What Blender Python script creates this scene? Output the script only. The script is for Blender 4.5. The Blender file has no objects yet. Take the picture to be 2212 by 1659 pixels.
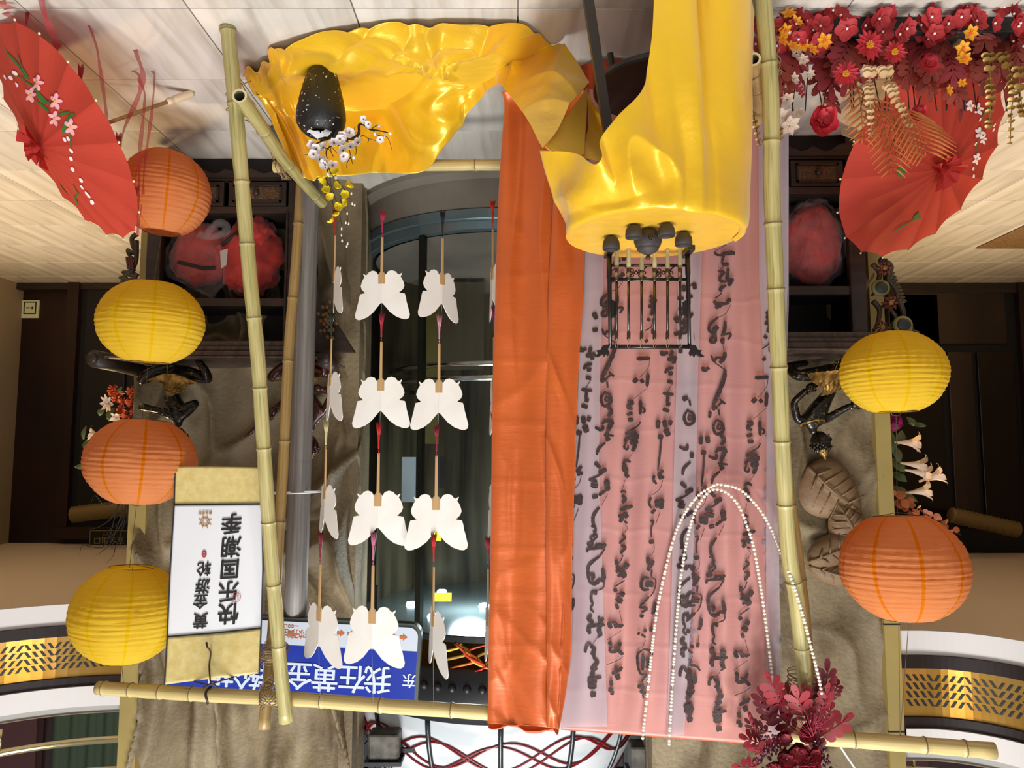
import bpy, math, random
from mathutils import Vector, Matrix, noise
random.seed(7)
SC = bpy.context.scene
COL = SC.collection
# ---------------------------------------------------------------- camera (the photograph was taken upside down)
FPX = 1600.0; CZ = 1.5
PT = math.atan(145.5 / 1600.0)
cd = bpy.data.cameras.new('camera'); cam = bpy.data.objects.new('camera', cd); COL.objects.link(cam)
cd.sensor_width = 36.0; cd.lens = 36.0 * FPX / 2212.0; cd.clip_end = 60
Fw = Vector((0, math.cos(PT), -math.sin(PT))); Up = Vector((0, math.sin(PT), math.cos(PT)))
R3 = Matrix((Vector((-1, 0, 0)), -Up, -Fw)).transposed()
cam.matrix_world = Matrix.Translation((0, 0, CZ)) @ R3.to_4x4()
SC.camera = cam
SC.view_settings.view_transform = 'Standard'; SC.view_settings.look = 'None'
SC.view_settings.gamma = 1; SC.view_settings.use_curve_mapping = False
SC.view_settings.exposure = -0.12
# ---------------------------------------------------------------- world and lights
w = bpy.data.worlds.new('world'); SC.world = w; w.use_nodes = True
w.node_tree.nodes['Background'].inputs[0].default_value = (0.95, 0.98, 1.0, 1)
w.node_tree.nodes['Background'].inputs[1].default_value = 0.42
def area(name, loc, target, size, power, col=(1, 1, 1), sy=None):
    l = bpy.data.lights.new(name, 'AREA'); l.size = size; l.energy = power; l.color = col
    if sy: l.shape = 'RECTANGLE'; l.size_y = sy
    o = bpy.data.objects.new(name, l); COL.objects.link(o); o.location = loc
    o.rotation_euler = (Vector(target) - Vector(loc)).to_track_quat('-Z', 'Y').to_euler(); return o
area('atrium_ceiling_light', (0.3, 0.6, 6.2), (0, 2.9, 0.6), 1.8, 390, (1, 0.985, 0.96))
area('atrium_front_light', (-0.5, -2.2, 3.6), (0, 3, 0.9), 2.0, 70, (1, 0.98, 0.95))
def spot(name, loc, target, power, col, ang=70, r=0.08):
    l = bpy.data.lights.new(name, 'SPOT'); l.energy = power; l.color = col; l.spot_size = math.radians(ang); l.spot_blend = 0.8
    l.shadow_soft_size = r
    o = bpy.data.objects.new(name, l); COL.objects.link(o); o.location = loc
    o.rotation_euler = (Vector(target) - Vector(loc)).to_track_quat('-Z', 'Y').to_euler(); return o
WARM = (1, 0.68, 0.32)
spot('corridor_downlight', (2.95, 4.6, 2.26), (3.0, 4.4, 0), 260, WARM, 130)
spot('corridor_downlight', (-2.85, 4.4, 2.26), (-2.9, 4.2, 0), 260, WARM, 130)
pl0 = bpy.data.lights.new('lift_cab_light', 'POINT'); pl0.energy = 26; pl0.color = (.8, .93, 1); pl0.shadow_soft_size = .12
po0 = bpy.data.objects.new('lift_cab_light', pl0); COL.objects.link(po0); po0.location = (.25, 4.5, 2.25)
spot('key_spot', (-0.9, 0.3, 4.6), (-0.3, 2.7, 0.9), 200, (1, 0.97, 0.92), 60, 0.12)
# ---------------------------------------------------------------- projection helpers: pixel of the photograph -> place in the room
def ray(x, y):
    return Fw + Up * ((y - 829.5) / FPX) + Vector((-(x - 1106) / FPX, 0, 0))
def P(x, y, Y):
    d = ray(x, y); return Vector((0, 0, CZ)) + d * (Y / d.y)
def Wz(x, y, z):
    d = ray(x, y); return Vector((0, 0, CZ)) + d * ((z - CZ) / d.z)
def BY(x):                                     # depth of the top rail, which runs slightly towards the camera
    t = (x - 210) / 1955.0
    return 1.0 / (1 / 3.15 + t * (1 / 2.50 - 1 / 3.15))
# ---------------------------------------------------------------- materials
def lin(h):
    if isinstance(h, str):
        h = h.lstrip('#'); c = [int(h[i:i + 2], 16) / 255 for i in (0, 2, 4)]
    else: c = h
    return tuple((v / 12.92 if v <= 0.04045 else ((v + 0.055) / 1.055) ** 2.4) for v in c) + (1.0,)
MATS = {}
def mat(name, col, rough=0.5, metal=0.0, spec=0.5, n=None, n2=None, bump=None, bump2=None, transl=0, transp=0, sheen=0, coat=0, emit=0, rnd=0, uv=False, aniso=0):
    if name in MATS: return MATS[name]
    m = bpy.data.materials.new(name); m.use_nodes = True; MATS[name] = m
    nt = m.node_tree; N = nt.nodes; L = nt.links; b = N['Principled BSDF']
    b.inputs['Base Color'].default_value = lin(col); b.inputs['Roughness'].default_value = rough
    b.inputs['Metallic'].default_value = metal; b.inputs['Specular IOR Level'].default_value = spec
    if sheen: b.inputs['Sheen Weight'].default_value = sheen
    if coat: b.inputs['Coat Weight'].default_value = coat; b.inputs['Coat Roughness'].default_value = 0.15
    if aniso: b.inputs['Anisotropic'].default_value = aniso
    tc = N.new('ShaderNodeTexCoord'); src = tc.outputs['UV' if uv else 'Object']
    def tex(scale, stretch=(1, 1, 1), detail=4, dist=0, rot=(0, 0, 0)):
        mp = N.new('ShaderNodeMapping'); mp.inputs['Scale'].default_value = stretch; mp.inputs['Rotation'].default_value = rot
        L.new(src, mp.inputs[0]); t = N.new('ShaderNodeTexNoise'); t.inputs['Scale'].default_value = scale
        t.inputs['Detail'].default_value = detail; t.inputs['Distortion'].default_value = dist
        L.new(mp.outputs[0], t.inputs['Vector']); return t.outputs['Fac']
    cur = None
    for k in (n, n2):
        if k:
            fac = tex(k.get('s', 5), k.get('st', (1, 1, 1)), k.get('d', 4), k.get('dist', 0), k.get('rot', (0, 0, 0)))
            rp = N.new('ShaderNodeValToRGB'); rp.color_ramp.elements[0].position = k.get('lo', 0.35); rp.color_ramp.elements[1].position = k.get('hi', 0.65)
            L.new(fac, rp.inputs[0]); mx = N.new('ShaderNodeMix'); mx.data_type = 'RGBA'
            L.new(rp.outputs[0], mx.inputs[0])
            if cur is None: mx.inputs[6].default_value = lin(col)
            else: L.new(cur, mx.inputs[6])
            mx.inputs[7].default_value = lin(k['c']); cur = mx.outputs[2]
    if rnd:
        oi = N.new('ShaderNodeObjectInfo'); mr = N.new('ShaderNodeMapRange'); mr.inputs[3].default_value = 1 - rnd; mr.inputs[4].default_value = 1 + rnd
        L.new(oi.outputs['Random'], mr.inputs[0]); hs = N.new('ShaderNodeHueSaturation'); L.new(mr.outputs[0], hs.inputs['Value'])
        if cur is not None: L.new(cur, hs.inputs['Color'])
        else: hs.inputs['Color'].default_value = lin(col)
        cur = hs.outputs[0]
    if cur is not None: L.new(cur, b.inputs['Base Color'])
    nrm = None
    for k in (bump, bump2):
        if k:
            fac = tex(k[1], k[2] if len(k) > 2 else (1, 1, 1), 5)
            bp = N.new('ShaderNodeBump'); bp.inputs['Strength'].default_value = k[0]; bp.inputs['Distance'].default_value = k[3] if len(k) > 3 else 0.01
            L.new(fac, bp.inputs['Height'])
            if nrm is not None: L.new(nrm, bp.inputs['Normal'])
            nrm = bp.outputs[0]
    if nrm is not None: L.new(nrm, b.inputs['Normal'])
    out = b.outputs[0]; mo = N['Material Output']
    if transl:
        t = N.new('ShaderNodeBsdfTranslucent'); ms = N.new('ShaderNodeMixShader'); ms.inputs[0].default_value = transl
        if cur is not None: L.new(cur, t.inputs[0])
        else: t.inputs[0].default_value = lin(col)
        if nrm is not None: L.new(nrm, t.inputs['Normal'])
        L.new(out, ms.inputs[1]); L.new(t.outputs[0], ms.inputs[2]); out = ms.outputs[0]
    if transp:
        t = N.new('ShaderNodeBsdfTransparent'); ms = N.new('ShaderNodeMixShader'); ms.inputs[0].default_value = transp
        L.new(out, ms.inputs[1]); L.new(t.outputs[0], ms.inputs[2]); out = ms.outputs[0]
    if emit:
        b.inputs['Emission Color'].default_value = lin(col); b.inputs['Emission Strength'].default_value = emit
    L.new(out, mo.inputs[0]); return m
# ---------------------------------------------------------------- mesh collection
OFF = {}
class MB:
    def __init__(s): s.v = []; s.f = []; s.uv = []; s.mi = []; s.cm = 0
    def face(s, idx, uv=None): s.f.append(tuple(idx)); s.uv.append(uv); s.mi.append(s.cm)
    def box(s, c, d, rot=None):
        c = Vector(c); h = Vector(d) / 2; b = len(s.v)
        for i in range(8):
            p = Vector((h.x * (1 if i & 1 else -1), h.y * (1 if i & 2 else -1), h.z * (1 if i & 4 else -1)))
            if rot is not None: p = rot @ p
            s.v.append(c + p)
        for q in ((0, 2, 3, 1), (4, 5, 7, 6), (0, 1, 5, 4), (2, 6, 7, 3), (0, 4, 6, 2), (1, 3, 7, 5)): s.face([b + k for k in q])
        return s
    def bb(s, x0, x1, y0, y1, z0, z1): return s.box(((x0 + x1) / 2, (y0 + y1) / 2, (z0 + z1) / 2), (abs(x1 - x0), abs(y1 - y0), abs(z1 - z0)))
    def tube(s, pts, rad, n=8, cap=True, flat=1.0, closed=False):
        pts = [Vector(p) for p in pts]; m = len(pts)
        if not hasattr(rad, '__len__'): rad = [rad] * m
        ref = None; b = len(s.v); L = 0
        for i, p in enumerate(pts):
            if closed: t = pts[(i + 1) % m] - pts[i - 1]
            else: t = pts[min(i + 1, m - 1)] - pts[max(i - 1, 0)]
            if t.length < 1e-9: t = Vector((0, 0, 1))
            t.normalize()
            if ref is None:
                ref = t.orthogonal().normalized()
                if flat != 1.0:
                    k = Vector((0, 1, 0)) - t * t.y
                    if k.length > .1: ref = k.normalized()
            ref = (ref - t * ref.dot(t))
            ref = ref.normalized() if ref.length > 1e-6 else t.orthogonal().normalized()
            o = t.cross(ref)
            for k in range(n):
                a = 2 * math.pi * k / n
                s.v.append(p + ref * (math.cos(a) * rad[i] * flat) + o * (math.sin(a) * rad[i]))
        acc = [0]
        for i in range(1, m): acc.append(acc[-1] + (pts[i] - pts[i - 1]).length)
        for i in range(m if closed else m - 1):
            j = (i + 1) % m
            for k in range(n):
                k2 = (k + 1) % n; v0 = acc[i]; v1 = acc[j] if j else acc[i] + .05
                s.face((b + i * n + k, b + i * n + k2, b + j * n + k2, b + j * n + k), ((k / n, v0), ((k + 1) / n, v0), ((k + 1) / n, v1), (k / n, v1)))
        if cap and not closed:
            s.face([b + k for k in reversed(range(n))]); s.face([b + (m - 1) * n + k for k in range(n)])
        return s
    def lathe(s, prof, n=32, c=(0, 0, 0), M=None, close=False):
        c = Vector(c); b = len(s.v)
        for (r, z) in prof:
            for k in range(n):
                a = 2 * math.pi * k / n; p = Vector((r * math.cos(a), r * math.sin(a), z))
                if M is not None: p = M @ p
                s.v.append(c + p)
        for i in range(len(prof) - 1):
            for k in range(n):
                k2 = (k + 1) % n
                s.face((b + i * n + k, b + i * n + k2, b + (i + 1) * n + k2, b + (i + 1) * n + k), ((k / n, i), ((k + 1) / n, i), ((k + 1) / n, i + 1), (k / n, i + 1)))
        return s
    def ball(s, c, r, n=10, m=6, sc=(1, 1, 1)):
        prof = [(r * math.sin(math.pi * i / m) * 1.0, -r * math.cos(math.pi * i / m)) for i in range(m + 1)]
        prof[0] = (r * .02, -r); prof[-1] = (r * .02, r)
        return s.lathe(prof, n, c, Matrix.Diagonal(sc))
    def prism(s, outline, th, M):
        """outline in local XZ plane, extruded by th along local Y; M = 4x4 placing it"""
        n = len(outline); b = len(s.v)
        for y in (-th / 2, th / 2):
            for (x, z) in outline: s.v.append(M @ Vector((x, y, z)))
        s.face([b + i for i in range(n)]); s.face([b + n + i for i in reversed(range(n))])
        for i in range(n):
            j = (i + 1) % n; s.face((b + i, b + n + i, b + n + j, b + j))
        return s
    def grid(s, G, uvs=1.0):
        b = len(s.v); r = len(G); c = len(G[0])
        for row in G: s.v.extend(Vector(p) for p in row)
        for i in range(r - 1):
            for j in range(c - 1):
                s.face((b + i * c + j, b + i * c + j + 1, b + (i + 1) * c + j + 1, b + (i + 1) * c + j),
                       ((j / c * uvs, i / r * uvs), ((j + 1) / c * uvs, i / r * uvs), ((j + 1) / c * uvs, (i + 1) / r * uvs), (j / c * uvs, (i + 1) / r * uvs)))
        return s
    def build(s, name, material, parent=None, smooth=False, solid=0, bevel=0, sub=0, keep=None):
        off = OFF.get(parent.name, Vector()) if parent is not None else Vector()
        me = bpy.data.meshes.new(name)
        me.from_pydata([tuple(v - off) for v in s.v], [], s.f)
        if any(u is not None for u in s.uv):
            ul = me.uv_layers.new(name='UVMap'); k = 0; dat = []
            for f, u in zip(s.f, s.uv):
                for q in range(len(f)): dat.extend(u[q] if u is not None else (0.0, 0.0))
            ul.data.foreach_set('uv', dat)
        for mm in (material if isinstance(material, (list, tuple)) else [material]): me.materials.append(mm)
        if any(s.mi): me.polygons.foreach_set('material_index', s.mi)
        if smooth: me.polygons.foreach_set('use_smooth', [True] * len(me.polygons))
        me.update()
        o = bpy.data.objects.new(name, me); COL.objects.link(o)
        if parent is not None: o.parent = parent
        OFF[o.name] = off
        if solid:
            md = o.modifiers.new('solidify', 'SOLIDIFY'); md.thickness = solid; md.offset = 0
        if bevel:
            md = o.modifiers.new('bevel', 'BEVEL'); md.width = bevel; md.segments = 2; md.limit_method = 'ANGLE'
        if sub:
            md = o.modifiers.new('sub', 'SUBSURF'); md.levels = sub; md.render_levels = sub
        return o
def tag(o, label=None, cat=None, group=None, kind=None):
    if label: o['label'] = label
    if cat: o['category'] = cat
    if group: o['group'] = group
    if kind: o['kind'] = kind
    return o
def thing(name, loc, label, cat, group=None):
    o = bpy.data.objects.new(name, None); COL.objects.link(o); o.location = loc; o.empty_display_size = .1
    OFF[o.name] = Vector(loc); return tag(o, label, cat, group)
def dup(o, parent=None):
    c = o.copy(); COL.objects.link(c)
    OFF[c.name] = OFF.get(o.name, Vector())
    if parent is not None: c.parent = parent
    for ch in list(o.children): dup(ch, c)
    return c
def struct(name, mb, m, parent=None, **k):
    o = mb.build(name, m, parent, **k)
    if parent is None: o['kind'] = 'structure'
    return o
def cr(p0, p1, p2, p3, t):
    return 0.5 * ((2 * p1) + (p2 - p0) * t + (2 * p0 - 5 * p1 + 4 * p2 - p3) * t * t + (3 * p1 - p0 - 3 * p2 + p3) * t ** 3)
def spline(pts, n):
    pts = [Vector(p) for p in pts]; m = len(pts) - 1; out = []
    for i in range(n):
        u = i / (n - 1) * m; k = min(int(u), m - 1); t = u - k
        out.append(cr(pts[max(k - 1, 0)], pts[k], pts[k + 1], pts[min(k + 2, m)], t))
    return out
def patch(rows, nu, nv, disp=None, loop=False):
    A = [spline(r, nu) for r in rows]
    G = [[None] * nu for _ in range(nv)]
    for j in range(nu):
        c = spline([A[i][j] for i in range(len(A))], nv)
        for i in range(nv): G[i][j] = c[i]
    if disp:
        H = [[None] * nu for _ in range(nv)]
        for i in range(nv):
            for j in range(nu):
                du = G[i][min(j + 1, nu - 1)] - G[i][max(j - 1, 0)]; dv = G[min(i + 1, nv - 1)][j] - G[max(i - 1, 0)][j]
                nn = du.cross(dv)
                nn = nn.normalized() if nn.length > 1e-9 else Vector((0, -1, 0))
                H[i][j] = G[i][j] + nn * disp(j / (nu - 1), i / (nv - 1), G[i][j])
        G = H
    return G
def nz(x, y, z=0.0): return noise.noise(Vector((x, y, z)))
def ridge(x, y, z=0.0): return (1 - abs(nz(x, y, z)) * 2) ** 3
def text_mb(body, size, M, ext=0.0008, col_shift=None, mb=None, res=2):
    """body set in the built-in typeface; local XZ plane, facing -Y"""
    mb = mb or MB()
    c = bpy.data.curves.new('t', 'FONT'); c.body = body; c.size = size; c.extrude = ext; c.resolution_u = res; c.align_x = 'CENTER'; c.align_y = 'CENTER'
    o = bpy.data.objects.new('t', c); COL.objects.link(o); bpy.context.view_layer.update()
    me = bpy.data.meshes.new_from_object(o.evaluated_get(bpy.context.evaluated_depsgraph_get()))
    d_ = col_shift or 0                     # heavier weight: the outline repeated a hair to each side
    for k, (sx, sz) in enumerate(((0, 0), (1, 0), (-1, 0), (0, 1), (0, -1)) if d_ else ((0, 0),)):
        b = len(mb.v)
        for v in me.vertices: mb.v.append(M @ Vector((v.co.x + sx * d_, -v.co.z - k * .00015, v.co.y + sz * d_ * .7)))
        for p in me.polygons: mb.face([b + i for i in p.vertices])
    bpy.data.objects.remove(o); bpy.data.curves.remove(c); bpy.data.meshes.remove(me)
    return mb
def T(loc, rz=0, rx=0, ry=0, s=1):
    return Matrix.Translation(loc) @ Matrix.Rotation(rz, 4, 'Z') @ Matrix.Rotation(rx, 4, 'X') @ Matrix.Rotation(ry, 4, 'Y') @ Matrix.Scale(s, 4)
def skin(name, J, E, m, parent, sub=2):
    """body grown along joints J {name:(point,radius)} and edges E"""
    off = OFF.get(parent.name, Vector())
    ks = list(J); me = bpy.data.meshes.new(name)
    me.from_pydata([tuple(Vector(J[k][0]) - off) for k in ks], [(ks.index(a), ks.index(b)) for a, b in E], [])
    o = bpy.data.objects.new(name, me); COL.objects.link(o); o.parent = parent; OFF[o.name] = off
    me.materials.append(m)
    md = o.modifiers.new('skin', 'SKIN'); md.use_smooth_shade = True
    sv = me.skin_vertices
    if not sv:
        import bmesh
        bm = bmesh.new(); bm.from_mesh(me); bm.verts.layers.skin.verify(); bm.to_mesh(me); bm.free()
    for i, k in enumerate(ks):
        r = J[k][1]; me.skin_vertices[0].data[i].radius = (r, r) if not hasattr(r, '__len__') else r
    me.skin_vertices[0].data[0].use_root = True
    s = o.modifiers.new('sub', 'SUBSURF'); s.levels = sub; s.render_levels = sub
    return o
# ================================================================= THE SETTING
M_tile = mat('marble_tile', '#cbc5bc', 0.20, 0, 0.5, n=dict(c='#afa597', s=2.2, st=(9, 0.8, 1), d=7, dist=.6, rot=(0, 0, .25), lo=.4, hi=.75), n2=dict(c='#dcd6cc', s=1.2, st=(5, .5, 1), d=5, lo=.45, hi=.7), bump=(.05, 30), rnd=.05)
M_grout = mat('grout', '#8d8376', 0.8)
M_dwood = mat('dark_wood', '#33251d', 0.42, n=dict(c='#1b120d', s=4, st=(1, 1, 8), lo=.3, hi=.7), bump=(.1, 20, (1, 1, 6)))
M_brown = mat('brown_panel', '#2e1712', 0.4, n=dict(c='#1c0e0a', s=3, st=(1, 1, .3)))
M_black = mat('black_void', '#0c0807', 0.6)
M_beige = mat('beige_plaster', '#dccbb6', 0.85, bump=(.1, 60))
M_wallp = mat('side_plaster', '#a08c70', 0.85, bump=(.1, 60))
M_white = mat('white_paint', '#d5d0ce', 0.6)
M_dband = mat('dark_band', '#1f1210', 0.5, 0, .3)
M_gold = mat('gold_mirror', '#cfa258', 0.24, 0.85, n=dict(c='#b98430', s=2.5, d=2))
M_trim = mat('mustard_trim', '#a08c50', 0.5, n=dict(c='#93804a', s=3))
M_rock = mat('carved_rock', '#70624a', 0.62, 0, .4, n=dict(c='#8f7f63', s=2.5, d=6), n2=dict(c='#58482f', s=3.5, st=(1.6, 1.6, .9), d=5, lo=.48, hi=.72), bump=(.5, 45, (1, 1, 1), .01), bump2=(.25, 12))
M_steel = mat('brushed_steel', '#8f9aa0', 0.3, .85, bump=(.05, 40, (1, 1, 20)))
M_chrome = mat('chrome_tube', '#d9d6cc', 0.12, 1)
M_brass = mat('brass_tube', '#c9b98e', 0.18, 1)

fl = MB().bb(-6, 6, -3.2, 6.8, -.12, -.014); floor = struct('floor', fl, M_grout)
tm = MB(); tm.bb(-.2775, .2775, -.2400, .2400, -.014, 0)
proto = tm.build('tile', M_tile, floor, bevel=.0015)
first = True
for i in range(-9, 10):
    for j in range(-2, 13):
        x = .26 + i * .56; y = 2.88 - 2 * .485 + .2425 + (j - 1) * .485 + (.2425 if i % 2 else 0) * 0
        if y < 1.0 or y > 6.9: continue
        if abs(x) > y * .72 + .9: continue
        if first: o = proto; first = False
        else: o = proto.copy(); COL.objects.link(o)
        o.location = (x, y, 0); OFF[o.name] = Vector()

def relief(x0, x1, z0, z1, Y, nx, nzz, seed, amp=.06, edge=None, top=2.4):
    G = []
    for i in range(nzz):
        z = z0 + (z1 - z0) * i / (nzz - 1); row = []
        for j in range(nx):
            x = x0 + (x1 - x0) * j / (nx - 1)
            wx = nz(x * 1.3 + seed, z * 1.3, 1) * .5; wz = nz(x * 1.3, z * 1.3 + seed, 5) * .5
            t = min(max((z - top + .25) / .5, 0), 1)                     # upright drapery folds near the top
            a = ridge(x * 2.0 + wx * 2, z * 1.7 + wz * 2, seed) * .9 + ridge(x * 4 + wx * 3 + z, z * 2.5 - x, seed + 3) * .35
            b = ridge(x * 7 + wx * 1.5, z * .9, seed + 9) * .8 + nz(x * 3, z * 2, seed) * .5
            d = amp * 1.8 * (a * (1 - t) + b * t) + .03 * nz(x * 1.1, z * 1.1, seed)
            if edge is not None:
                k = abs(x - edge); d -= max(0, .10 - k) * 1.6
            row.append((x, Y - max(d, -.15), z))
        G.append(row)
    return G
YL, YR = 4.02, 3.72
def XW(x, Y): return -(x - 1106) / FPX * Y
# rock-carved walls either side of the lift
wl = MB().grid(relief(XW(322, YL), XW(776, YL), 0, 3.7, YL, 110, 190, 2.3, .085, XW(776, YL))); wl.bb(XW(300, YL), XW(772, YL), YL + .02, YL + .35, 0, 3.7)
wall_l = struct('wall_carved_left', wl, M_rock, smooth=False)
for p in wall_l.data.polygons: p.use_smooth = len(wall_l.data.polygons) - p.index > 6
wr = MB().grid(relief(XW(1892, YR), XW(1396, YR), 0, 3.5, YR, 110, 180, 7.7, .03, XW(1396, YR), 9)); wr.bb(XW(1900, YR), XW(1398, YR), YR + .02, YR + .35, 0, 3.5)
wall_r = struct('wall_carved_right', wr, M_rock)
for p in wall_r.data.polygons: p.use_smooth = len(wall_r.data.polygons) - p.index > 6
# large leaves carved into the right wall
M_leafc = mat('carved_leaf', '#84694a', 0.6, n=dict(c='#6b5338', s=5), bump=(.4, 30))
def carved_leaf(x0, y0, x1, y1, wpx, par, Y, bend=0):
    a = P(x0, y0, Y); b = P(x1, y1, Y); L = (b - a).length; ax = (b - a).normalized(); sd = ax.cross(Vector((0, -1, 0)))
    w_ = wpx / FPX * Y; G = []; n = 22; m = 18
    for i in range(n + 1):
        t = i / n; hw = w_ * (math.sin(math.pi * min(t ** .8, 1)) ** .75) * (1 - .25 * t) + .002; row = []
        for j in range(m + 1):
            s_ = j / m * 2 - 1
            d = .055 * (1 - s_ * s_) ** .6 * math.sin(math.pi * min(max(t, .05), .97)) ** .4 + .012 * max(0, 1 - abs(s_) * 9)
            row.append(a + ax * (L * t) + sd * (hw * s_ + bend * math.sin(math.pi * t)) + Vector((0, -d - .005, 0)))
        G.append(row)
    mb = MB().grid(G); tag(mb.build('carved_leaf', M_leafc, par, smooth=True))
    vb = MB(); vb.tube([a + ax * (L * t) + sd * (bend * math.sin(math.pi * t)) + Vector((0, -.062 * math.sin(math.pi * min(max(t, .06), .96)) ** .4 - .004, 0)) for t in [k / 14 for k in range(15)]], [.009 * (1 - k / 18) for k in range(15)], 6)
    for k in range(2, 12, 2):
        t = k / 14; hw = w_ * (math.sin(math.pi * t ** .8) ** .75)
        for sg in (-1, 1):
            p0 = a + ax * (L * t) + sd * (bend * math.sin(math.pi * t)) + Vector((0, -.06, 0)); p1 = a + ax * (L * (t + .12)) + sd * (hw * .8 * sg + bend * .8) + Vector((0, -.036, 0))
            vb.tube([p0, (p0 + p1) / 2 + Vector((0, -.006, 0)), p1], [.006, .005, .002], 5)
    vb.build('leaf_vein', M_leafc, par, smooth=True)
carved_leaf(1740, 1008, 1858, 1110, 70, wall_r, YR - .03, .02); carved_leaf(1850, 1180, 1800, 1082, 46, wall_r, YR - .05)
carved_leaf(1742, 1212, 1880, 1150, 36, wall_r, YR - .06); carved_leaf(1745, 1222, 1880, 1262, 26, wall_r, YR - .03)

for (x0, x1, Y, nm) in ((287, 324, YL - .05, 'trim_1'), (1890, 1923, YR - .05, 'trim_2')):
    xa, xb = XW(x0, Y), XW(x1, Y)
    t = struct(nm, MB().bb(xa, xb, Y, Y + .45, 0, 3.6), M_trim)
    for z in ((2.33, 2.83) if nm == 'trim_2' else (2.28,)):
        MB().bb(xa + .001, xb - .001, Y - .002, Y + .01, z, z + .006).build('joint', M_black, t)
# rear hall
wb = struct('wall_back', MB().bb(-6, 6, 6.6, 6.75, 0, 2.6), M_brown)
struct('wall_side_left', MB().bb(4.42, 4.6, -1, 6.6, 0, 2.5), M_wallp)
struct('wall_side_right', MB().bb(-5.3, -5.1, -1, 6.6, 0, 2.5), M_wallp)
struct('wall_shaft_back', MB().bb(-2.2, 2.35, 5.75, 5.9, 0, 4.2), mat('shaft_wall', '#8f9399', 0.6, n=dict(c='#6f7378', s=2)))
struct('wall_shaft_left', MB().bb(.97, 1.02, YL + .1, 5.75, 0, 4.2), mat('shaft_side', '#3a3d3c', 0.5))
struct('wall_shaft_right', MB().bb(-.74, -.69, YR + .1, 5.75, 0, 4.2), MATS['shaft_side'])
def door(nm, x0, x1, zt, panels, Y=6.6):
    d = struct(nm, MB().bb(x0, x1, Y - .06, Y - .005, 0, zt), M_black)
    MB().bb(x0 - .1, x0, Y - .12, Y - .005, 0, zt + .1).build('door_frame', M_brown, d); MB().bb(x1, x1 + .1, Y - .12, Y - .005, 0, zt + .1).build('door_frame', M_brown, d)
    MB().bb(x0 - .1, x1 + .1, Y - .13, Y - .005, zt, zt + .1).build('door_frame', M_brown, d)
    for (a, b, z0, z1, m) in panels: MB().bb(a, b, Y - .09, Y - .055, z0, z1).build('door_panel', m, d, bevel=.008)
    return d
Md2 = mat('door_wood', '#3c2a1c', 0.45, n=dict(c='#24180f', s=3, st=(1, 1, .2)))
Md3 = mat('smoked_glass', '#1b1510', 0.12)
door('door_1', 2.75, 3.85, 2.15, [(2.8, 3.0, .05, 2.1, Md2), (3.05, 3.3, .05, 2.1, Md3), (3.42, 3.8, .05, 2.1, M_black)])
door('door_2', -4.5, -3.2, 2.36, [(-4.45, -4.12, .62, 2.1, Md3), (-4.08, -3.86, .62, 2.15, Md2), (-3.8, -3.3, .1, 2.1, Md3), (-4.4, -3.3, .08, .55, Md2)])
struct('baseboard_back', MB().bb(-6, -2.2, 6.5, 6.6, 0, .09).bb(2.2, 4.42, 6.5, 6.6, 0, .06), M_dwood)
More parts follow.
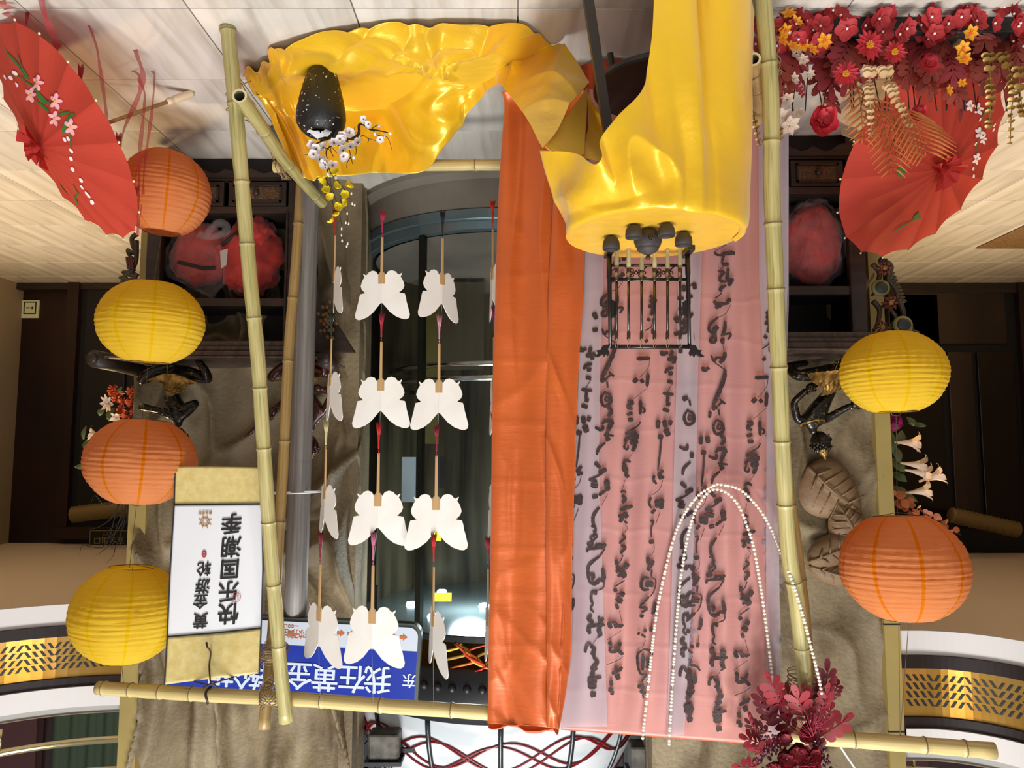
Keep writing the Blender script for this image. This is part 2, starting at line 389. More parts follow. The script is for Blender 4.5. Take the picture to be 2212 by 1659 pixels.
# low ceilings with curved balconies in front of them
def arc(c, R, a0, a1, n):
    return [(c[0] + R * math.cos(math.radians(a0 + (a1 - a0) * i / n)), c[1] + R * math.sin(math.radians(a0 + (a1 - a0) * i / n))) for i in range(n + 1)]
M_slot = mat('slot_black', '#15120c', .5)
def balcony(nm, pts, outer, par_x, dz=0.0, kz=1.0):
    zz = lambda z: 2.30 + dz + (z - 2.30) * kz
    """pts: front edge in plan; outer: plan points closing the soffit"""
    n = len(pts); mb = MB(); poly = pts + outer; b = 0
    for (x, y) in poly: mb.v.append(Vector((x, y, zz(2.30))))
    for (x, y) in poly: mb.v.append(Vector((x, y, zz(2.86))))
    N = len(poly); mb.face(range(N)); mb.face([N + i for i in reversed(range(N))])
    for i in range(n - 1, N): j = (i + 1) % N; mb.face((i, j, N + j, N + i))
    c = struct('ceiling_' + nm, mb, M_beige)
    def band(name, z0, z1, m, out0, out1, thick=.03):
        A = []
        cx = sum(p[0] for p in outer) / len(outer); cy = sum(p[1] for p in outer) / len(outer)
        nr = []
        for i in range(n):
            t = Vector((pts[min(i + 1, n - 1)][0] - pts[max(i - 1, 0)][0], pts[min(i + 1, n - 1)][1] - pts[max(i - 1, 0)][1])).normalized()
            v = Vector((t.y, -t.x))
            if v.dot(Vector((cx, cy)) - Vector(pts[i])) > 0: v = -v
            nr.append(v)
        g = []
        for (z, o) in ((z0, -thick), (z0, out0), (z1, out1), (z1, -thick)):
            g.append([(pts[i][0] + nr[i].x * o, pts[i][1] + nr[i].y * o, zz(z)) for i in range(n)])
        return MB().grid(g).build(name, m, c), nr
    band('fascia', 2.295, 2.40, M_white, .012, .012); band('dark_band', 2.40, 2.455, M_dband, .03, .03)
    gb, nr = band('gold_band', 2.455, 2.665, M_gold, .016, .016); band('dark_band', 2.665, 2.71, M_dband, .03, .03)
    band('fascia', 2.71, 2.81, M_white, .045, .045); band('fascia', 2.81, 2.86, mat('grey_paint', '#9b9994', .6), .02, -.02)
    # slots cut in the gold sheet
    S = [0]
    for i in range(1, n): S.append(S[-1] + math.dist(pts[i], pts[i - 1]))
    def at(s):
        for i in range(1, n):
            if s <= S[i]:
                t = (s - S[i - 1]) / (S[i] - S[i - 1]); q = nr[i - 1].lerp(nr[i], t)
                return pts[i - 1][0] + (pts[i][0] - pts[i - 1][0]) * t + q.x * .0175, pts[i - 1][1] + (pts[i][1] - pts[i - 1][1]) * t + q.y * .0175
    sl = MB(); s = .02; k = 0
    while s < S[-1] - .06:
        ph = k % 8; up = 1 if ph < 4 else -1
        for r in range(4):
            z = 2.498 + r * .036 + (up * .0)
            q = []
            for (ds, dz_) in ((0, -.014 * up), (.015, -.014 * up), (.034, .014 * up), (.019, .014 * up)):
                a = at(s + ds); q.append(Vector((a[0], a[1], zz(z + dz_))))
            b = len(sl.v); sl.v += q; sl.face((b, b + 1, b + 2, b + 3))
        s += .034; k += 1
    o = sl.build('slot', M_slot, gb); o['kind'] = 'stuff'
    return c
pl = [(1.95, 4.02)] + arc((2.0, 3.02), 1.0, 88, 5, 26) + [(3.02, 2.2)]
balcony('left', pl, [(4.42, 2.2), (4.42, 6.6), (1.95, 6.6)], 1)
pr = [(-1.875, 3.70)] + arc((-1.95, 3.22), .48, 92, 178, 22) + [(-2.45, 2.0)]
balcony('right', pr, [(-5.1, 2.0), (-5.1, 6.6), (-1.875, 6.6)], -1, .072, 1.08)
# upper storey seen above the balconies
struct('wall_upper_left', MB().bb(1.9, 4.6, 5.6, 5.7, 2.86, 4.3), M_brown)
struct('wall_upper_right', MB().bb(-4.8, -1.7, 5.2, 5.3, 2.86, 4.3), M_brown)
gc = MB().grid([[(2.55 + .75 * j / 30, 5.5 + .03 * math.sin(j * 1.3), z) for j in range(31)] for z in (2.87, 3.4, 4.2)])
tag(gc.build('green_curtain', mat('green_cloth', '#27341f', .8), smooth=True), 'dark green cloth curtain hanging on the upper floor above the gold band', 'curtain')
struct('door_3', MB().bb(3.4, 3.95, 5.5, 5.58, 2.86, 4.2), mat('reddish_door', '#3a1715', .4))
struct('door_4', MB().bb(-2.75, -2.2, 5.1, 5.18, 2.86, 4.2), MATS['reddish_door'])
def arc_rail(name, pts, z, r, m, label, cat, grp=None):
    mb = MB().tube([(p[0], p[1], z) for p in pts], r, 10)
    for i in range(2, len(pts) - 1, 9): mb.tube([(pts[i][0], pts[i][1], z - .12), (pts[i][0], pts[i][1], z)], .008, 6)
    return tag(mb.build(name, m, smooth=True), label, cat, grp)
il = [(1.98, 4.2)] + arc((2.0, 3.02), 1.18, 88, 5, 26)
arc_rail('guard_rail', il, 3.06, .019, M_brass, 'lower polished brass guard rail curving over the gold band beside the carved wall', 'railing')
arc_rail('guard_rail', [(x + .05, y + .05) for x, y in il], 3.24, .019, M_brass, 'upper polished brass guard rail at the very top beside the carved wall', 'railing')
arc_rail('guard_rail', [(-1.88, 3.9)] + arc((-1.95, 3.22), .66, 92, 178, 22), 3.09, .016, M_brass, 'pale rail low behind the bamboo end on the orange lantern side', 'railing')

# ---------------------------------------------------------------- glass lift
LX, LY, LR = .07, 4.72, .85
lift = thing('glass_lift', (LX, LY, 0), 'round glass lift with steel ring base, black riveted band and white domed roof', 'lift')
M_plinth = mat('plinth_metal', '#8f887c', .45, .25, n=dict(c='#7d766b', s=2))
MB().lathe([(LR + .10, 0), (LR + .10, .03), (LR + .04, .05), (LR + .03, .205), (LR + .02, .21)], 96, (LX, LY, 0)).build('plinth', M_plinth, lift, smooth=False)
M_ring = mat('ring_steel', '#7d9299', .32, .8)
ring = MB().lathe([(LR + .02, .205), (LR + .035, .212), (LR + .035, .262), (LR + .02, .268), (LR + .02, .275), (LR + .012, .315), (LR - .03, .32), (LR - .03, .2)], 96, (LX, LY, 0)).build('steel_ring', M_ring, lift)
M_glass = mat('lift_glass', '#0e120e', .03, 0, .8, transp=.78)
MB().lathe([(LR, .3), (LR, 2.45)], 96, (LX, LY, 0)).build('glass_shell', M_glass, lift, smooth=True)
M_cab = mat('cab_bronze', '#6e6750', .28, .35, n=dict(c='#262419', s=3.5, st=(2.4, 2.4, .2), lo=.3, hi=.7))
cabm = MB(); seg = []
for k in range(25):
    a = math.radians(180 - 180 * k / 24); seg.append((LX + .78 * math.cos(a), LY + .78 * math.sin(a)))
cabm.grid([[(x, y, z) for x, y in seg] for z in (.3, 1.2, 2.44)]); cabm.build('cab_wall', M_cab, lift, smooth=True)
MB().lathe([(.01, .318), (.8, .318)], 48, (LX, LY, 0)).build('cab_floor', M_plinth, lift)
MB().lathe([(.01, 2.44), (LR, 2.44), (LR, 2.46)], 64, (LX, LY, 0)).build('cab_ceiling', mat('cab_ceiling', '#8fa0a0', .2, .6), lift)
M_lamp = mat('cool_lamp', '#d8f2ff', .5, emit=14)
for (dx, dy) in ((-.25, -.45), (.05, -.55), (.38, -.4), (-.5, -.2), (.1, -.1), (.55, -.05), (-.15, .35), (.4, .35)):
    MB().lathe([(.005, 2.425), (.028, 2.425), (.034, 2.438)], 14, (LX + dx, LY + dy, 0)).build('ceiling_lamp', M_lamp, lift)
for a in (197, 248, 300, 343):
    a = math.radians(a); MB().box((LX + (LR - .01) * math.cos(a), LY + (LR - .01) * math.sin(a), 1.38), (.035, .03, 2.15), Matrix.Rotation(a + math.pi / 2, 3, 'Z')).build('mullion', mat('mullion', '#23261f', .35, .5), lift)
for z, r in ((1.02, .70), (1.10, .70)):
    MB().tube([(LX + r * math.cos(math.radians(a)), LY + r * math.sin(math.radians(a)), z) for a in range(150, 391, 8)], .016, 8).build('hand_rail', M_chrome, lift, smooth=True)
for (x, z, wd, h, c) in ((-.34, 1.0, .3, .95, '#5a5340'), (.42, .35, .12, 1.1, '#6d6a3a'), (.12, .35, .3, .6, '#55503f')):
    MB().bb(LX + x, LX + x + wd, LY + .25, LY + .28, z, z + h).build('inner_panel', mat('inner' + c[1:], c, .25, .4), lift)
MB().lathe([(LR + .02, 2.60), (LR + .035, 2.61), (LR + .05, 2.74), (LR + .045, 2.86), (LR - .03, 2.87)], 96, (LX, LY, 0)).build('riveted_band', mat('band_black', '#17171a', .45), lift, smooth=True)
MB().lathe([(LR - .14, 2.455), (LR - .06, 2.60), (LR + .02, 2.602)], 96, (LX, LY, 0)).build('gold_cove', M_gold, lift, smooth=True)
MB().lathe([(LR + .02, 2.44), (LR + .02, 2.47), (LR - .16, 2.47), (LR - .16, 2.44)], 96, (LX, LY, 0)).build('sill_ring', mat('band_black', '#17171a'), lift)
for k in range(72):
    a = math.radians(k * 5); MB().ball((LX + (LR + .045) * math.cos(a), LY + (LR + .045) * math.sin(a), 2.69), .022, 10, 6).build('rivet', MATS['band_black'], lift, smooth=True) if 180 < k * 5 < 360 else None
reflection_cols = ['#d8452b', '#e9b02a', '#c7362b', '#e07a35', '#b9913f', '#d9c04a']  # coloured tubes imitating the reflection of the red cloth in the gold cove
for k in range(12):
    a0 = math.radians(258 + k * 2.9); c = reflection_cols[k % 6]; pts = []
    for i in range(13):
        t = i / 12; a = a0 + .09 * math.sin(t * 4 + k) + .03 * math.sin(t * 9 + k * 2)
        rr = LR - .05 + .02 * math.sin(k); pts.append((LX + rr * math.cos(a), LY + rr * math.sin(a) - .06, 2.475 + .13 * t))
    MB().tube(pts, [.0035 + .004 * math.sin(math.pi * i / 12) for i in range(13)], 6).build('ribbon_shape', mat('rib' + c[1:], c, .4), lift, smooth=True)
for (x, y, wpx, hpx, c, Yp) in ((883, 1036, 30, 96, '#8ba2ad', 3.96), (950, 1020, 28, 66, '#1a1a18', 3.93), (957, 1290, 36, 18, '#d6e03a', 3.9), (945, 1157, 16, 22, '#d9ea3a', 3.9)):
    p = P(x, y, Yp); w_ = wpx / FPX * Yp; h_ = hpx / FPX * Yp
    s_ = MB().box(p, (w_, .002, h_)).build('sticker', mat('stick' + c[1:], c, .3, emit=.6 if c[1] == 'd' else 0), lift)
# dome roof
DZ, DR = 2.83, .86
M_dome = mat('opal_dome', '#dfe3e6', .12, 0, .6, n=dict(c='#c3c9cd', s=2.2, st=(1, 1, 3), d=3, lo=.45, hi=.6), coat=.3)
MB().lathe([(DR * math.cos(math.radians(a)), DZ + DR * math.sin(math.radians(a))) for a in range(0, 88, 3)], 96, (LX, LY, 0)).build('dome', M_dome, lift, smooth=True)
def sph(lon, lat, r): return (LX + r * math.cos(lat) * math.cos(lon), LY + r * math.cos(lat) * math.sin(lon), DZ + r * math.sin(lat))
M_rib = mat('dome_rib', '#20262a', .3)
for k in range(14):
    lo = math.radians(k * 360 / 14 + 12)
    MB().tube([sph(lo, math.radians(a), DR + .004) for a in range(2, 84, 4)], .014, 8).build('dome_rib', M_rib, lift, smooth=True)
M_redl = mat('dome_red', '#7c1f26', .35)
for (l0, am, fr, row) in ((14, 5.2, 7, 0), (34, 4.0, 6, 1), (52, 3, 5, 2)):
    for ph in (0, .5, math.pi, math.pi + .5):
        MB().tube([sph(math.radians(a), math.radians(l0 + am * math.sin(math.radians(a) * fr + ph) + (1.2 if ph in (.5, math.pi) else 0)), DR + .003) for a in range(180, 362, 2)], .0062, 5).build('red_line', M_redl, lift, smooth=True)
# steelwork and flood lights beside the dome
M_bsteel = mat('sooty_steel', '#1d1e22', .5, .3, n=dict(c='#0d0d10', s=8))
for (x0, x1, nm) in ((.80, .97, 'left'), (-.69, -.52, 'right')):
    g = MB()
    for x in (x0 + .02, x1 - .02): g.bb(x - .018, x + .018, 4.5, 4.54, 2.3, 4.1)
    for z in [2.9 + i * .22 for i in range(6)]: g.bb(x0, x1, 4.5, 4.53, z, z + .03)
    for i in range(5): g.tube([(x0, 4.52, 2.92 + i * .22), (x1, 4.52, 3.12 + i * .22)], .007, 6)
    tag(g.build('lattice_column', M_bsteel), 'black steel lattice column behind the dome, ' + ('on the scroll side' if nm == 'left' else 'on the pearl string side'), 'column')
def flood(p, lab):
    t = thing('flood_light', p, lab, 'lamp'); p = Vector(p)
    MB().box(p, (.16, .12, .13)).build('housing', mat('flood_grey', '#5b564c', .5, .2, n=dict(c='#35322c', s=20)), t, bevel=.012)
    MB().box(p + Vector((0, 0, .075)), (.19, .15, .02)).build('hood', M_bsteel, t); MB().box(p + Vector((-.12, .02, .04)), (.12, .02, .02)).build('bracket', M_bsteel, t)
flood(P(832, 1606, 4.0), 'grimy grey flood light beside the white dome, near the butterfly strings'); flood(P(1392, 1632, 4.0), 'dark flood light under the top rail beside the carved wall and pearl strings')

# ---------------------------------------------------------------- signs on the lintels
def frame(p0, p1):
    """local X along p0->p1, local Z up, facing -Y"""
    x = (p1 - p0).normalized(); z = Vector((0, 0, 1)); z = (z - x * z.dot(x)).normalized(); y = z.cross(x)
    return Matrix((x, y, z)).transposed().to_4x4()
M_signg = mat('sign_green', '#161a10', .4); M_signt = mat('sign_gold', '#a3925a', .4)
def exit_sign(xc, yc, Y, wpx, lab):
    c = P(xc, yc, 6.44); W_ = wpx / FPX * Y; H_ = W_ * .42; t = thing('exit_sign', c, lab, 'sign', None)
    M = Matrix.Translation(c)
    MB().box(c, (W_, .02, H_)).build('sign_board', M_signg, t)
    b = MB()
    for s in (-1, 1): b.box(c + Vector((0, -.012, s * H_ * .46)), (W_ * .96, .004, .005)); b.box(c + Vector((s * W_ * .475, -.012, 0)), (.005, .004, H_ * .92))
    b.build('sign_border', M_signt, t)
    text_mb('安全出口', H_ * .46, M @ T((0, -.013, -H_ * .02 + H_ * .12))).build('lettering', M_signt, t)
    text_mb('E X I T', H_ * .26, M @ T((0, -.013, -H_ * .30))).build('lettering', M_signt, t)
exit_sign(237, 1163, 6.38, 86, 'dark green and gold exit sign over the doorway, behind the dangling roots')
exit_sign(2082, 1212, 6.38, 86, 'dark green and gold exit sign half hidden behind the lower right orange lantern')
c = P(66, 668, 6.588); t = thing('arrow_sign', c, 'pale arrow sign on the dark door frame near the floor', 'sign')
MB().box(c, (.15, .015, .16)).build('sign_board', mat('arrow_pale', '#c4bd8c', .5, emit=.15), t)
b = MB()
for s in (-1, 1): b.box(c + Vector((0, -.01, s * .052 - .01)), (.11, .004, .008)); b.box(c + Vector((s * .052, -.01, -.01)), (.008, .004, .11))
b.build('sign_border', M_signg, t)
a = MB().box(c + Vector((.018, -.01, -.01)), (.028, .004, .010)).box(c + Vector((-.012, -.01, -.01)), (.016, .004, .010)); b0 = len(a.v)
a.v += [c + Vector((-.018, -.012, .006)), c + Vector((-.018, -.012, -.026)), c + Vector((-.036, -.012, -.01))]; a.face((b0, b0 + 1, b0 + 2)); a.build('arrow', M_signg, t)
for (xs, ys, xe, ye, lab) in ((2052, 1112, 2200, 1145, 'long ribbed golden bamboo beam above the right doorway'), (155, 1112, 282, 1096, 'short ribbed golden bamboo beam above the left doorway')):
    p0 = P(xs, ys, 6.2); p1 = P(xe, ye, 6.2); n = 36
    mb = MB().tube([p0.lerp(p1, i / n) for i in range(n + 1)], [.050 + (.020 if i % 2 else 0) for i in range(n + 1)], 10)
    tag(mb.build('ribbed_beam', mat('ribbed_gold', '#8c7446', .4, .2), smooth=True), lab, 'beam')
# small woven rug far on the floor
rg = MB(); a = Wz(2110, 508, .006); b_ = Wz(2300, 420, .006); cc = Wz(2300, 540, .006); dd = Wz(2130, 540, .006)
rg.v += [Wz(2106, 537, .006), Wz(2300, 537, .006), Wz(2330, 420, .006), Wz(2212, 488, .006)]; rg.face((0, 1, 2, 3))
tag(rg.build('woven_rug', mat('rug_weave', '#8a6c42', .9, n=dict(c='#5c4428', s=60, st=(1, 3, 1)), bump=(1, 80))), 'brown woven rug on the floor behind the right umbrella', 'rug')
# ================================================================= CABINETS
M_cabw = mat('altar_wood', '#35261e', 0.45, n=dict(c='#211610', s=5, st=(1, 1, 6), lo=.3, hi=.7), bump=(.15, 25, (1, 1, 5)))
M_cabt = mat('altar_top', '#574740', 0.5, n=dict(c='#3b2d27', s=6, st=(6, 1, 1)), bump=(.2, 40, (8, 1, 1)))
M_rattan = mat('rattan', '#6a4a28', .7, n=dict(c='#3d2814', s=120, st=(1, 1, 1)), bump=(.8, 150))
M_inside = mat('cabinet_inside', '#140d0a', .7)
def cabinet(Y, xl, xr, D, label, side, drawers):
    """xl/xr: world X limits (xl > xr); front at Y"""
    base = ((xl + xr) / 2, Y + D / 2, 0); t = thing('altar_cabinet', base, label, 'cabinet')
    x0, x1 = min(xl, xr), max(xl, xr)
    b = MB().bb(x0, x1, Y + .03, Y + D, .0, .105)
    b.bb(x0, x1, Y + D - .02, Y + D, .1, .97); b.bb(x0 + .02, x1 - .02, Y + .04, Y + D, .268, .290); b.bb(x0 + .02, x1 - .02, Y + .04, Y + D, .745, .765)
    for x in (x0 + .02, x1 - .02): b.bb(x - .02, x + .02, Y + .04, Y + D, .1, .97)
    b.build('body', M_inside, t)
    f = MB()
    for x in (x0 + .035, x1 - .035): f.bb(x - .035, x + .035, Y, Y + .04, .0, .97)
    for x in (x0 + .07, x1 - .07): f.tube([(x, Y - .004, .29), (x, Y - .004, .97)], .008, 6)
    f.bb(x0, x1, Y + .002, Y + .04, .262, .296); f.bb(x0, x1, Y + .002, Y + .04, .735, .775); f.bb(x0, x1, Y + .002, Y + .04, .105, .125)
    f.build('front_frame', M_cabw, t, bevel=.003)
    ap = [(x0, .115)]; n = 24
    for i in range(n + 1):
        x = x0 + (x1 - x0) * i / n; ap.append((x, .035 + .03 * abs(math.sin(i * .8)) + (.03 if 3 < i < n - 3 else 0)))
    ap.append((x1, .115)); MB().prism(ap, .025, Matrix.Translation((0, Y + .0, 0))).build('apron', M_cabw, t)
    xs = [x0 + .07 + (x1 - x0 - .14) * i / drawers for i in range(drawers + 1)]
    for i in range(drawers):
        a, c = xs[i] + .012, xs[i + 1] - .012
        d = MB().bb(a, c, Y + .006, Y + .03, .130, .258).build('drawer', M_cabw, t, bevel=.004)
        MB().bb(a + .035, c - .035, Y, Y + .008, .162, .228).build('rattan_panel', M_rattan, d)
        q = MB()
        for (u0, u1, v0, v1) in ((a + .025, c - .025, .150, .160), (a + .025, c - .025, .230, .240), (a + .025, a + .035, .150, .240), (c - .035, c - .025, .150, .240)): q.bb(u0, u1, Y - .002, Y + .01, v0, v1)
        q.build('moulding', M_cabw, d); MB().ball(((a + c) / 2, Y - .012, .195), .016, 10, 6).build('knob', M_cabw, d, smooth=True)
    tp = MB().bb(x0 - .02, x1 + .02, Y - .03, Y + D, .955, .985).bb(x0 - .05, x1 + .05, Y - .06, Y + D, .985, 1.01).bb(x0 - .10, x1 + .10, Y - .09, Y + D, 1.012, 1.04)
    tp.bb(x0 - .16, x1 + .16, Y - .11, Y + D, 1.04, 1.052); tp.build('top', M_cabt, t, bevel=.006)
    for s, xe in ((-1, x0 - .12), (1, x1 + .12)):
        MB().tube([(xe + s * .05, Y - .12, 1.055), (xe + s * .02, Y + .06, 1.06), (xe - s * .03, Y + D - .02, 1.075)], .043, 14).lathe([(.0, .0), (.026, .004), (.03, .01), (.012, .014), (.001, .016)], 14, (xe + s * .05, Y - .128, 1.055), Matrix.Rotation(math.pi / 2, 3, 'X')).build('scroll_end', M_cabw, t, smooth=True)
    return t
cab1 = cabinet(3.66, XW(300, 3.66), XW(640, 3.66), .34, 'dark wood altar cabinet with rattan drawer holding the red bags beside the bamboo posts', 1, 2)
cab2 = cabinet(3.38, XW(1560, 3.38), XW(1884, 3.38), .32, 'dark wood altar cabinet behind the right umbrella with one bagged red bundle', -1, 2)
# carved openwork brackets at the outer sides
M_carv = mat('carved_bracket', '#4a3c22', .5, n=dict(c='#2b2315', s=14)); M_lotus = mat('lotus_red', '#6d3527', .5); M_pod = mat('pod_dark', '#2a2f2b', .5); M_podr = mat('pod_rim', '#7c7844', .5); M_grape = mat('grape_red', '#5a2a24', .5)
def scroll_tube(mb, pts, r): mb.tube(spline(pts, len(pts) * 4), [r * (1 - .5 * i / (len(pts) * 4)) for i in range(len(pts) * 4)], 7)
def lotus(c, r, par):
    mb = MB()
    for k in range(8):
        a = k * math.pi / 4; d = Vector((math.cos(a), 0, math.sin(a))); s_ = Vector((-d.z, 0, d.x))
        b = len(mb.v); mb.v += [c + d * r * .2 + Vector((0, -.012, 0)), c + d * r * .6 + s_ * r * .22 + Vector((0, -.014, 0)), c + d * r + Vector((0, -.004, 0)), c + d * r * .6 - s_ * r * .22 + Vector((0, -.014, 0)), c + d * r * .6 + Vector((0, -.026, 0))]
        mb.face((b, b + 1, b + 4)); mb.face((b + 1, b + 2, b + 4)); mb.face((b + 2, b + 3, b + 4)); mb.face((b + 3, b, b + 4))
    mb.build('lotus_flower', M_lotus, par); MB().ball(c + Vector((0, -.015, 0)), r * .3, 10, 6, (1, .6, 1)).build('lotus_heart', mat('lotus_heart', '#8a6433', .5), par, smooth=True)
def pod(c, r, par):
    MB().ball(c, r, 16, 8, (1, .35, .9)).build('seed_pod', M_podr, par, smooth=True); MB().ball(c + Vector((0, -r * .2, 0)), r * .72, 16, 8, (1, .35, .9)).build('pod_face', M_pod, par, smooth=True)
Yb = 3.42
t = thing('carved_bracket', P(1900, 560, Yb), 'openwork bracket with painted lotus flowers at the outer side of the right cabinet', 'bracket')
mb = MB()
for pts in ([(1885, 570), (1900, 590), (1892, 620), (1885, 640)], [(1925, 575), (1918, 600), (1935, 625), (1940, 650)], [(1886, 650), (1900, 670), (1895, 700), (1886, 715)], [(1942, 645), (1950, 670), (1955, 690), (1972, 712)], [(1900, 560), (1925, 575), (1915, 610), (1905, 625)], [(1890, 735), (1915, 715), (1935, 690), (1925, 670)], [(1930, 640), (1920, 655), (1900, 665)], [(1950, 700), (1965, 712), (1985, 720)]):
    scroll_tube(mb, [P(x, y, Yb) for x, y in pts], .014)
for i in range(9): mb.ball(P(1925 + i * 3.2, 590 + i * 7.5, Yb), .012, 8, 5, (1.6, .6, .7))
mb.bb(P(1884, 0, Yb).x - .004, P(1884, 0, Yb).x, Yb - .02, Yb + .02, .6, 1.0)
mb.build('scrollwork', M_carv, t, smooth=True)
pod(P(1902, 622, Yb - .02), .045, t); pod(P(1950, 702, Yb - .02), .048, t); lotus(P(1921, 655, Yb - .03), .042, t); lotus(P(1903, 708, Yb - .03), .036, t); lotus(P(1908, 580, Yb - .02), .04, t)
Yb = 3.7
t = thing('carved_bracket', P(280, 560, Yb), 'openwork bracket with carved grapes at the outer side of the left cabinet', 'bracket')
mb = MB()
for pts in ([(296, 505), (285, 515), (288, 535), (296, 545)], [(296, 545), (282, 545), (276, 540), (280, 552), (290, 560)], [(294, 520), (294, 560), (286, 590), (295, 615)], [(290, 580), (276, 590), (266, 600), (262, 620)], [(296, 590), (284, 610), (276, 630)]):
    scroll_tube(mb, [P(x, y, Yb) for x, y in pts], .014)
for (x, y) in ((272, 588), (284, 594), (266, 600), (276, 606), (288, 604)): mb.ball(P(x, y, Yb), .02, 8, 5, (1.3, .5, .6))
mb.build('scrollwork', M_carv, t, smooth=True)
g = MB()
for r in range(6):
    for c in range(3): g.ball(P(274 + c * 5 + r * .6, 557 + r * 4.4, Yb - .02), .0072, 8, 5)
g.build('grapes', M_grape, t, smooth=True)
t = thing('carved_bracket', P(705, 700, 3.72), 'dark carved ornament with gilt flowers beside the steel pole', 'bracket')
mb = MB()
for k in range(26):
    a = k * 2.4; r = 3 + k * 1.1; mb.ball(P(708 + r * math.cos(a) * .7, 692 + r * math.sin(a) * 1.5, 3.70), .012, 8, 5, (1, .6, 1))
mb.build('carving', mat('gilt_dark', '#6a5230', .4, .4), t, smooth=True)
pb = MB(); b0 = [P(642, 760, 3.74), P(642, 400, 3.74), P(690, 640, 3.74), P(765, 760, 3.74)]
pb.v += b0 + [p + Vector((0, .05, 0)) for p in b0]
pb.face((0, 1, 2, 3)); pb.face((7, 6, 5, 4)); [pb.face((i, i + 4, (i + 1) % 4 + 4, (i + 1) % 4)) for i in range(4)]
pb.build('back_panel', M_cabw, t)
# ---------------------------------------------------------------- bags and life vests in the cabinets
M_red = mat('red_fabric', '#b52a1f', .75, n=dict(c='#8f1d17', s=9), bump=(.5, 30), sheen=.3)
M_film = mat('clear_film', '#e8dfe4', .12, 0, .9, transp=.92, bump=(1.0, 22, (1, 1, .35), .05))
M_refl = mat('reflective_tape', '#b9b0ab', .35)
def blob(c, rx, ry, rz, seed, amp, n=48, m=30, top=None):
    prof = []; mb = MB(); b = 0
    for i in range(m + 1):
        ph = math.pi * i / m
        for k in range(n):
            a = 2 * math.pi * k / n; d = Vector((math.sin(ph) * math.cos(a), math.sin(ph) * math.sin(a), -math.cos(ph)))
            r = 1 + amp * (ridge(d.x * 1.6 + seed, d.y * 1.6, d.z * 1.6) - .3) + amp * .5 * nz(d.x * 4, d.y * 4 + seed, d.z * 4)
            p = Vector((d.x * rx, d.y * ry, d.z * rz)) * r
            if top and d.z > top[0]:
                q = (d.z - top[0]) / (1 - top[0]); p.x = p.x * (1 - q * .85) + top[1] * q; p.y *= (1 - q * .8); p.z += top[2] * q
            mb.v.append(Vector(c) + p)
    for i in range(m):
        for k in range(n): k2 = (k + 1) % n; mb.face((i * n + k, i * n + k2, (i + 1) * n + k2, (i + 1) * n + k))
    return mb
def px(r, Y): return r / FPX * Y
Ys = 3.79
c = P(432, 590, Ys); c.z = .297 + .185
t = thing('bagged_life_vest', (c.x, Ys, .297), 'red life vest knotted inside a clear plastic bag, in the left cabinet', 'bag')
blob(c, px(64, Ys), .085, .165, 1.2, .10).build('vest', M_red, t, smooth=True)
blob(c + Vector((0, 0, .012)), px(78, Ys), .105, .18, 4.2, .16, 60, 40, (.6, -.08, .04)).build('plastic_film', M_film, t, smooth=True)
kb = MB(); kc = P(440, 514, Ys - .10); kk = spline([kc, P(452, 500, Ys - .1), P(470, 483, Ys - .1), P(486, 486, Ys - .1), P(488, 500, Ys - .1), P(468, 510, Ys - .1), kc], 30)
kb.tube(kk, [.012 + .012 * math.sin(math.pi * i / 29) for i in range(30)], 9); kb.tube([kc, P(432, 505, Ys - .1), P(424, 512, Ys - .1)], [.022, .02, .004], 8); kb.build('knot', M_film, t, smooth=True)
sb = MB().tube([P(384, 566, Ys - .115), P(410, 572, Ys - .14), P(440, 580, Ys - .14), P(466, 578, Ys - .12)], [.012] * 4, 6, flat=.3); sb.build('strap', mat('strap_black', '#1a1715', .7), t)
c = P(540, 580, Ys); c.z = .297 + .20
t = thing('life_vest', (c.x, Ys, .297), 'loose red life vest with a pale reflective patch, in the left cabinet behind the post', 'life vest')
blob(c, px(68, Ys), .105, .19, 6.6, .22).build('vest_body', M_red, t, smooth=True)
b_ = blob(P(560, 510, Ys) , px(34, Ys), .10, .10, 9.1, .25); b_.build('collar', M_red, t, smooth=True)
rp = MB(); q = [P(475, 542, Ys - .12), P(492, 537, Ys - .12), P(489, 572, Ys - .135), P(478, 580, Ys - .135)]
rp.v += q + [p + Vector((0, .004, 0)) for p in q]; rp.face((0, 1, 2, 3)); rp.face((7, 6, 5, 4)); [rp.face((i, i + 4, (i + 1) % 4 + 4, (i + 1) % 4)) for i in range(4)]
rp.build('reflective_patch', M_refl, t)
MB().tube([P(478, 530, Ys - .1), P(500, 512, Ys - .1), P(515, 500, Ys - .1)], .009, 6).build('belt', MATS['strap_black'], t, smooth=True)
Ys = 3.52
c = P(1752, 540, Ys); c.z = .297 + .20
t = thing('bagged_bundle', (c.x, Ys, .297), 'red fabric bundle inside a clear plastic bag, in the right cabinet', 'bag')
blob(c, px(66, Ys), .12, .20, 3.3, .10).build('bundle', M_red, t, smooth=True)
blob(c + Vector((.0, 0, .0)), px(78, Ys), .14, .22, 8.4, .15, 60, 40).build('plastic_film', M_film, t, smooth=True)
pk = MB().tube([c + Vector((0.01, -.03, -.17)), c + Vector((0.02, -.03, -.215))], [.09, .05], 12); pk.build('film_corner', M_film, t, smooth=True)
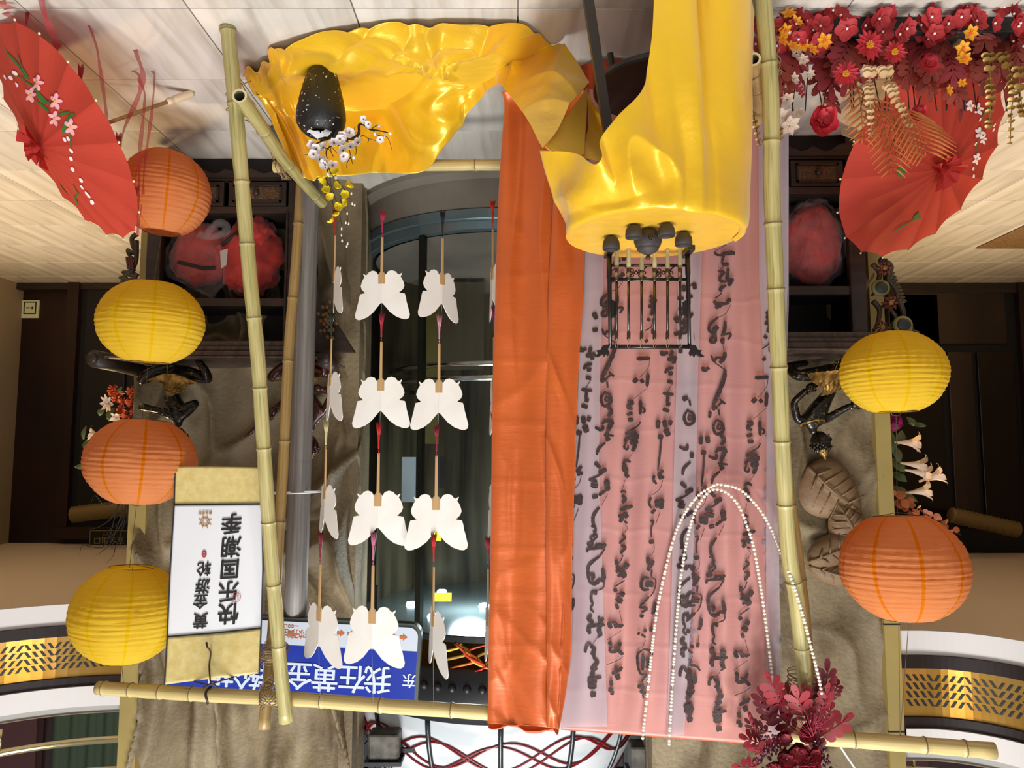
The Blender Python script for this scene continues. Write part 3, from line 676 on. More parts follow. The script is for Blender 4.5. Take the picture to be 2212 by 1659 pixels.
# ================================================================= BAMBOO FRAME
M_bam = mat('bamboo_green', '#a0945c', .38, 0, .5, n=dict(c='#b7a974', s=3, st=(7, .9, 1), d=4, lo=.35, hi=.65), n2=dict(c='#7b7c48', s=4, st=(5, 1.2, 1), d=3, lo=.52, hi=.75), bump=(.06, 20, (8, .6, 1)), uv=True)
M_bamy = mat('bamboo_yellow', '#cdb980', .35, 0, .5, n=dict(c='#b7a065', s=3, st=(7, .8, 1), d=4, lo=.4, hi=.7), n2=dict(c='#8d6f3e', s=5, st=(3, 2.2, 1), d=5, lo=.66, hi=.74), bump=(.06, 20, (8, .6, 1)), uv=True)
M_bamt = mat('bamboo_tan', '#a88a55', .42, n=dict(c='#8b7044', s=3, st=(6, .8, 1), lo=.4, hi=.7), n2=dict(c='#6d5530', s=9, st=(3, 2, 1), lo=.62, hi=.72), uv=True)
M_node = mat('bamboo_node', '#7a683e', .5); M_cut = mat('bamboo_cut', '#d8c79a', .6)
def bamboo(label, pts, r, m, step=.245, off=.1, hollow=(False, False), nodes=None, grp=None, r1=None):
    pts = [Vector(p) for p in pts]; n = 60; S = spline(pts, n); acc = [0]
    for i in range(1, n): acc.append(acc[-1] + (S[i] - S[i - 1]).length)
    L = acc[-1]; t = thing('bamboo_pole', pts[0], label, 'pole', grp)
    if nodes is None:
        nodes = []; d = off; k = 0
        while d < L - .02: nodes.append(d); d += step * (1 + .12 * math.sin(k * 2.3)); k += 1
    def at(s):
        for i in range(1, n):
            if s <= acc[i] + 1e-9: return S[i - 1].lerp(S[i], (s - acc[i - 1]) / max(acc[i] - acc[i - 1], 1e-9))
        return S[-1]
    ss = sorted(set([i * L / 70 for i in range(71)] + [x for d in nodes for x in (d - .012, d - .004, d, d + .004, d + .012) if 0 < x < L]))
    path = [at(s) + Vector((nz(s * 1.5, r * 90) * .004, 0, 0)) for s in ss]; rad = []
    for s in ss:
        d = min([abs(s - q) for q in nodes] + [1]); rr = r + ((r1 or r) - r) * s / L
        k = rr * (1 - .045 * math.exp(-((d - .02) / .02) ** 2)) + rr * .09 * math.exp(-(d / .006) ** 2)
        rad.append(k)
    MB().tube(path, rad, 20, cap=not (hollow[0] or hollow[1])).build('culm', m, t, smooth=True)
    for e, k in ((0, hollow[0]), (1, hollow[1])):
        if hollow[0] or hollow[1]:
            p = path[0] if e == 0 else path[-1]; d = (path[1] - path[0]).normalized() if e == 0 else (path[-2] - path[-1]).normalized()
            M = d.to_track_quat('Z', 'Y').to_matrix(); ri = r * .70
            MB().lathe([(r, 0), (ri, 0)] , 20, p, M).build('cut_rim', M_cut, t)
            MB().lathe([(ri, 0), (ri, .08), (.001, .082)], 20, p, M).build('hollow', mat('bamboo_inner', '#5d5a42', .8), t)
    for d in nodes:
        a, b = at(max(d - .005, 0)), at(min(d + .005, L)); ax = (b - a).normalized(); rr = (r + ((r1 or r) - r) * d / L) * 1.03
        o = Vector((nz(d * 1.5, r * 90) * .004, 0, 0))
        MB().lathe([(rr, -.003), (rr + .0022, -.001), (rr + .0012, .0015), (rr, .003)], 20, (a + b) / 2 + o, ax.to_track_quat('Z', 'Y').to_matrix()).build('node', M_node, t, smooth=True)
    return t
ZR = .275
Ytl, Ytr = BY(600), BY(1760)
fl_foot = Wz(491, 58, .0); fl_foot.z = .0
Yf = fl_foot.y
def along(y0, y1, Ya, Yb, xs):   # points down a post whose pixel column is given at several rows
    return [P(x, y, Ya + (Yb - Ya) * (y - y0) / (y1 - y0)) for x, y in xs]
front_l = [fl_foot] + along(58, 1560, Yf, Ytl - .05, [(506, 200), (524, 400), (541, 600), (557, 760), (569, 950), (582, 1150), (596, 1310), (606, 1440), (618, 1558)])
bamboo('front left-hand upright bamboo post, green tinged, crossing in front of the hanging scroll', front_l, .0265, M_bam, .252, .012)
back_l = along(340, 1580, 3.45, Ytl + .06, [(655, 300), (640, 560), (624, 760), (608, 1060), (592, 1330), (581, 1450), (570, 1575)]); p0 = back_l[0].copy(); p0 += (back_l[0] - back_l[1]) * 1.0; p0.z = 0.0
k = (back_l[0].z) / (back_l[1].z - back_l[0].z); p0 = back_l[0] - (back_l[1] - back_l[0]) * k
bamboo('tan rear bamboo leg beside the grey steel pole, tied to the green front post', [p0] + back_l, .023, M_bamt, .34, .2)
fr = along(0, 1480, 2.18, Ytr - .05, [(1648, 0), (1665, 200), (1668, 400), (1676, 600), (1682, 760), (1692, 1000), (1703, 1180), (1722, 1300), (1738, 1450), (1752, 1560)])
k = fr[0].z / (fr[1].z - fr[0].z); p0 = fr[0] - (fr[1] - fr[0]) * k
bamboo('front upright bamboo post at the edge of the pink calligraphy cloth', [p0] + fr, .0262, M_bam, .236, .3)
brr = along(700, 1560, 2.9, Ytr + .07, [(1652, 300), (1668, 700), (1690, 960), (1712, 1130), (1734, 1300), (1746, 1450), (1750, 1540)])
k = brr[0].z / (brr[1].z - brr[0].z); p0 = brr[0] - (brr[1] - brr[0]) * k
bamboo('tan rear bamboo leg behind the post by the pearl strings', [p0] + brr, .022, M_bamt, .3, .2)
def bar_pt(x, y, dY=0): return P(x, y, BY(x) + dY)
top_pts = [bar_pt(212, 1486, -.012), bar_pt(430, 1500, -.012), bar_pt(650, 1511), bar_pt(850, 1526), bar_pt(1060, 1540), bar_pt(1400, 1566), bar_pt(1760, 1592), bar_pt(1960, 1607), bar_pt(2150, 1622)]
bamboo('long pale yellow bamboo top rail with brown scorch marks carrying the cloths and butterflies', top_pts, .0275, M_bamy, .2, .03, nodes=[.03, .155, .29, .43, .74, .98, 1.22, 1.5, 2.9, 3.12, 3.24], r1=.026)
sl0 = P(517, 207, 2.70); sl0.z = ZR + .03; sl0 = Wz(517, 207, sl0.z)
bamboo('short green bamboo side rail with open end, tied to the left-hand post near the floor', [sl0, Wz(566, 276, ZR + .03), Wz(618, 350, ZR + .03), Wz(697, 438, ZR + .035)], .0255, M_bam, .33, .27, hollow=(True, True))
bamboo('pale bamboo rear floor rail under the yellow satin', [P(592, 361, 3.20), P(850, 358, 3.16), P(1080, 356, 3.12), P(1400, 352, 3.04), P(1660, 348, 2.98)], .025, M_bamy, .29, .3, hollow=(False, True))
sr0 = Wz(1628, 128, ZR + .02)
bamboo('short pale bamboo side rail with open end, behind the yellow drape hem', [sr0, Wz(1634, 200, ZR + .02), Wz(1645, 330, ZR + .02)], .022, M_bamt, .25, .2, hollow=(True, False))
# twine
M_twine = mat('twine', '#a08660', .85, bump=(1, 200)); M_tape = mat('clear_tape', '#cfc9b0', .1, 0, .8, transp=.7)
def lashing(label, cen, axes, rr, turns, seed, wd=.05):
    rnd = random.Random(seed); t = thing('twine_lashing', cen, label, 'twine')
    for k in range(turns):
        ax, r1_, r2_ = axes[k % len(axes)]; ax = Vector(ax).normalized()
        M = ax.to_track_quat('Z', 'Y').to_matrix(); o = (k / turns - .5) * wd; tilt = rnd.uniform(-.35, .35)
        pts = []
        for i in range(25):
            a = 2 * math.pi * i / 24; pts.append(Vector(cen) + M @ Vector((math.cos(a) * r1_, math.sin(a) * r2_, o + tilt * .03 * math.cos(a) + rnd.uniform(-.001, .001))))
        MB().tube(pts, .0019, 5).build('strand', M_twine, t, smooth=True)
    for k in range(2):
        p = Vector(cen) + Vector((rnd.uniform(-.02, .02), -rr - .004, 0)); MB().tube(spline([p, p + Vector((rnd.uniform(-.05, .05), -.008, -.04)), p + Vector((rnd.uniform(-.06, .06), .0, -.09))], 8), .0017, 5).build('loose_end', M_twine, t, smooth=True)
    return t
up = (0.05, 0, 1)
lashing('twine binding the open ended green side rail to the left-hand post near the floor', P(522, 236, 2.72), [(up, .06, .045), ((.6, .5, .6), .055, .045), ((-.4, .6, .8), .06, .045)], .04, 9, 3)
lashing('twine binding the side rail to the pale rear rail beside the steel pole foot', P(614, 366, 3.20), [((1, 0, .1), .04, .045), ((1, .4, .4), .045, .045)], .03, 7, 4, .03)
lashing('twine and tape holding the two left-hand legs together below the top rail', P(592, 1412, Ytl), [(up, .075, .045), ((.15, 0, 1), .075, .05)], .04, 9, 5)
lashing('crossed twine tying the left-hand legs to the top rail', P(590, 1500, Ytl), [((.7, 0, .7), .075, .06), ((-.7, 0, .7), .075, .06), (up, .06, .05)], .04, 9, 6, .03)
lashing('pale twine binding the open pale side rail to the post beside the yellow drape', P(1648, 150, 2.28), [(up, .055, .045), ((.2, 0, 1), .055, .05), ((-.3, 0, 1), .055, .05)], .04, 12, 7, .07)
lashing('twine wound round the post tops behind the red foliage bouquet', P(1742, 1487, Ytr), [(up, .075, .06), ((.1, 0, 1), .075, .06)], .04, 12, 8, .09)
tz = thing('cable_tie', P(640, 1064, 3.2), 'white cable tie holding the rear bamboo leg to the grey steel pole', 'cable tie')
pc = P(640, 1064, 3.33); MB().tube([pc + Vector((.12 * math.cos(a), -.0 + .085 * math.sin(a), .004 * math.cos(a))) for a in [2 * math.pi * i / 30 for i in range(31)]], .0032, 6).tube([P(592, 1064, 3.25), P(604, 1064, 3.25)], .005, 6).build('band', mat('white_plastic', '#dfe3ea', .4), tz, smooth=True)
# ---------------------------------------------------------------- steel sign post with the blue sign
tp = thing('sign_post', (P(655, 300, 3.45).x, 3.45, 0), 'grey galvanised steel pole on a round dark base beside the bamboo leg', 'pole')
M_galv = mat('galvanised', '#85807c', .5, .15, n=dict(c='#6a6562', s=3, st=(9, .6, 1)), n2=dict(c='#86795a', s=2, st=(6, .3, 1), lo=.6, hi=.75), uv=True, bump=(.1, 40, (9, 1, 1)))
pb = Wz(668, 300, .02); pb.y = 3.45; bx = P(672, 300, 3.45).x
MB().tube([(bx + .0, 3.45, .02), P(667, 385, 3.45), P(655, 800, 3.45), P(642, 1200, 3.45), P(636, 1392, 3.45)], .051, 24).build('pole', M_galv, tp, smooth=True)
MB().lathe([(.001, 0), (.20, 0), (.21, .012), (.20, .03), (.07, .045), (.001, .046)], 40, (bx, 3.45, 0)).build('base_disc', mat('base_blue_grey', '#4a5964', .4), tp, smooth=True)
Ysg = 3.42
pl_, pr_ = P(372, 1413, Ysg), P(908, 1440, Ysg)
Ms = frame(pr_, pl_); W_ = (pl_ - pr_).length; H_ = px(178, Ysg)
cs = (pl_ + pr_) / 2
ts = thing('street_sign', cs, 'blue and white direction sign with large white Chinese writing on the steel pole', 'sign')
Mc = Matrix.Translation(cs) @ Ms
def rrect(w_, h_, r, n=6):
    o = []
    for (sx, sz, a0) in ((1, 1, 0), (-1, 1, 90), (-1, -1, 180), (1, -1, 270)):
        for i in range(n + 1):
            a = math.radians(a0 + 90 * i / n); o.append((sx * (w_ / 2 - r) + r * math.cos(a), sz * (h_ / 2 - r) + r * math.sin(a)))
    return o
MB().prism(rrect(W_, H_, .05), .05, Mc).build('sign_case', mat('sign_case', '#4f5654', .4, .5), ts)
Mi = Mc @ Matrix.Translation((0, -.028, 0))
M_blue = mat('sign_blue', '#1a2f94', .22, .0, .5, n=dict(c='#20389f', s=2)); M_whs = mat('sign_white', '#c3ccda', .25)
MB().prism(rrect(W_ - .03, H_ - .03, .04), .008, Mi).build('white_face', M_whs, ts)
zb = -H_ / 2 + px(55, Ysg)
MB().prism([(-W_ / 2 + .015, zb), (W_ / 2 - .015, zb), (W_ / 2 - .015, H_ / 2 - .05), (W_ / 2 - .05, H_ / 2 - .016), (-W_ / 2 + .05, H_ / 2 - .016), (-W_ / 2 + .015, H_ / 2 - .05)], .010, Mi).build('blue_face', M_blue, ts)
Minv = Mc.inverted()
M_wl = mat('letter_white', '#c9d4e6', .3)
for ch, x, y, s in (('我', 819, 1459, 58), ('在', 764, 1457, 58), ('黄', 706, 1454, 58), ('金', 650, 1450, 58), ('游', 594, 1447, 58), ('轮', 540, 1450, 58), ('想', 484, 1444, 58), ('东', 886, 1463, 30)):
    q = Minv @ P(x, y, Ysg); text_mb(ch, px(s, Ysg) * 1.02, Mc @ T((q.x, -.0345, q.z)), .001, .0016 if s > 40 else .0009).build('lettering', M_wl, ts)
M_ol = mat('letter_orange', '#b5652c', .4)
for ch, x, y, s in (('好', 649, 1365, 20), ('黄', 633, 1364, 20), ('金', 617, 1363, 20), ('你', 668, 1367, 20)):
    q = Minv @ P(x, y, Ysg); text_mb(ch, px(s, Ysg), Mc @ T((q.x, -.033, q.z))).build('lettering', M_ol, ts)
q = Minv @ P(632, 1349, Ysg); text_mb('—GOLD', px(9, Ysg), Mc @ T((q.x, -.033, q.z))).build('lettering', M_ol, ts)
for x, y in ((740, 1364), (762, 1366), (808, 1368), (832, 1369), (852, 1371), (874, 1373)):
    q = Minv @ P(x, y, Ysg); u = px(1, Ysg)
    MB().prism([(q.x + 8 * u, q.z - 3 * u), (q.x + 1 * u, q.z - 3 * u), (q.x + 1 * u, q.z - 7 * u), (q.x - 8 * u, q.z), (q.x + 1 * u, q.z + 7 * u), (q.x + 1 * u, q.z + 3 * u), (q.x + 8 * u, q.z + 3 * u)], .002, Mc @ Matrix.Translation((0, -.033, 0))).build('arrow', M_ol, ts)
# ---------------------------------------------------------------- hanging scroll
Ysc = 3.03
tl = thing('hanging_scroll', P(460, 1478, Ysc), 'white and gold hanging scroll with black Chinese writing, tied to the top rail', 'scroll')
def quad_strip(rows, name, m, par, solid=.0015, nu=24, nv=12, disp=None):
    return MB().grid(patch(rows, nu, nv, disp)).build(name, m, par, smooth=True, solid=solid)
M_gsilk = mat('gold_silk', '#c6b06c', .42, .0, n=dict(c='#d2c083', s=30), bump=(.15, 40)); M_paper = mat('scroll_paper', '#d9d9de', .6)
dsp = lambda u, v, p: .001 * nz(p.x * 8, p.z * 5) 
def scrollpt(x, y): return P(x, y, Ysc + .0)
rowsB = [[scrollpt(378, 1008), scrollpt(470, 1008), scrollpt(566, 1010)], [scrollpt(376, 1090), scrollpt(470, 1089), scrollpt(566, 1088)]]
rowsP = [[scrollpt(376, 1090), scrollpt(470, 1089), scrollpt(566, 1088)], [scrollpt(367, 1240), scrollpt(470, 1236), scrollpt(568, 1230)], [scrollpt(361, 1377), scrollpt(470, 1368), scrollpt(564, 1358)]]
rowsT = [[scrollpt(361, 1377), scrollpt(470, 1368), scrollpt(564, 1358)], [scrollpt(355, 1479), P(460, 1466, Ysc - .03), scrollpt(560, 1455)]]
quad_strip(rowsB, 'gold_band', M_gsilk, tl, disp=dsp); quad_strip(rowsP, 'paper', M_paper, tl, disp=dsp, nv=30)
quad_strip(rowsT, 'gold_band', M_gsilk, tl, disp=lambda u, v, p: .006 * ridge(p.x * 6 + p.z * 3, p.z * 2.5))
ed = MB()
for pts in ([(378, 1008), (376, 1090), (367, 1240), (361, 1377), (355, 1479)], [(566, 1010), (566, 1088), (568, 1230), (564, 1358), (560, 1455)], [(376, 1091), (470, 1090), (566, 1089)], [(361, 1376), (470, 1367), (564, 1357)]):
    ed.tube([P(x, y, Ysc - .004) for x, y in pts], .0028, 6)
ed.build('black_border', mat('ink_border', '#15120f', .5), tl)
M_ink = mat('brush_ink', '#1b1918', .5)
Mp = frame(P(560, 1230, Ysc), P(370, 1240, Ysc))
def scroll_char(ch, x, y, s, off=0, m=M_ink, sx=1.0, dy=-.0035):
    c = P(x, y, Ysc); M = Matrix.Translation(c + Vector((0, dy, 0))) @ Mp @ Matrix.Diagonal((sx, 1, 1, 1)); 
    sh = Matrix.Identity(4); sh[0][2] = .10
    text_mb(ch, px(s, Ysc), M @ sh, .0006, off).build('lettering', m, tl)
for ch, x, y, s in (('快', 494, 1322, 46), ('乐', 494, 1274, 46), ('国', 497, 1226, 44), ('潮', 500, 1178, 46), ('季', 501, 1128, 46)): scroll_char(ch, x, y, s, .0020, sx=.98)
for ch, x, y, s in (('黄', 434, 1338, 34), ('金', 434, 1297, 32), ('游', 439, 1264, 32), ('轮', 441, 1226, 32)): scroll_char(ch, x, y, s, .0013)
M_seal = mat('seal_red', '#9c2b33', .6); M_logo = mat('logo_gold', '#a97a3e', .5)
scroll_char('黄金游轮', 444, 1108, 7.5, 0, M_logo)
def ring_mb(c, r, th, mb): return mb.tube([c + Vector((r * math.cos(a), 0, r * math.sin(a))) for a in [2 * math.pi * i / 24 for i in range(25)]], th, 5)
sm = MB(); c = P(509, 1290, Ysc - .006); r = px(10.5, Ysc); ring_mb(c, r, .0009, sm)
for (a, b_) in (((-.5, .7), (-.5, -.1)), ((-.5, -.1), (.0, -.1)), ((0, .8), (0, .1)), ((.45, .7), (.45, -.3)), ((-.7, -.4), (.6, -.4)), ((-.2, -.4), (-.2, -.9)), ((.3, -.5), (.3, -.8)), ((.1, .4), (.7, .4))):
    sm.tube([c + Vector((a[0] * r, 0, a[1] * r)), c + Vector((b_[0] * r, 0, b_[1] * r))], .0008, 5)
sm.build('seal', M_seal, tl)
sm = MB(); c = P(441, 1197, Ysc - .004); r = px(6, Ysc)
sm.prism([(r * .9 * math.cos(a), r * 1.25 * math.sin(a)) for a in [2 * math.pi * i / 16 for i in range(16)]], .001, Matrix.Translation(c)); sm.build('seal', M_seal, tl)
sm = MB()
for (u, v, a, b_) in ((-.4, .5, .4, .5), (0, .9, 0, -.8), (-.45, 0, .45, 0), (-.4, -.5, .4, -.5)): sm.tube([c + Vector((u * r, -.001, v * r)), c + Vector((a * r, -.001, b_ * r))], .0005, 4)
sm.build('seal_mark', M_paper, tl)
lg = MB(); c = P(443, 1128, Ysc - .004); ring_mb(c, px(9, Ysc), .0016, lg); ring_mb(c, px(4.5, Ysc), .0010, lg)
for k in range(8):
    a = k * math.pi / 4 + .39; d = Vector((math.cos(a), 0, math.sin(a))); lg.tube([c + d * px(4.5, Ysc), c + d * px(13.5, Ysc)], [.0009, .0014], 5); lg.ball(c + d * px(13.5, Ysc), .0019, 6, 4)
lg.tube([P(430, 1104, Ysc - .003), P(458, 1103, Ysc - .003)], .0004, 4); lg.build('wheel_logo', M_logo, tl, smooth=True)
st = MB().tube(spline([P(446, 1388, Ysc - .02), P(448, 1398, Ysc - .03), P(455, 1410, Ysc - .02), P(452, 1440, Ysc - .02), P(455, 1478, Ysc - .05)], 16), [.0045, .004, .004, .004, .0035, .003, .003, .003, .003, .003, .003, .003, .003, .003, .003, .003], 7)
st.tube(spline([P(420, 1472, Ysc - .02), P(440, 1477, Ysc - .04), P(456, 1478, Ysc - .05), P(480, 1470, Ysc - .04), P(506, 1463, Ysc - .02)], 14), .003, 7)
st.tube(spline([P(440, 1486, Ysc - .06), P(456, 1477, Ysc - .07), P(468, 1484, Ysc - .06)], 10), .004, 7)
bc = bar_pt(452, 1501, -.012); st.tube([bc + Vector((.004 * math.cos(a * 3), .031 * math.sin(a), .031 * math.cos(a))) for a in [2 * math.pi * i / 20 for i in range(21)]], .0045, 7)
st.build('tie_ribbon', mat('dark_ribbon', '#2a1a1c', .5), tl, smooth=True)
# ================================================================= TABLE, SATIN, TEA THINGS
TC = Vector((-.451, 2.30, 0)); TZ = .812; TR = .272
M_tbl = mat('table_wood', '#352a22', .45, n=dict(c='#241b15', s=4, st=(1, 5, 1)))
tb = thing('round_table', TC, 'small dark round table with a lower shelf under the yellow satin', 'table')
MB().lathe([(.001, TZ - .03), (TR - .01, TZ - .03), (TR, TZ - .02), (TR, TZ - .006), (TR - .006, TZ - .002), (.001, TZ - .002)], 64, TC).build('tabletop', M_tbl, tb)
SHC = Vector((P(1424, 190, 2.38).x, 2.38, 0)); SHZ = P(1424, 190, 2.38).z
MB().lathe([(.001, SHZ - .012), (.215, SHZ - .012), (.22, SHZ - .006), (.22, SHZ + .006), (.215, SHZ + .012), (.001, SHZ + .012)], 64, SHC).build('shelf', mat('shelf_dark', '#2e241c', .5, n=dict(c='#1f1712', s=3, st=(1, 6, 1))), tb)
for (fx, fy, tx, ty) in ((.235, -.15, .12, -.10), (-.20, -.15, -.14, -.12), (-.22, .2, -.14, .14)):
    MB().tube([(TC.x + fx, TC.y + fy, 0), (TC.x + tx, TC.y + ty, TZ - .03)], [.0215, .0185], 4).build('leg', M_tbl, tb)
MB().tube([P(1318, 116, 2.46), P(1325, 172, 2.46)], .0115, 10).build('peg', M_tbl, tb)
M_sat = mat('yellow_satin', '#f5c51c', .30, .26, .8, n=dict(c='#f2bd14', s=2), bump=(.35, 4, (1, 1, 1), .04), bump2=(.15, 16, (1, 2.5, .6), .010), transl=.06, sheen=.2)
st_ = thing('satin_cloth', (TC.x, TC.y, TZ), 'shiny yellow satin cloth draped over the round table and spread across the floor', 'cloth')
cl = MB(); rings = []
for i in range(15):
    r = (TR + .006) * i / 14 + .0005; rings.append([(TC.x + r * math.cos(2 * math.pi * k / 96), TC.y + r * math.sin(2 * math.pi * k / 96), TZ + .003 + (.0025 * ridge(math.cos(k / 15.28) * r * 9 + 3, math.sin(k / 15.28) * r * 14) if 0 < i < 14 else 0)) for k in range(97)])
cl.grid(rings).build('table_cover', M_sat, st_, smooth=True)
cols = [(12, (1181, 320), 2.20), (-18, (1214, 327), 2.12), (-45, (1252, 337), 2.06), (-62, (1296, 349), 2.0), (-72, (1298, 300), 1.985), (-81, (1330, 256), 1.975), (-88, (1385, 197), 1.96), (-95, (1405, 120), 1.955), (-99, (1416, -100), 1.94), (-106, (1472, -110), 1.95), (-116, (1478, -110), 2.0), (-122, (1510, -110), 2.0), (-140, (1560, -110), 1.98), (-158, (1606, -60), 2.04), (-172, (1622, 20), 2.16), (-188, (1612, 120), 2.30)]
rows = []
for i in range(6):
    t = i / 5; row = []
    for (a, (hx, hy), hY) in cols:
        a = math.radians(a); rr = TR + .008
        p0 = Vector((TC.x + rr * math.cos(a), TC.y + rr * math.sin(a), TZ + .001)); p1 = P(hx, hy, hY)
        q = p0.lerp(p1, t); 
        if i == 1: q = q.lerp(Vector((p0.x, p0.y - .004, q.z)), .7)
        row.append(q)
    if i == 0: rows.append([Vector((TC.x + (TR - .012) * math.cos(math.radians(c_[0])), TC.y + (TR - .012) * math.sin(math.radians(c_[0])), TZ + .007)) for c_ in cols])
    rows.append(row)
def dfold(u, v, p):
    k = min(v * 1.8, 1); sm = lambda a, b: (lambda t: t * t * (3 - 2 * t))(min(max((u - a) / (b - a), 0), 1))
    d = .030 * (1 - sm(.60, .645)) * sm(.45, .60) + .026 * sm(.66, .80) * (1 - sm(.86, .885)) + .010 * sm(.89, .95)
    left = (1 - sm(.42, .55))
    return k * (d + .020 * left * ridge(p.x * 5 + p.z * 2.4, p.z * 3.0, 4) + .012 * left * math.sin(u * 34 - v * 5) + .006 * nz(p.x * 7, p.z * 2.5, 3))
MB().grid(patch(rows, 170, 70, dfold)).build('front_drape', M_sat, st_, smooth=True, solid=.0012)
rows = []
for i in range(4):
    rows.append([(TC.x + (TR + .008 + .02 * i / 3) * math.cos(math.radians(a)), TC.y + (TR + .008 + .03 * i / 3) * math.sin(math.radians(a)), TZ - .002 - (.20 + .04 * math.sin(a)) * i / 3) for a in range(12, 173, 20)])
MB().grid(patch(rows, 60, 20, lambda u, v, p: .012 * v * math.sin(u * 45))).build('back_drape', M_sat, st_, smooth=True)
def Fl(x, y, z=.012): return Wz(x, y, z)
S = [
 [P(1268, 188, 2.44), P(1236, 236, 2.30), P(1206, 286, 2.20), P(1172, 322, 2.12)],
 [P(1240, 132, 2.52), P(1206, 178, 2.44), P(1172, 226, 2.34), P(1140, 262, 2.28)],
 [P(1196, 88, 2.62), P(1172, 130, 2.62), P(1146, 176, 2.62), P(1112, 220, 2.60)],
 [Fl(1140, 56, .015), P(1124, 100, 2.70), P(1100, 146, 2.78), P(1078, 188, 2.86)],
 [Fl(1055, 44), Fl(1042, 96, .015), P(1026, 150, 2.88), P(1006, 245, 3.05)],
 [Fl(935, 43), Fl(932, 110, .015), Fl(935, 188), P(958, 312, 3.09)],
 [Fl(815, 49), Fl(820, 128, .02), P(828, 208, 3.10), P(913, 374, 3.115)],
 [Fl(700, 67), Fl(706, 148, .012), P(712, 222, 3.11), P(800, 378, 3.125)],
 [Fl(594, 96), Fl(612, 160, .012), P(640, 246, 3.12), P(705, 386, 3.135)],
 [Fl(562, 131, .02), P(576, 184, 3.0), P(612, 272, 3.12), P(664, 390, 3.14)],
 [Fl(519, 136, .03), P(543, 190, 2.98), P(584, 262, 3.08), P(632, 364, 3.14)]]
def dsw(u, v, p):
    n_ = .022 * ridge(p.x * 3.2 + p.y * 2.2, p.y * 3.0 - p.x * 1.2, 2) + .018 * ridge(p.x * 6 - p.y * 3, p.y * 3 + p.z * 4, 8) + .006 * nz(p.x * 9, p.y * 9, p.z * 9)
    if v > .8: n_ += .016 * math.sin(v * 90 + u * 3)
    c = Vector((P(945, 110, 2.78).x, 2.75)); d = (Vector((p.x, p.y)) - c).length; an = math.atan2(p.y - c.y, p.x - c.x)
    n_ += .022 * max(0, math.sin(an * 7)) ** 3 * max(0, 1 - d / .4) ** .5
    return -n_
G = patch(S, 80, 240, dsw)
for r in G:
    for i, q in enumerate(r):
        if q.z < .006: r[i] = Vector((q.x, q.y, .006))
MB().grid(G).build('floor_swag', M_sat, st_, smooth=True, solid=.0012)
tri = [[P(1268, 189, 2.445), P(1267, 255, 2.34), P(1262, 336, 2.17)], [P(1222, 252, 2.28), P(1224, 292, 2.22), P(1226, 332, 2.15)], [P(1176, 318, 2.14), P(1182, 322, 2.14), P(1190, 328, 2.14)]]
MB().grid(patch(tri, 24, 24, lambda u, v, p: .004 * nz(p.x * 9, p.z * 9))).build('folded_corner', M_sat, st_, smooth=True, solid=.001)
inn = [[P(1266, 190, 2.46), P(1272, 260, 2.40), P(1256, 340, 2.20)], [P(1290, 236, 2.44), P(1296, 290, 2.38), P(1300, 352, 2.15)], [P(1330, 262, 2.40), P(1345, 320, 2.30), P(1340, 380, 2.12)]]
MB().grid(patch(inn, 24, 24)).build('inner_fold', M_sat, st_, smooth=True)
# --- teapot and cups
M_clay = mat('grey_clay', '#3f3936', .6, 0, .35, n=dict(c='#353030', s=40), bump=(.1, 90))
def at_tab(x, y): p = Wz(x, y, TZ + .006); return p
def lathe_px(prof, c, s, n=36): return MB().lathe([(r * s, z * s) for r, z in prof], n, c)
cc = at_tab(1399, 497); s = px(1, cc.y)
tpot = thing('teapot', cc, 'round dark clay teapot with knobbed lid, its spout facing forward, between the cups', 'teapot')
lathe_px([(.1, 0), (14, 0), (20, 2), (27, 9), (30.5, 19), (30.5, 27), (27, 37), (23.5, 41), (22.5, 42)], cc, s).build('body', M_clay, tpot, smooth=True)
lathe_px([(24, 41), (23.5, 44), (19, 49), (11, 53), (4, 55), (3.5, 57), (5.5, 60), (6, 63), (4, 66.5), (.1, 67.5)], cc, s).build('lid', M_clay, tpot, smooth=True)
d = Vector((0, -1, .35)).normalized()
p0 = cc + Vector((0, -.030, 22 * s)); MB().tube([p0, p0 + Vector((0, -.016, .006)), p0 + Vector((0, -.030, .016))], [.011, .007, .0045], 14, cap=False).lathe([(.0045, 0), (.0025, .0005), (.0022, -.006), (.0001, -.007)], 14, p0 + Vector((0, -.030, .016)), Vector((0, -.9, .45)).to_track_quat('Z', 'Y').to_matrix()).build('spout', M_clay, tpot, smooth=True)
MB().tube(spline([cc + Vector((0, .028, 34 * s)), cc + Vector((0, .060, 36 * s)), cc + Vector((0, .066, 20 * s)), cc + Vector((0, .032, 10 * s))], 16), .005, 8).build('handle', M_clay, tpot, smooth=True)
for i, (x, y, lab) in enumerate(((1320, 511, 'small dark clay teacup nearest the orange cloth, beside the brush stand foot'), (1369, 486, 'small dark clay teacup in front of the teapot on the orange cloth side'), (1439, 483, 'small dark clay teacup in front of the teapot on the post side'), (1476, 502, 'small dark clay teacup farthest from the orange cloth'))):
    c = at_tab(x, y); s = px(1, c.y)
    t = thing('teacup', c, lab, 'cup', 'clay teacups around the teapot')
    lathe_px([(.1, 0), (9, 0), (10, 1), (14, 4), (18, 12), (19, 20), (19, 29), (18.2, 29.5), (17.4, 29), (17.2, 20), (15, 10), (9, 4), (.1, 3.5)], c, s).build('bowl', M_clay, t, smooth=True)
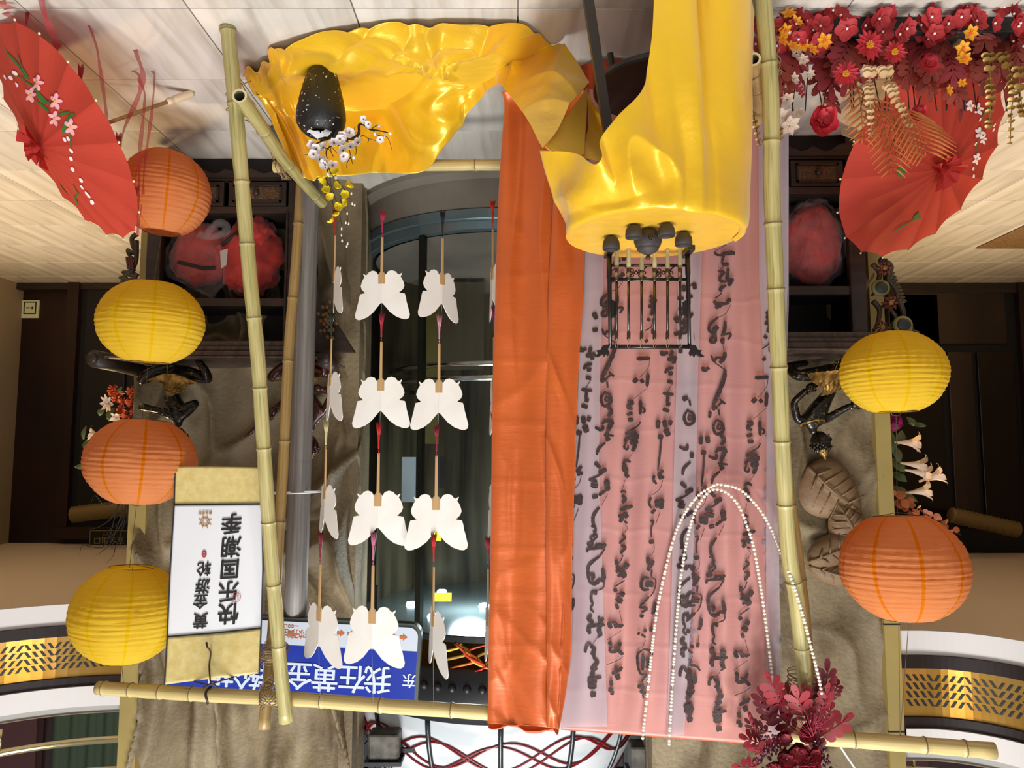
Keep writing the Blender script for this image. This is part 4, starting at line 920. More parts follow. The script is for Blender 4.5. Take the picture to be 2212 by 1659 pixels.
# --- brush stand
YB = 2.47
M_std = mat('black_lacquer', '#171312', .35, 0, .5)
def bp(x, y, Y=YB): return P(x, y, Y)
bs = thing('brush_stand', Vector((bp(1403, 540).x, YB, TZ + .006)), 'black lacquered calligraphy brush stand with carved ends on the yellow satin', 'brush stand')
zt = bp(1400, 749).z; xl, xr = bp(1317, 640).x, bp(1487, 640).x
for x in (xl, xr):
    MB().tube([(x, YB, TZ + .02), (x, YB, .90), (x, YB, .91), (x, YB, 1.0), (x, YB, 1.01), (x, YB, zt)], [.009, .009, .0075, .0075, .0065, .006], 10).build('post', M_std, bs, smooth=True)
    MB().bb(x - .012, x + .012, YB - .06, YB + .05, TZ + .006, TZ + .022).build('foot', M_std, bs, bevel=.002)
    MB().prism([(0, 0), (.020 if x < (xl + xr) / 2 else -.020, .012), (.020 if x < (xl + xr) / 2 else -.020, .055), (0, .075)], .008, Matrix.Translation((x, YB, .985)) @ Matrix.Rotation(0, 4, 'Z')).build('brace', M_std, bs, bevel=.001)
MB().tube([(xl, YB, zt), (xr, YB, zt)], .0072, 10).build('top_bar', M_std, bs, smooth=True)
for yy in (573, 604):
    MB().tube([(xl, YB, bp(1400, yy).z), (xr, YB, bp(1400, yy).z)], .0055, 8).build('lower_rail', M_std, bs, smooth=True)
sc = MB()
for x0 in (1374, 1433):
    for sgn in (-1, 1):
        for k, (dx, dy) in enumerate(((0, 0), (9, -5), (9, 6), (17, 0))):
            c = bp(x0 + sgn * dx, 589 + dy); sc.tube([c + Vector((.0055 * math.cos(a), 0, .0055 * math.sin(a))) for a in [2 * math.pi * i / 10 for i in range(11)]], .0022, 5)
    sc.tube([bp(x0 - 24, 603), bp(x0, 585), bp(x0 + 24, 603)], .003, 5); sc.tube([bp(x0 - 24, 575), bp(x0 - 8, 590), bp(x0 - 24, 602)], .003, 5); sc.tube([bp(x0 + 24, 575), bp(x0 + 8, 590), bp(x0 + 24, 602)], .003, 5)
sc.build('carved_panel', M_std, bs)
hd = [(1318, 744), (1302, 746), (1297, 756), (1288, 757), (1292, 763), (1283, 770), (1291, 772), (1298, 768), (1302, 765), (1305, 772), (1309, 765), (1313, 770), (1316, 762), (1313, 755)]
for mir in (0, 1):
    o = []
    for (x, y) in hd:
        if mir: x = 2804 - x
        q = bp(x, y); o.append((q.x, q.z))
    MB().prism(o, .014, Matrix.Translation((0, YB, 0))).build('dragon_end', M_std, bs, bevel=.001)
for x in (1333, 1360, 1388, 1416, 1444, 1471): MB().tube([bp(x, 744, YB - .01), bp(x, 752, YB - .01)], .0022, 6).build('hook', M_std, bs)
M_bh = mat('brush_shaft', '#1c1512', .3, n=dict(c='#3a2c1e', s=90, lo=.6, hi=.7)); M_horn = mat('brush_horn', '#3b2617', .3, n=dict(c='#8c7a55', s=30, lo=.5, hi=.6)); M_cap = mat('brush_cap', '#b9b79a', .12, 0, .8, transp=.45); M_hair = mat('brush_hair', '#cfc7a4', .8); M_hair2 = mat('brush_hair_dark', '#4d4232', .8)
for i, (x, yt, ye, dark, lab) in enumerate(((1332, 531, 560, 1, 'hanging calligraphy brush first from the orange cloth, dark hair in clear cap'), (1358, 530, 565, 0, 'hanging calligraphy brush second from the orange cloth, long cream tip'), (1386, 552, 570, 1, 'hanging calligraphy brush third from the orange cloth, beside the teapot lid, dark tip'), (1414, 547, 566, 0, 'hanging calligraphy brush fourth from the orange cloth, short cream tip'), (1442, 540, 567, 1, 'hanging calligraphy brush fifth from the orange cloth, pale knot on its upper end'), (1469, 533, 560, 1, 'hanging calligraphy brush nearest the upright post'))):
    YY = YB - .018; t = thing('calligraphy_brush', bp(x, 744, YY), lab, 'brush', 'brushes hanging from the stand')
    yb = 739 if i % 2 else 736
    MB().tube([bp(x, 608, YY), bp(x, 715, YY)], .0045, 10).build('shaft', M_bh, t, smooth=True)
    MB().tube([bp(x, y, YY) for y in (608, 604, 590, 580, ye + 12)], [.0045, .007, .0065, .0075, .0072], 12).build('ferrule', M_horn, t, smooth=True)
    MB().tube([bp(x, y, YY) for y in (715, 718, 728, 731, 736)], [.0045, .0062, .0062, .0070, .003], 12).build('end_knob', M_horn, t, smooth=True)
    MB().tube([bp(x, ye + 12, YY), bp(x, ye, YY), bp(x, yt + 14, YY), bp(x, yt + 3, YY)], [.0068, .007, .0045, .0012], 10).build('bristles', M_hair2 if dark else M_hair, t, smooth=True)
    MB().tube([bp(x, ye + 14, YY), bp(x, ye, YY), bp(x, yt, YY)], [.0082, .0082, .0048], 12, cap=False).build('clear_cap', M_cap, t, smooth=True)
    MB().tube(spline([bp(x, 736, YY), bp(x - 3, 745, YY - .0), bp(x, 752, YB - .008), bp(x + 3, 745, YY), bp(x, 736, YY)], 14), .0009, 5).build('loop', M_twine, t)
# ================================================================= HANGING CLOTHS
M_orange = mat('orange_satin', '#cf6120', .38, .15, .5, n=dict(c='#c2571b', s=2), bump=(.25, 4, (1, 1, 1), .03), bump2=(.15, 14, (1, 1, 5), .006), transl=.12, sheen=.2)
M_pink = mat('salmon_satin', '#dc7448', .42, .12, .5, n=dict(c='#c96044', s=1.6, st=(2.5, 1, .3), lo=.4, hi=.6), bump=(.15, 6, (1, 1, 1), .02), bump2=(.12, 12, (.7, 1, 6), .005), transl=.15)
M_gauze = mat('white_gauze', '#c9bcc4', .75, 0, .3, transp=.70, bump=(.1, 20, (1, 1, 8)))
M_gauze2 = mat('lilac_gauze', '#b9a9b0', .75, 0, .3, transp=.40)
def crease(p, zs, a): return sum(a * math.exp(-((p.z - z - .012 * nz(p.x * 4, z * 7)) / .009) ** 2) for z in zs)
def ofold(u, v, p): return .010 * math.sin(u * 14 + .6 * math.sin(v * 7)) + .007 * ridge(p.x * 9, p.z * 1.3, 3) + .006 * ridge(p.x * 2 + 4, p.z * 3.1, 7) + .010 * min(1, max(0, (p.z - 2.0) / .25)) * ridge(p.x * 7 + p.z * 6, p.z * 2, 12) + crease(p, (.83, 1.16, 1.40, 1.61, 1.86, 2.02, 2.2), .0024)
oc = thing('orange_drape', P(1120, 1556, BY(1120)), 'creased orange satin cloth hanging full height from the top rail', 'cloth')
def hang(rows, off): return [[P(x, y, (BY(x) + off if Yo is None else Yo)) for (x, y, Yo) in r] for r in rows]
def R_(y, xs, Yo=None): return [(x, y if not hasattr(y, '__len__') else y[i], Yo) for i, x in enumerate(xs)]
rows = hang([R_((1530, 1533, 1540, 1545), (1057, 1110, 1180, 1206)), R_((1562, 1565, 1571, 1573), (1055, 1110, 1180, 1206))], .03) + hang([R_((1564, 1567, 1572, 1575), (1055, 1110, 1180, 1206)), R_((1548, 1550, 1556, 1560), (1055, 1110, 1184, 1208)), R_(1420, (1057, 1110, 1184, 1216)), R_(1200, (1060, 1115, 1184, 1226)), R_(1000, (1062, 1116, 1184, 1236)), R_(800, (1066, 1120, 1186, 1250)), R_(620, (1071, 1125, 1190, 1262)), R_(420, (1077, 1125, 1190, 1262)), R_(300, (1085, 1125, 1190, 1262)), R_(228, (1090, 1130, 1190, 1262))], -.036)
z0 = [P(x, y, BY(x) - .07) for x, y in ((1084, 196), (1130, 196), (1190, 192), (1262, 188))]
rows.append(z0)
MB().grid(patch(rows, 60, 330, ofold)).build('back_layer', M_orange, oc, smooth=True, solid=.0012)
rows = hang([R_((1571, 1574), (1181, 1209)), R_(1420, (1183, 1233)), R_(1200, (1181, 1237)), R_(1000, (1180, 1243)), R_(800, (1182, 1250)), R_(620, (1186, 1262)), R_(420, (1196, 1264)), R_(300, (1200, 1264))], -.052)
MB().grid(patch(rows, 30, 200, lambda u, v, p: .012 * ridge(p.x * 8 + p.z * 2, p.z * 2.2, 5) + .006 * math.sin(u * 8))).build('front_layer', M_orange, oc, smooth=True, solid=.0012)
MB().grid(patch([[Wz(1128, 196, .01), Wz(1230, 150, .01), Wz(1330, 126, .012), Wz(1430, 150, .01)], [P(1128, 240, 2.85), P(1230, 236, 2.82), P(1330, 232, 2.78), P(1430, 240, 2.76)], [P(1128, 420, 2.85), P(1230, 420, 2.82), P(1330, 420, 2.78), P(1430, 420, 2.76)]], 40, 20, lambda u, v, p: .012 * math.sin(u * 20))).build('red_underlayer', mat('brick_satin', '#a33a1e', .5), oc, smooth=True)
# --- salmon satin with printed gauze
def fold(x, y):
    return .009 * math.sin(x / 23.0 + .5 * math.sin(y / 260)) + .006 * math.sin(x / 9.5 + y / 400) + .004 * nz(x / 30, y / 120) - sum(.0013 * math.exp(-((y - yy + (x - 1450) * -.06 + 10 * nz(x / 60, yy)) / 4.0) ** 2) for yy in (640, 730, 830, 935, 1040, 1150, 1290, 1400, 1500))
def xedge(y, k):
    L = [(1610, 1205), (1564, 1208), (1400, 1222), (1200, 1233), (1000, 1240), (800, 1250), (600, 1262), (400, 1268), (200, 1272)]
    Rr = [(1610, 1686), (1560, 1688), (1400, 1690), (1200, 1682), (1000, 1690), (800, 1698), (640, 1704), (400, 1704), (200, 1702)]
    T_ = L if k == 0 else Rr
    for (y0, a), (y1, b) in zip(T_, T_[1:]):
        if y >= y1: return a + (b - a) * (y0 - y) / (y0 - y1)
    return T_[-1][1]
def surf(x, y, off): return P(x, y, BY(x) - .032 - off + fold(x, y) * min(1, max(.12, (1590 - y) / 110)))
def ytop(x): return 1571 + (x - 1208) * (1600 - 1564) / (1688 - 1208)
def sheet(f0, f1, off, ya, yb, nx, ny, wrap=True, dips=0):
    G = []
    if wrap:
        for (dy, dY) in ((-26, .036), (-8, .036), (5, .018)):
            G.append([P(x, ytop(x) + dy, BY(x) + dY) for x in [f0(1570) + (f1(1570) - f0(1570)) * j / nx for j in range(nx + 1)]])
    for i in range(ny + 1):
        y = ya + (yb - ya) * i / ny; a, b = f0(y), f1(y); row = []
        for j in range(nx + 1):
            x = a + (b - a) * j / nx; yy = y
            if wrap: yy = ytop(x) + 2 + (yb - ytop(x)) * i / ny
            row.append(surf(x, yy, off))
        G.append(row)
    return G
pc_ = thing('pink_drape', P(1440, 1580, BY(1440)), 'salmon satin cloth under sheer white gauze printed with black calligraphy, hung from the top rail', 'cloth')
E0 = lambda y: xedge(y, 0); E1 = lambda y: xedge(y, 1)
MB().grid(sheet(lambda y: E0(y) + 4, lambda y: E1(y) - 14, .004, 1570, 190, 110, 300)).build('satin_layer', M_pink, pc_, smooth=True, solid=.001)
MB().grid(sheet(E0, E1, .012, 1570, 190, 110, 300)).build('gauze_layer', M_gauze, pc_, smooth=True)
def lerp_tab(T_, y):
    for (y0, a), (y1, b) in zip(T_, T_[1:]):
        if y >= y1: return a + (b - a) * (y0 - y) / (y0 - y1)
    return T_[-1][1]
for k, (a, b, ya, yb) in enumerate((
    ([(1570, 1207), (1200, 1233), (800, 1250), (500, 1262)], [(1570, 1312), (1440, 1308), (1200, 1300), (1000, 1294), (800, 1296), (500, 1306)], 1570, 500),
    ([(1590, 1440), (1300, 1450), (1000, 1456), (800, 1462), (500, 1466)], [(1590, 1478), (1300, 1494), (1000, 1504), (800, 1508), (500, 1518)], 1588, 500),
    ([(1600, 1655), (1200, 1655), (900, 1656), (600, 1640), (250, 1638)], [(1600, 1686), (1200, 1683), (900, 1690), (600, 1702), (250, 1704)], 1592, 250))):
    MB().grid(sheet(lambda y: lerp_tab(a, y), lambda y: lerp_tab(b, y), .017, ya, yb, 24, 110, False)).build('gauze_fold', M_gauze2, pc_, smooth=True)
# --- calligraphy print: brush strokes as thin ribbons lying on the gauze
def strokes(s, o, k):
    out = []
    for part in s.split(';'):
        part = part.strip()
        if not part: continue
        w_, pts = part.split(':'); pts = [tuple(float(q) for q in p.split(',')) for p in pts.split()]
        out.append((float(w_) / k, [(o[0] + x / k, o[1] + y / k) for x, y in pts]))
    return out
A5 = '''16:1515,50 1560,45 1565,60 1530,85 1515,70;22:1555,55 1540,110;6:1525,120 1430,180;14:1430,180 1440,205 1490,215;26:1480,205 1580,190 1590,210;14:1520,195 1500,240 1490,290;22:1490,290 1530,295 1545,280;4:1550,275 1460,355;18:1455,355 1510,365 1480,400 1475,440 1530,450;22:1550,325 1540,440 1580,430 1585,450;16:1590,430 1560,480 1545,460;22:1530,480 1480,510 1490,540;8:1490,550 1470,570 1430,600;22:1420,620 1450,650 1560,640;26:1570,600 1530,640;22:1430,685 1490,660;5:1575,650 1520,740 1460,765;18:1460,765 1390,830 1375,880 1400,910;30:1460,850 1420,890 1430,940;20:1440,930 1395,960 1395,990 1430,985 1440,940;20:1520,800 1515,880 1490,930;14:1480,930 1570,915 1545,970;14:1500,950 1485,980 1500,1000 1510,960;4:1500,1000 1505,1060;16:1395,1110 1420,1160 1450,1130 1510,1140;24:1520,1080 1510,1130 1470,1180;8:1420,1170 1520,1240;24:1520,1240 1510,1320 1450,1480 1410,1560;28:1400,1590 1450,1570;14:1440,1580 1490,1530 1520,1545 1490,1520 1470,1500;12:1460,1590 1470,1650'''
A6 = '''18:1490,20 1450,90 1480,160 1540,130 1530,60 1480,30;14:1500,70 1530,100 1490,110 1500,60;24:1510,170 1550,210 1520,260;26:1470,330 1510,295 1560,310 1540,360 1520,420;20:1480,340 1470,385 1405,360;34:1500,440 1540,440;14:1490,430 1585,440;20:1550,460 1510,490;18:1510,500 1450,560 1435,620;24:1420,690 1470,740;30:1460,790 1530,750;12:1530,760 1450,820 1370,850;18:1370,850 1450,870;44:1430,880 1420,930;36:1430,990 1440,1030;34:1535,850 1550,960;20:1530,950 1470,1000;6:1550,990 1500,1090;20:1480,1110 1430,1190 1430,1260 1450,1310;12:1430,1330 1470,1380 1450,1410 1430,1440;30:1400,1440 1440,1470;26:1500,1450 1500,1480;26:1540,1450 1545,1480'''
A7 = '''14:1310,10 1350,30 1340,90 1310,110 1330,140;28:1300,150 1310,190;16:1290,240 1300,210 1440,200;28:1350,180 1380,190;28:1420,165 1420,210;10:1440,200 1400,270;18:1400,270 1310,350 1305,430 1320,500;22:1320,500 1370,510 1410,470;24:1425,380 1440,470 1400,480;22:1320,430 1350,440 1340,480;8:1445,480 1440,545 1390,570;16:1390,575 1345,590 1340,650 1360,690;20:1375,580 1375,610;12:1360,690 1340,730 1370,760;22:1350,780 1325,820 1370,850;24:1370,860 1330,900 1345,950;20:1320,880 1470,870;20:1410,800 1430,850 1450,810;26:1430,870 1420,930 1445,950;14:1450,950 1410,980;4:1410,980 1370,1040;18:1360,1040 1330,1040 1310,1090 1320,1110;22:1350,1050 1390,1090 1360,1130;30:1370,1130 1400,1130;20:1380,1150 1420,1200 1380,1230;34:1410,1230 1370,1270;30:1370,1280 1390,1310;20:1340,1340 1460,1325;50:1380,1340 1385,1430;30:1370,1470 1420,1480;12:1385,1480 1385,1505'''
B5 = '''22:850,570 870,600;26:840,620 910,620;22:830,680 900,640;26:850,650 880,700 850,750;20:820,780 850,800;8:870,780 860,850 800,890;18:870,870 870,920;20:830,970 800,990;24:725,1140 850,1135;4:845,1140 830,1220 750,1310;34:700,1320 730,1350;26:790,1330 760,1350;22:830,1270 820,1390;4:825,1400 700,1500;24:645,1520 690,1530 650,1570 690,1590;20:760,1510 760,1640;14:770,1570 800,1600 780,1630;36:660,1620 670,1650'''
B6 = '''36:690,10 690,50;10:780,45 750,90 640,150;22:640,160 740,150 650,210 650,240;22:700,170 760,180 690,220;30:680,240 760,230;14:650,240 630,280 660,300 670,260;24:740,250 720,290 705,320;4:710,330 660,400;18:620,440 650,400 690,420;34:630,440 640,490 670,500;26:640,520 670,560;4:640,580 620,650;14:600,700 620,680 650,700;24:610,720 640,760 610,790;26:590,860 640,840 710,820;30:630,880 660,930;26:580,900 610,930 590,970;24:650,960 640,980;5:640,990 660,1030 610,1080;16:610,1085 640,1110 600,1150 590,1170;20:600,1180 640,1200 610,1240 600,1260;8:620,1270 600,1320 560,1360;24:560,1370 580,1400 555,1430;26:640,1350 660,1370 610,1410;24:600,1430 620,1470'''
B7 = '''20:520,30 520,80;18:590,70 610,90 560,120;20:540,110 560,150 530,180;14:580,130 600,170 570,190;8:590,210 500,270;24:500,280 520,310;6:520,320 560,330;28:580,310 560,350;40:530,400 560,360;32:510,440 540,430;4:545,470 565,560;24:470,560 460,590 480,620;22:500,560 520,620;20:480,560 540,600 580,590;4:560,640 440,720;20:450,740 470,760 460,820;22:460,820 520,810 560,740;20:500,780 560,830 570,850;6:575,860 540,890 440,930;20:510,950 540,980 570,950;22:540,970 480,1010;30:520,1010 540,1060;22:470,1060 480,1110;26:450,1140 490,1150;24:485,1150 480,1190'''
C5 = '''24:950,1070 960,1100 1010,1080;22:1050,1065 1030,1120;26:1000,1150 1090,1130;26:1100,1070 1140,1075;30:1040,1160 1080,1165;20:980,1270 1010,1230 1060,1220;28:1030,1250 1030,1290;24:1000,1340 1050,1350;6:1050,1360 1000,1440;20:960,1450 1060,1460;20:1010,1470 1000,1530;26:990,1540 1030,1550;24:960,1590 1020,1610;26:1150,480 1150,540;24:1090,600 1150,600;26:1240,460 1250,520;22:1100,700 1140,690;30:1070,760 1100,820;26:1060,920 1110,910;20:1230,730 1180,800'''
C6 = '''28:945,30 940,110;30:1000,30 1010,100;26:1060,30 1050,80;30:940,180 990,190;36:1010,110 1040,180;12:970,200 960,340 940,500;22:990,490 950,540 1000,560;18:910,540 900,580 930,620;20:960,510 960,580;6:985,580 960,660 890,720;16:880,740 860,790 880,840;20:880,890 920,850;34:935,760 940,840;32:975,750 970,850;6:960,880 920,990;14:870,960 900,960 880,1020;10:880,1020 880,1110;34:880,1130 885,1170;6:905,1170 905,1230 870,1280;22:850,1290 860,1350 880,1390;22:900,1320 880,1370;22:840,1390 870,1410;8:890,1410 880,1480'''
C7 = '''24:790,10 790,70;22:830,60 790,110;8:820,120 815,180;18:800,190 750,190 730,250 750,290 800,290;26:790,220 780,270;30:820,220 810,270;8:820,190 855,210 845,290 810,350;16:800,350 720,430;16:710,440 780,450 730,490;24:740,500 730,530;20:850,400 840,470 820,500;5:825,540 820,600;30:800,625 830,630;20:750,640 780,640;18:700,660 720,670;14:730,670 770,700;5:770,720 740,790;14:740,800 800,810 830,850;14:740,805 700,850 705,950 730,1010 780,1010;22:750,850 740,980;20:780,870 790,930 770,960;14:780,1010 730,1080;26:700,1110 760,1130;22:720,1150 770,1180;12:745,1180 750,1220'''
k5, k6, k7 = 4.148, 4.254, 3.95
SA = strokes(A5, (1200, 500), k5) + strokes(A6, (1200, 900), k6) + strokes(A7, (1200, 1200), k7)
SB = strokes(B5, (1200, 500), k5) + strokes(B6, (1200, 900), k6) + strokes(B7, (1200, 1200), k7)
SCc = strokes(C5, (1200, 500), k5) + strokes(C6, (1200, 900), k6) + strokes(C7, (1200, 1200), k7)
def ink(mb, S_, fx, clip, off):
    for w_, pts in S_:
        q = [fx(x, y) for x, y in pts]
        if any(not (clip[0] < x < clip[1]) or y < 520 or y > 1585 for x, y in q): continue
        n = max(4, (len(q) - 1) * 5); C = spline([Vector((x, y, 0)) for x, y in q], n); b = len(mb.v); w2 = max(w_ * .5 * 1.6, 1.1) if w_ > 1.7 else w_ * .5
        for i in range(n):
            t = (C[min(i + 1, n - 1)] - C[max(i - 1, 0)]); t = t.normalized() if t.length > 1e-6 else Vector((1, 0, 0)); s_ = Vector((-t.y, t.x, 0))
            e = min(i, n - 1 - i) / (n / 2); ww = w2 * (.55 + .45 * min(1, e * 2.2)) * (1 + .14 * math.sin(i * 2.6 + x)) 
            if w_ < 2: ww = w2 * .75 + .15
            for sg in (-1, 1):
                p = C[i] + s_ * ww * sg; mb.v.append(surf(p.x, p.y, off))
        for i in range(n - 1): mb.face((b + 2 * i, b + 2 * i + 1, b + 2 * i + 3, b + 2 * i + 2))
M_inkc = mat('printed_ink', '#2a1c1b', .7, n=dict(c='#4a2f2b', s=260, st=(.3, 1, 2.2), lo=.50, hi=.62)); M_inkg = mat('ghost_ink', '#7f7884', .8, transp=.35)
full = (1208, 1690)
m_ = MB()
ink(m_, SA, lambda x, y: (x, y), full, .020)
ink(m_, SA, lambda x, y: (x - 246 - (y - 1000) * .045, y - 62 - (y - 1000) * .02), full, .020)
ink(m_, SA, lambda x, y: (x - 63, y - 20), (1400, 1500), .020)
ink(m_, SB, lambda x, y: (x, y), full, .020)
ink(m_, SB, lambda x, y: (x + 262 + (y - 1000) * .03, y + 50 + (y - 1000) * .04), full, .020)
ink(m_, SCc, lambda x, y: (x, y), full, .020)
ink(m_, SCc, lambda x, y: (x - 176, y - 8), (1215, 1296), .020)
ink(m_, SCc, lambda x, y: (x + 102 + (y - 1400) * .02, y + 34), (1482, 1535), .020)
ink(m_, SCc, lambda x, y: (x + 40, y + 260), (1520, 1700), .014) if False else None
o = m_.build('calligraphy_print', M_inkc, pc_); o['kind'] = 'stuff'
m_ = MB()
ink(m_, SA, lambda x, y: (x - 200, y + 40), (1268, 1303), .0145)
ink(m_, SB, lambda x, y: (x + 150, y - 30), (1452, 1503), .0145); ink(m_, SA, lambda x, y: (x - 50, y + 120), (1452, 1503), .0145)
ink(m_, SCc, lambda x, y: (x + 245, y - 90), (1650, 1700), .0145); ink(m_, SB, lambda x, y: (x + 330, y + 160), (1655, 1702), .0145)
m_.build('faint_print', M_inkg, pc_)['kind'] = 'stuff'
# --- pearl strings
M_pearl = mat('pearl', '#efe6d4', .18, 0, .7, coat=.5, sheen=.3)
pm = MB().ball((0, 0, 0), .0058, 12, 8)
def pearls(label, pts, n):
    a0 = P(*pts[0], BY(pts[0][0]) - .062); t = thing('pearl_string', a0, label, 'beads')
    C = spline([P(x, y, BY(x) - .066 - (.02 if 5 < i < len(pts) - 4 else 0) - max(0, min(1, (x - 1672) / 25)) * .065) for i, (x, y) in enumerate(pts)], 400); acc = [0]
    for i in range(1, 400): acc.append(acc[-1] + (C[i] - C[i - 1]).length)
    MB().tube(C[::4], .0008, 4).build('thread', mat('thread', '#d8d2c4', .6), t)
    o0 = None; j = 1
    for k in range(n):
        s = acc[-1] * (k + .5) / n
        while acc[j] < s: j += 1
        p = C[j]
        if o0 is None: o0 = pm.build('pearl', M_pearl, t, smooth=True); o0.location = p - a0; OFF[o0.name] = a0 * 0; o = o0
        else: o = o0.copy(); COL.objects.link(o); o.location = p - a0
    return t
# mesh of a pearl is centred on its own origin
_b = MB.build
def _bp(s, name, material, parent=None, **k):
    o = _b(s, name, material, parent, **k)
    if name == 'pearl':
        off = OFF.get(parent.name, Vector())
        for v in o.data.vertices: v.co += off
    return o
MB.build = _bp
pearls('outer longer loop of white pearl beads hanging over the pink calligraphy cloth', [(1389, 1598), (1389, 1585), (1400, 1486), (1415, 1347), (1434, 1245), (1462, 1144), (1500, 1079), (1541, 1049), (1560, 1047), (1596, 1056), (1623, 1079), (1647, 1109), (1670, 1151), (1691, 1203), (1716, 1269), (1736, 1336), (1755, 1410), (1768, 1462), (1775, 1500)], 141)
pearls('inner narrower loop of white pearl beads hanging over the pink calligraphy cloth', [(1446, 1602), (1446, 1591), (1456, 1423), (1465, 1306), (1471, 1245), (1486, 1158), (1503, 1102), (1529, 1064), (1549, 1057), (1574, 1067), (1597, 1095), (1614, 1137), (1629, 1187), (1646, 1286), (1658, 1377), (1670, 1476), (1674, 1520)], 123)
# ================================================================= BUTTERFLIES
M_bfly = mat('white_card', '#e3dfda', .75, n=dict(c='#dcd5cd', s=9)); M_bwood = mat('pale_wood', '#b99566', .6, n=dict(c='#a98456', s=4, st=(9, 9, 1)))
half = [(0, -30), (8, -19), (12.5, -26.5), (20, -29), (28, -26.5), (31.5, -21.5), (35.3, -19.5), (40, -23.3), (41, -22), (38, -15.2), (41, -10.6), (44.3, -2.5), (46, 5), (43.5, 12.6), (35.4, 20.8), (46.8, 22.8), (49.4, 31.6), (50.6, 40.5), (52.4, 46.8), (55.6, 60.8), (57.7, 69.6), (56.2, 77.2), (50.6, 80.5), (43, 79.7), (30.4, 74.7), (17.7, 64.6), (7.6, 51.9), (2.5, 45.6), (0, 44.3)]
def butterfly(x, yh, ynotch, rot, tcol, label, sc=1.0, tyt=None, Yd=None):
    """x: centre column; yh: end of the handle; rot: turn about the vertical"""
    Y = Yd or (BY(x) - .01); u = px(1, Y); c = P(x, yh, Y)
    t = thing('butterfly_ornament', c, label, 'ornament', 'white butterflies hanging in strings')
    k = u * sc * (ynotch - yh) / 149.0; L = (ynotch - yh) * u          # handle end to wing notch
    oz = 104 * k
    for sg in (-1, 1):
        ol = [(a * k * sg * 1.09, b * k + 0) for a, b in half]; ol = [(0, half[0][1] * k)] + ol[1:]
        Mx = Matrix.Translation(c + Vector((0, 0, oz + .0))) @ Matrix.Rotation(math.radians(rot + 9 * sg), 4, 'Z')
        if sg < 0: ol = ol[::-1]
        MB().prism(ol, .0025, Mx).build('wing', M_bfly, t)
    Mh = Matrix.Translation(c) @ Matrix.Rotation(math.radians(rot), 4, 'Z')
    MB().prism([(-2.6 * k, 0), (2.6 * k, 0), (3 * k, 78 * k), (7.5 * k, 86 * k), (7.2 * k, 106 * k), (-7.2 * k, 106 * k), (-7.5 * k, 86 * k), (-3 * k, 78 * k)], .006, Mh).build('handle', M_bwood, t, bevel=.0008)
    M_t = mat('tassel_' + tcol[1:], tcol, .7, bump=(1, 300, (1, 1, .05)))
    tb_ = MB(); z = Vector((0, 0, 1)); o = c + Vector((.0, -.004, 3 * k))
    tb_.tube([o, o - z * 12 * k], .0009, 5); tb_.ball(o - z * 8 * k, .0028, 8, 5)
    tb_.tube([o - z * 12 * k, o - z * 16 * k, o - z * 24 * k, o - z * 44 * k, o - z * 60 * k], [.002, .0036, .0034, .0062, .009], 12)
    for i in range(14):
        a = i * .45; tb_.tube([o - z * 40 * k + Vector((.005 * math.cos(a), .005 * math.sin(a), 0)), o - z * (62 + 3 * math.sin(i * 3)) * k + Vector((.011 * math.cos(a), .011 * math.sin(a), 0))], .0012, 4)
    tb_.build('tassel', M_t, t, smooth=True)
    return c + Vector((0, 0, oz + 44 * k))
cols_ = {
 1: [(724, 509, 656, 68, '#a3201c', 'lowest butterfly behind the yellow flower sprig, nearly edge-on, red tassel'), (716, 732, 878, 60, '#1d2a28', 'butterfly nearest the steel pole with dark green tassel, second from the floor, turned edge-on'), (704, 970, 1120, 58, '#cfc08c', 'butterfly nearest the steel pole with cream tassel, third from the floor'), (692, 1217, 1385, 42, '#7a1527', 'topmost butterfly on the string nearest the steel pole, dark red tassel, over the sign')],
 2: [(826, 512, 660, 6, '#b2204a', 'lowest full-faced butterfly with crimson tassel before the steel lift ring'), (824, 738, 890, 2, '#b0213a', 'full-faced butterfly with wine red tassel just above the lowest full-faced one'), (818, 979, 1138, 4, '#c81e20', 'full-faced butterfly with bright scarlet tassel above two others'), (806, 1221, 1391, 16, '#c5708c', 'topmost full-faced butterfly with pink tassel over the sign arrows')],
 3: [(956, 514, 662, -50, '#17100f', 'lowest half-turned butterfly with black tassel before the steel lift ring'), (949, 742, 894, 2, '#c98a9a', 'full-faced butterfly with pale pink tassel beside the orange cloth'), (943, 984, 1147, -2, '#8a1c31', 'full-faced butterfly with maroon tassel beside the orange cloth, in front of the lamps'), (937, 1224, 1398, 68, '#c01b22', 'topmost edge-on butterfly with red tassel beside the end of the sign')],
 4: [(1064, 495, 655, 74, '#c02418', 'lowest butterfly mostly behind the orange cloth edge, flared red tassel'), (1067, 728, 900, 72, '#8d1c55', 'butterfly with magenta tassel slipping behind the orange cloth, second from the floor'), (1066, 960, 1130, 70, '#b06a86', 'butterfly with mauve tassel slipping behind the orange cloth, third from the floor'), (1054, 1228, 1395, 74, '#b03040', 'topmost butterfly, pinkish, slipping behind the orange cloth')]}
M_line = mat('nylon_line', '#8f8f8c', .4)
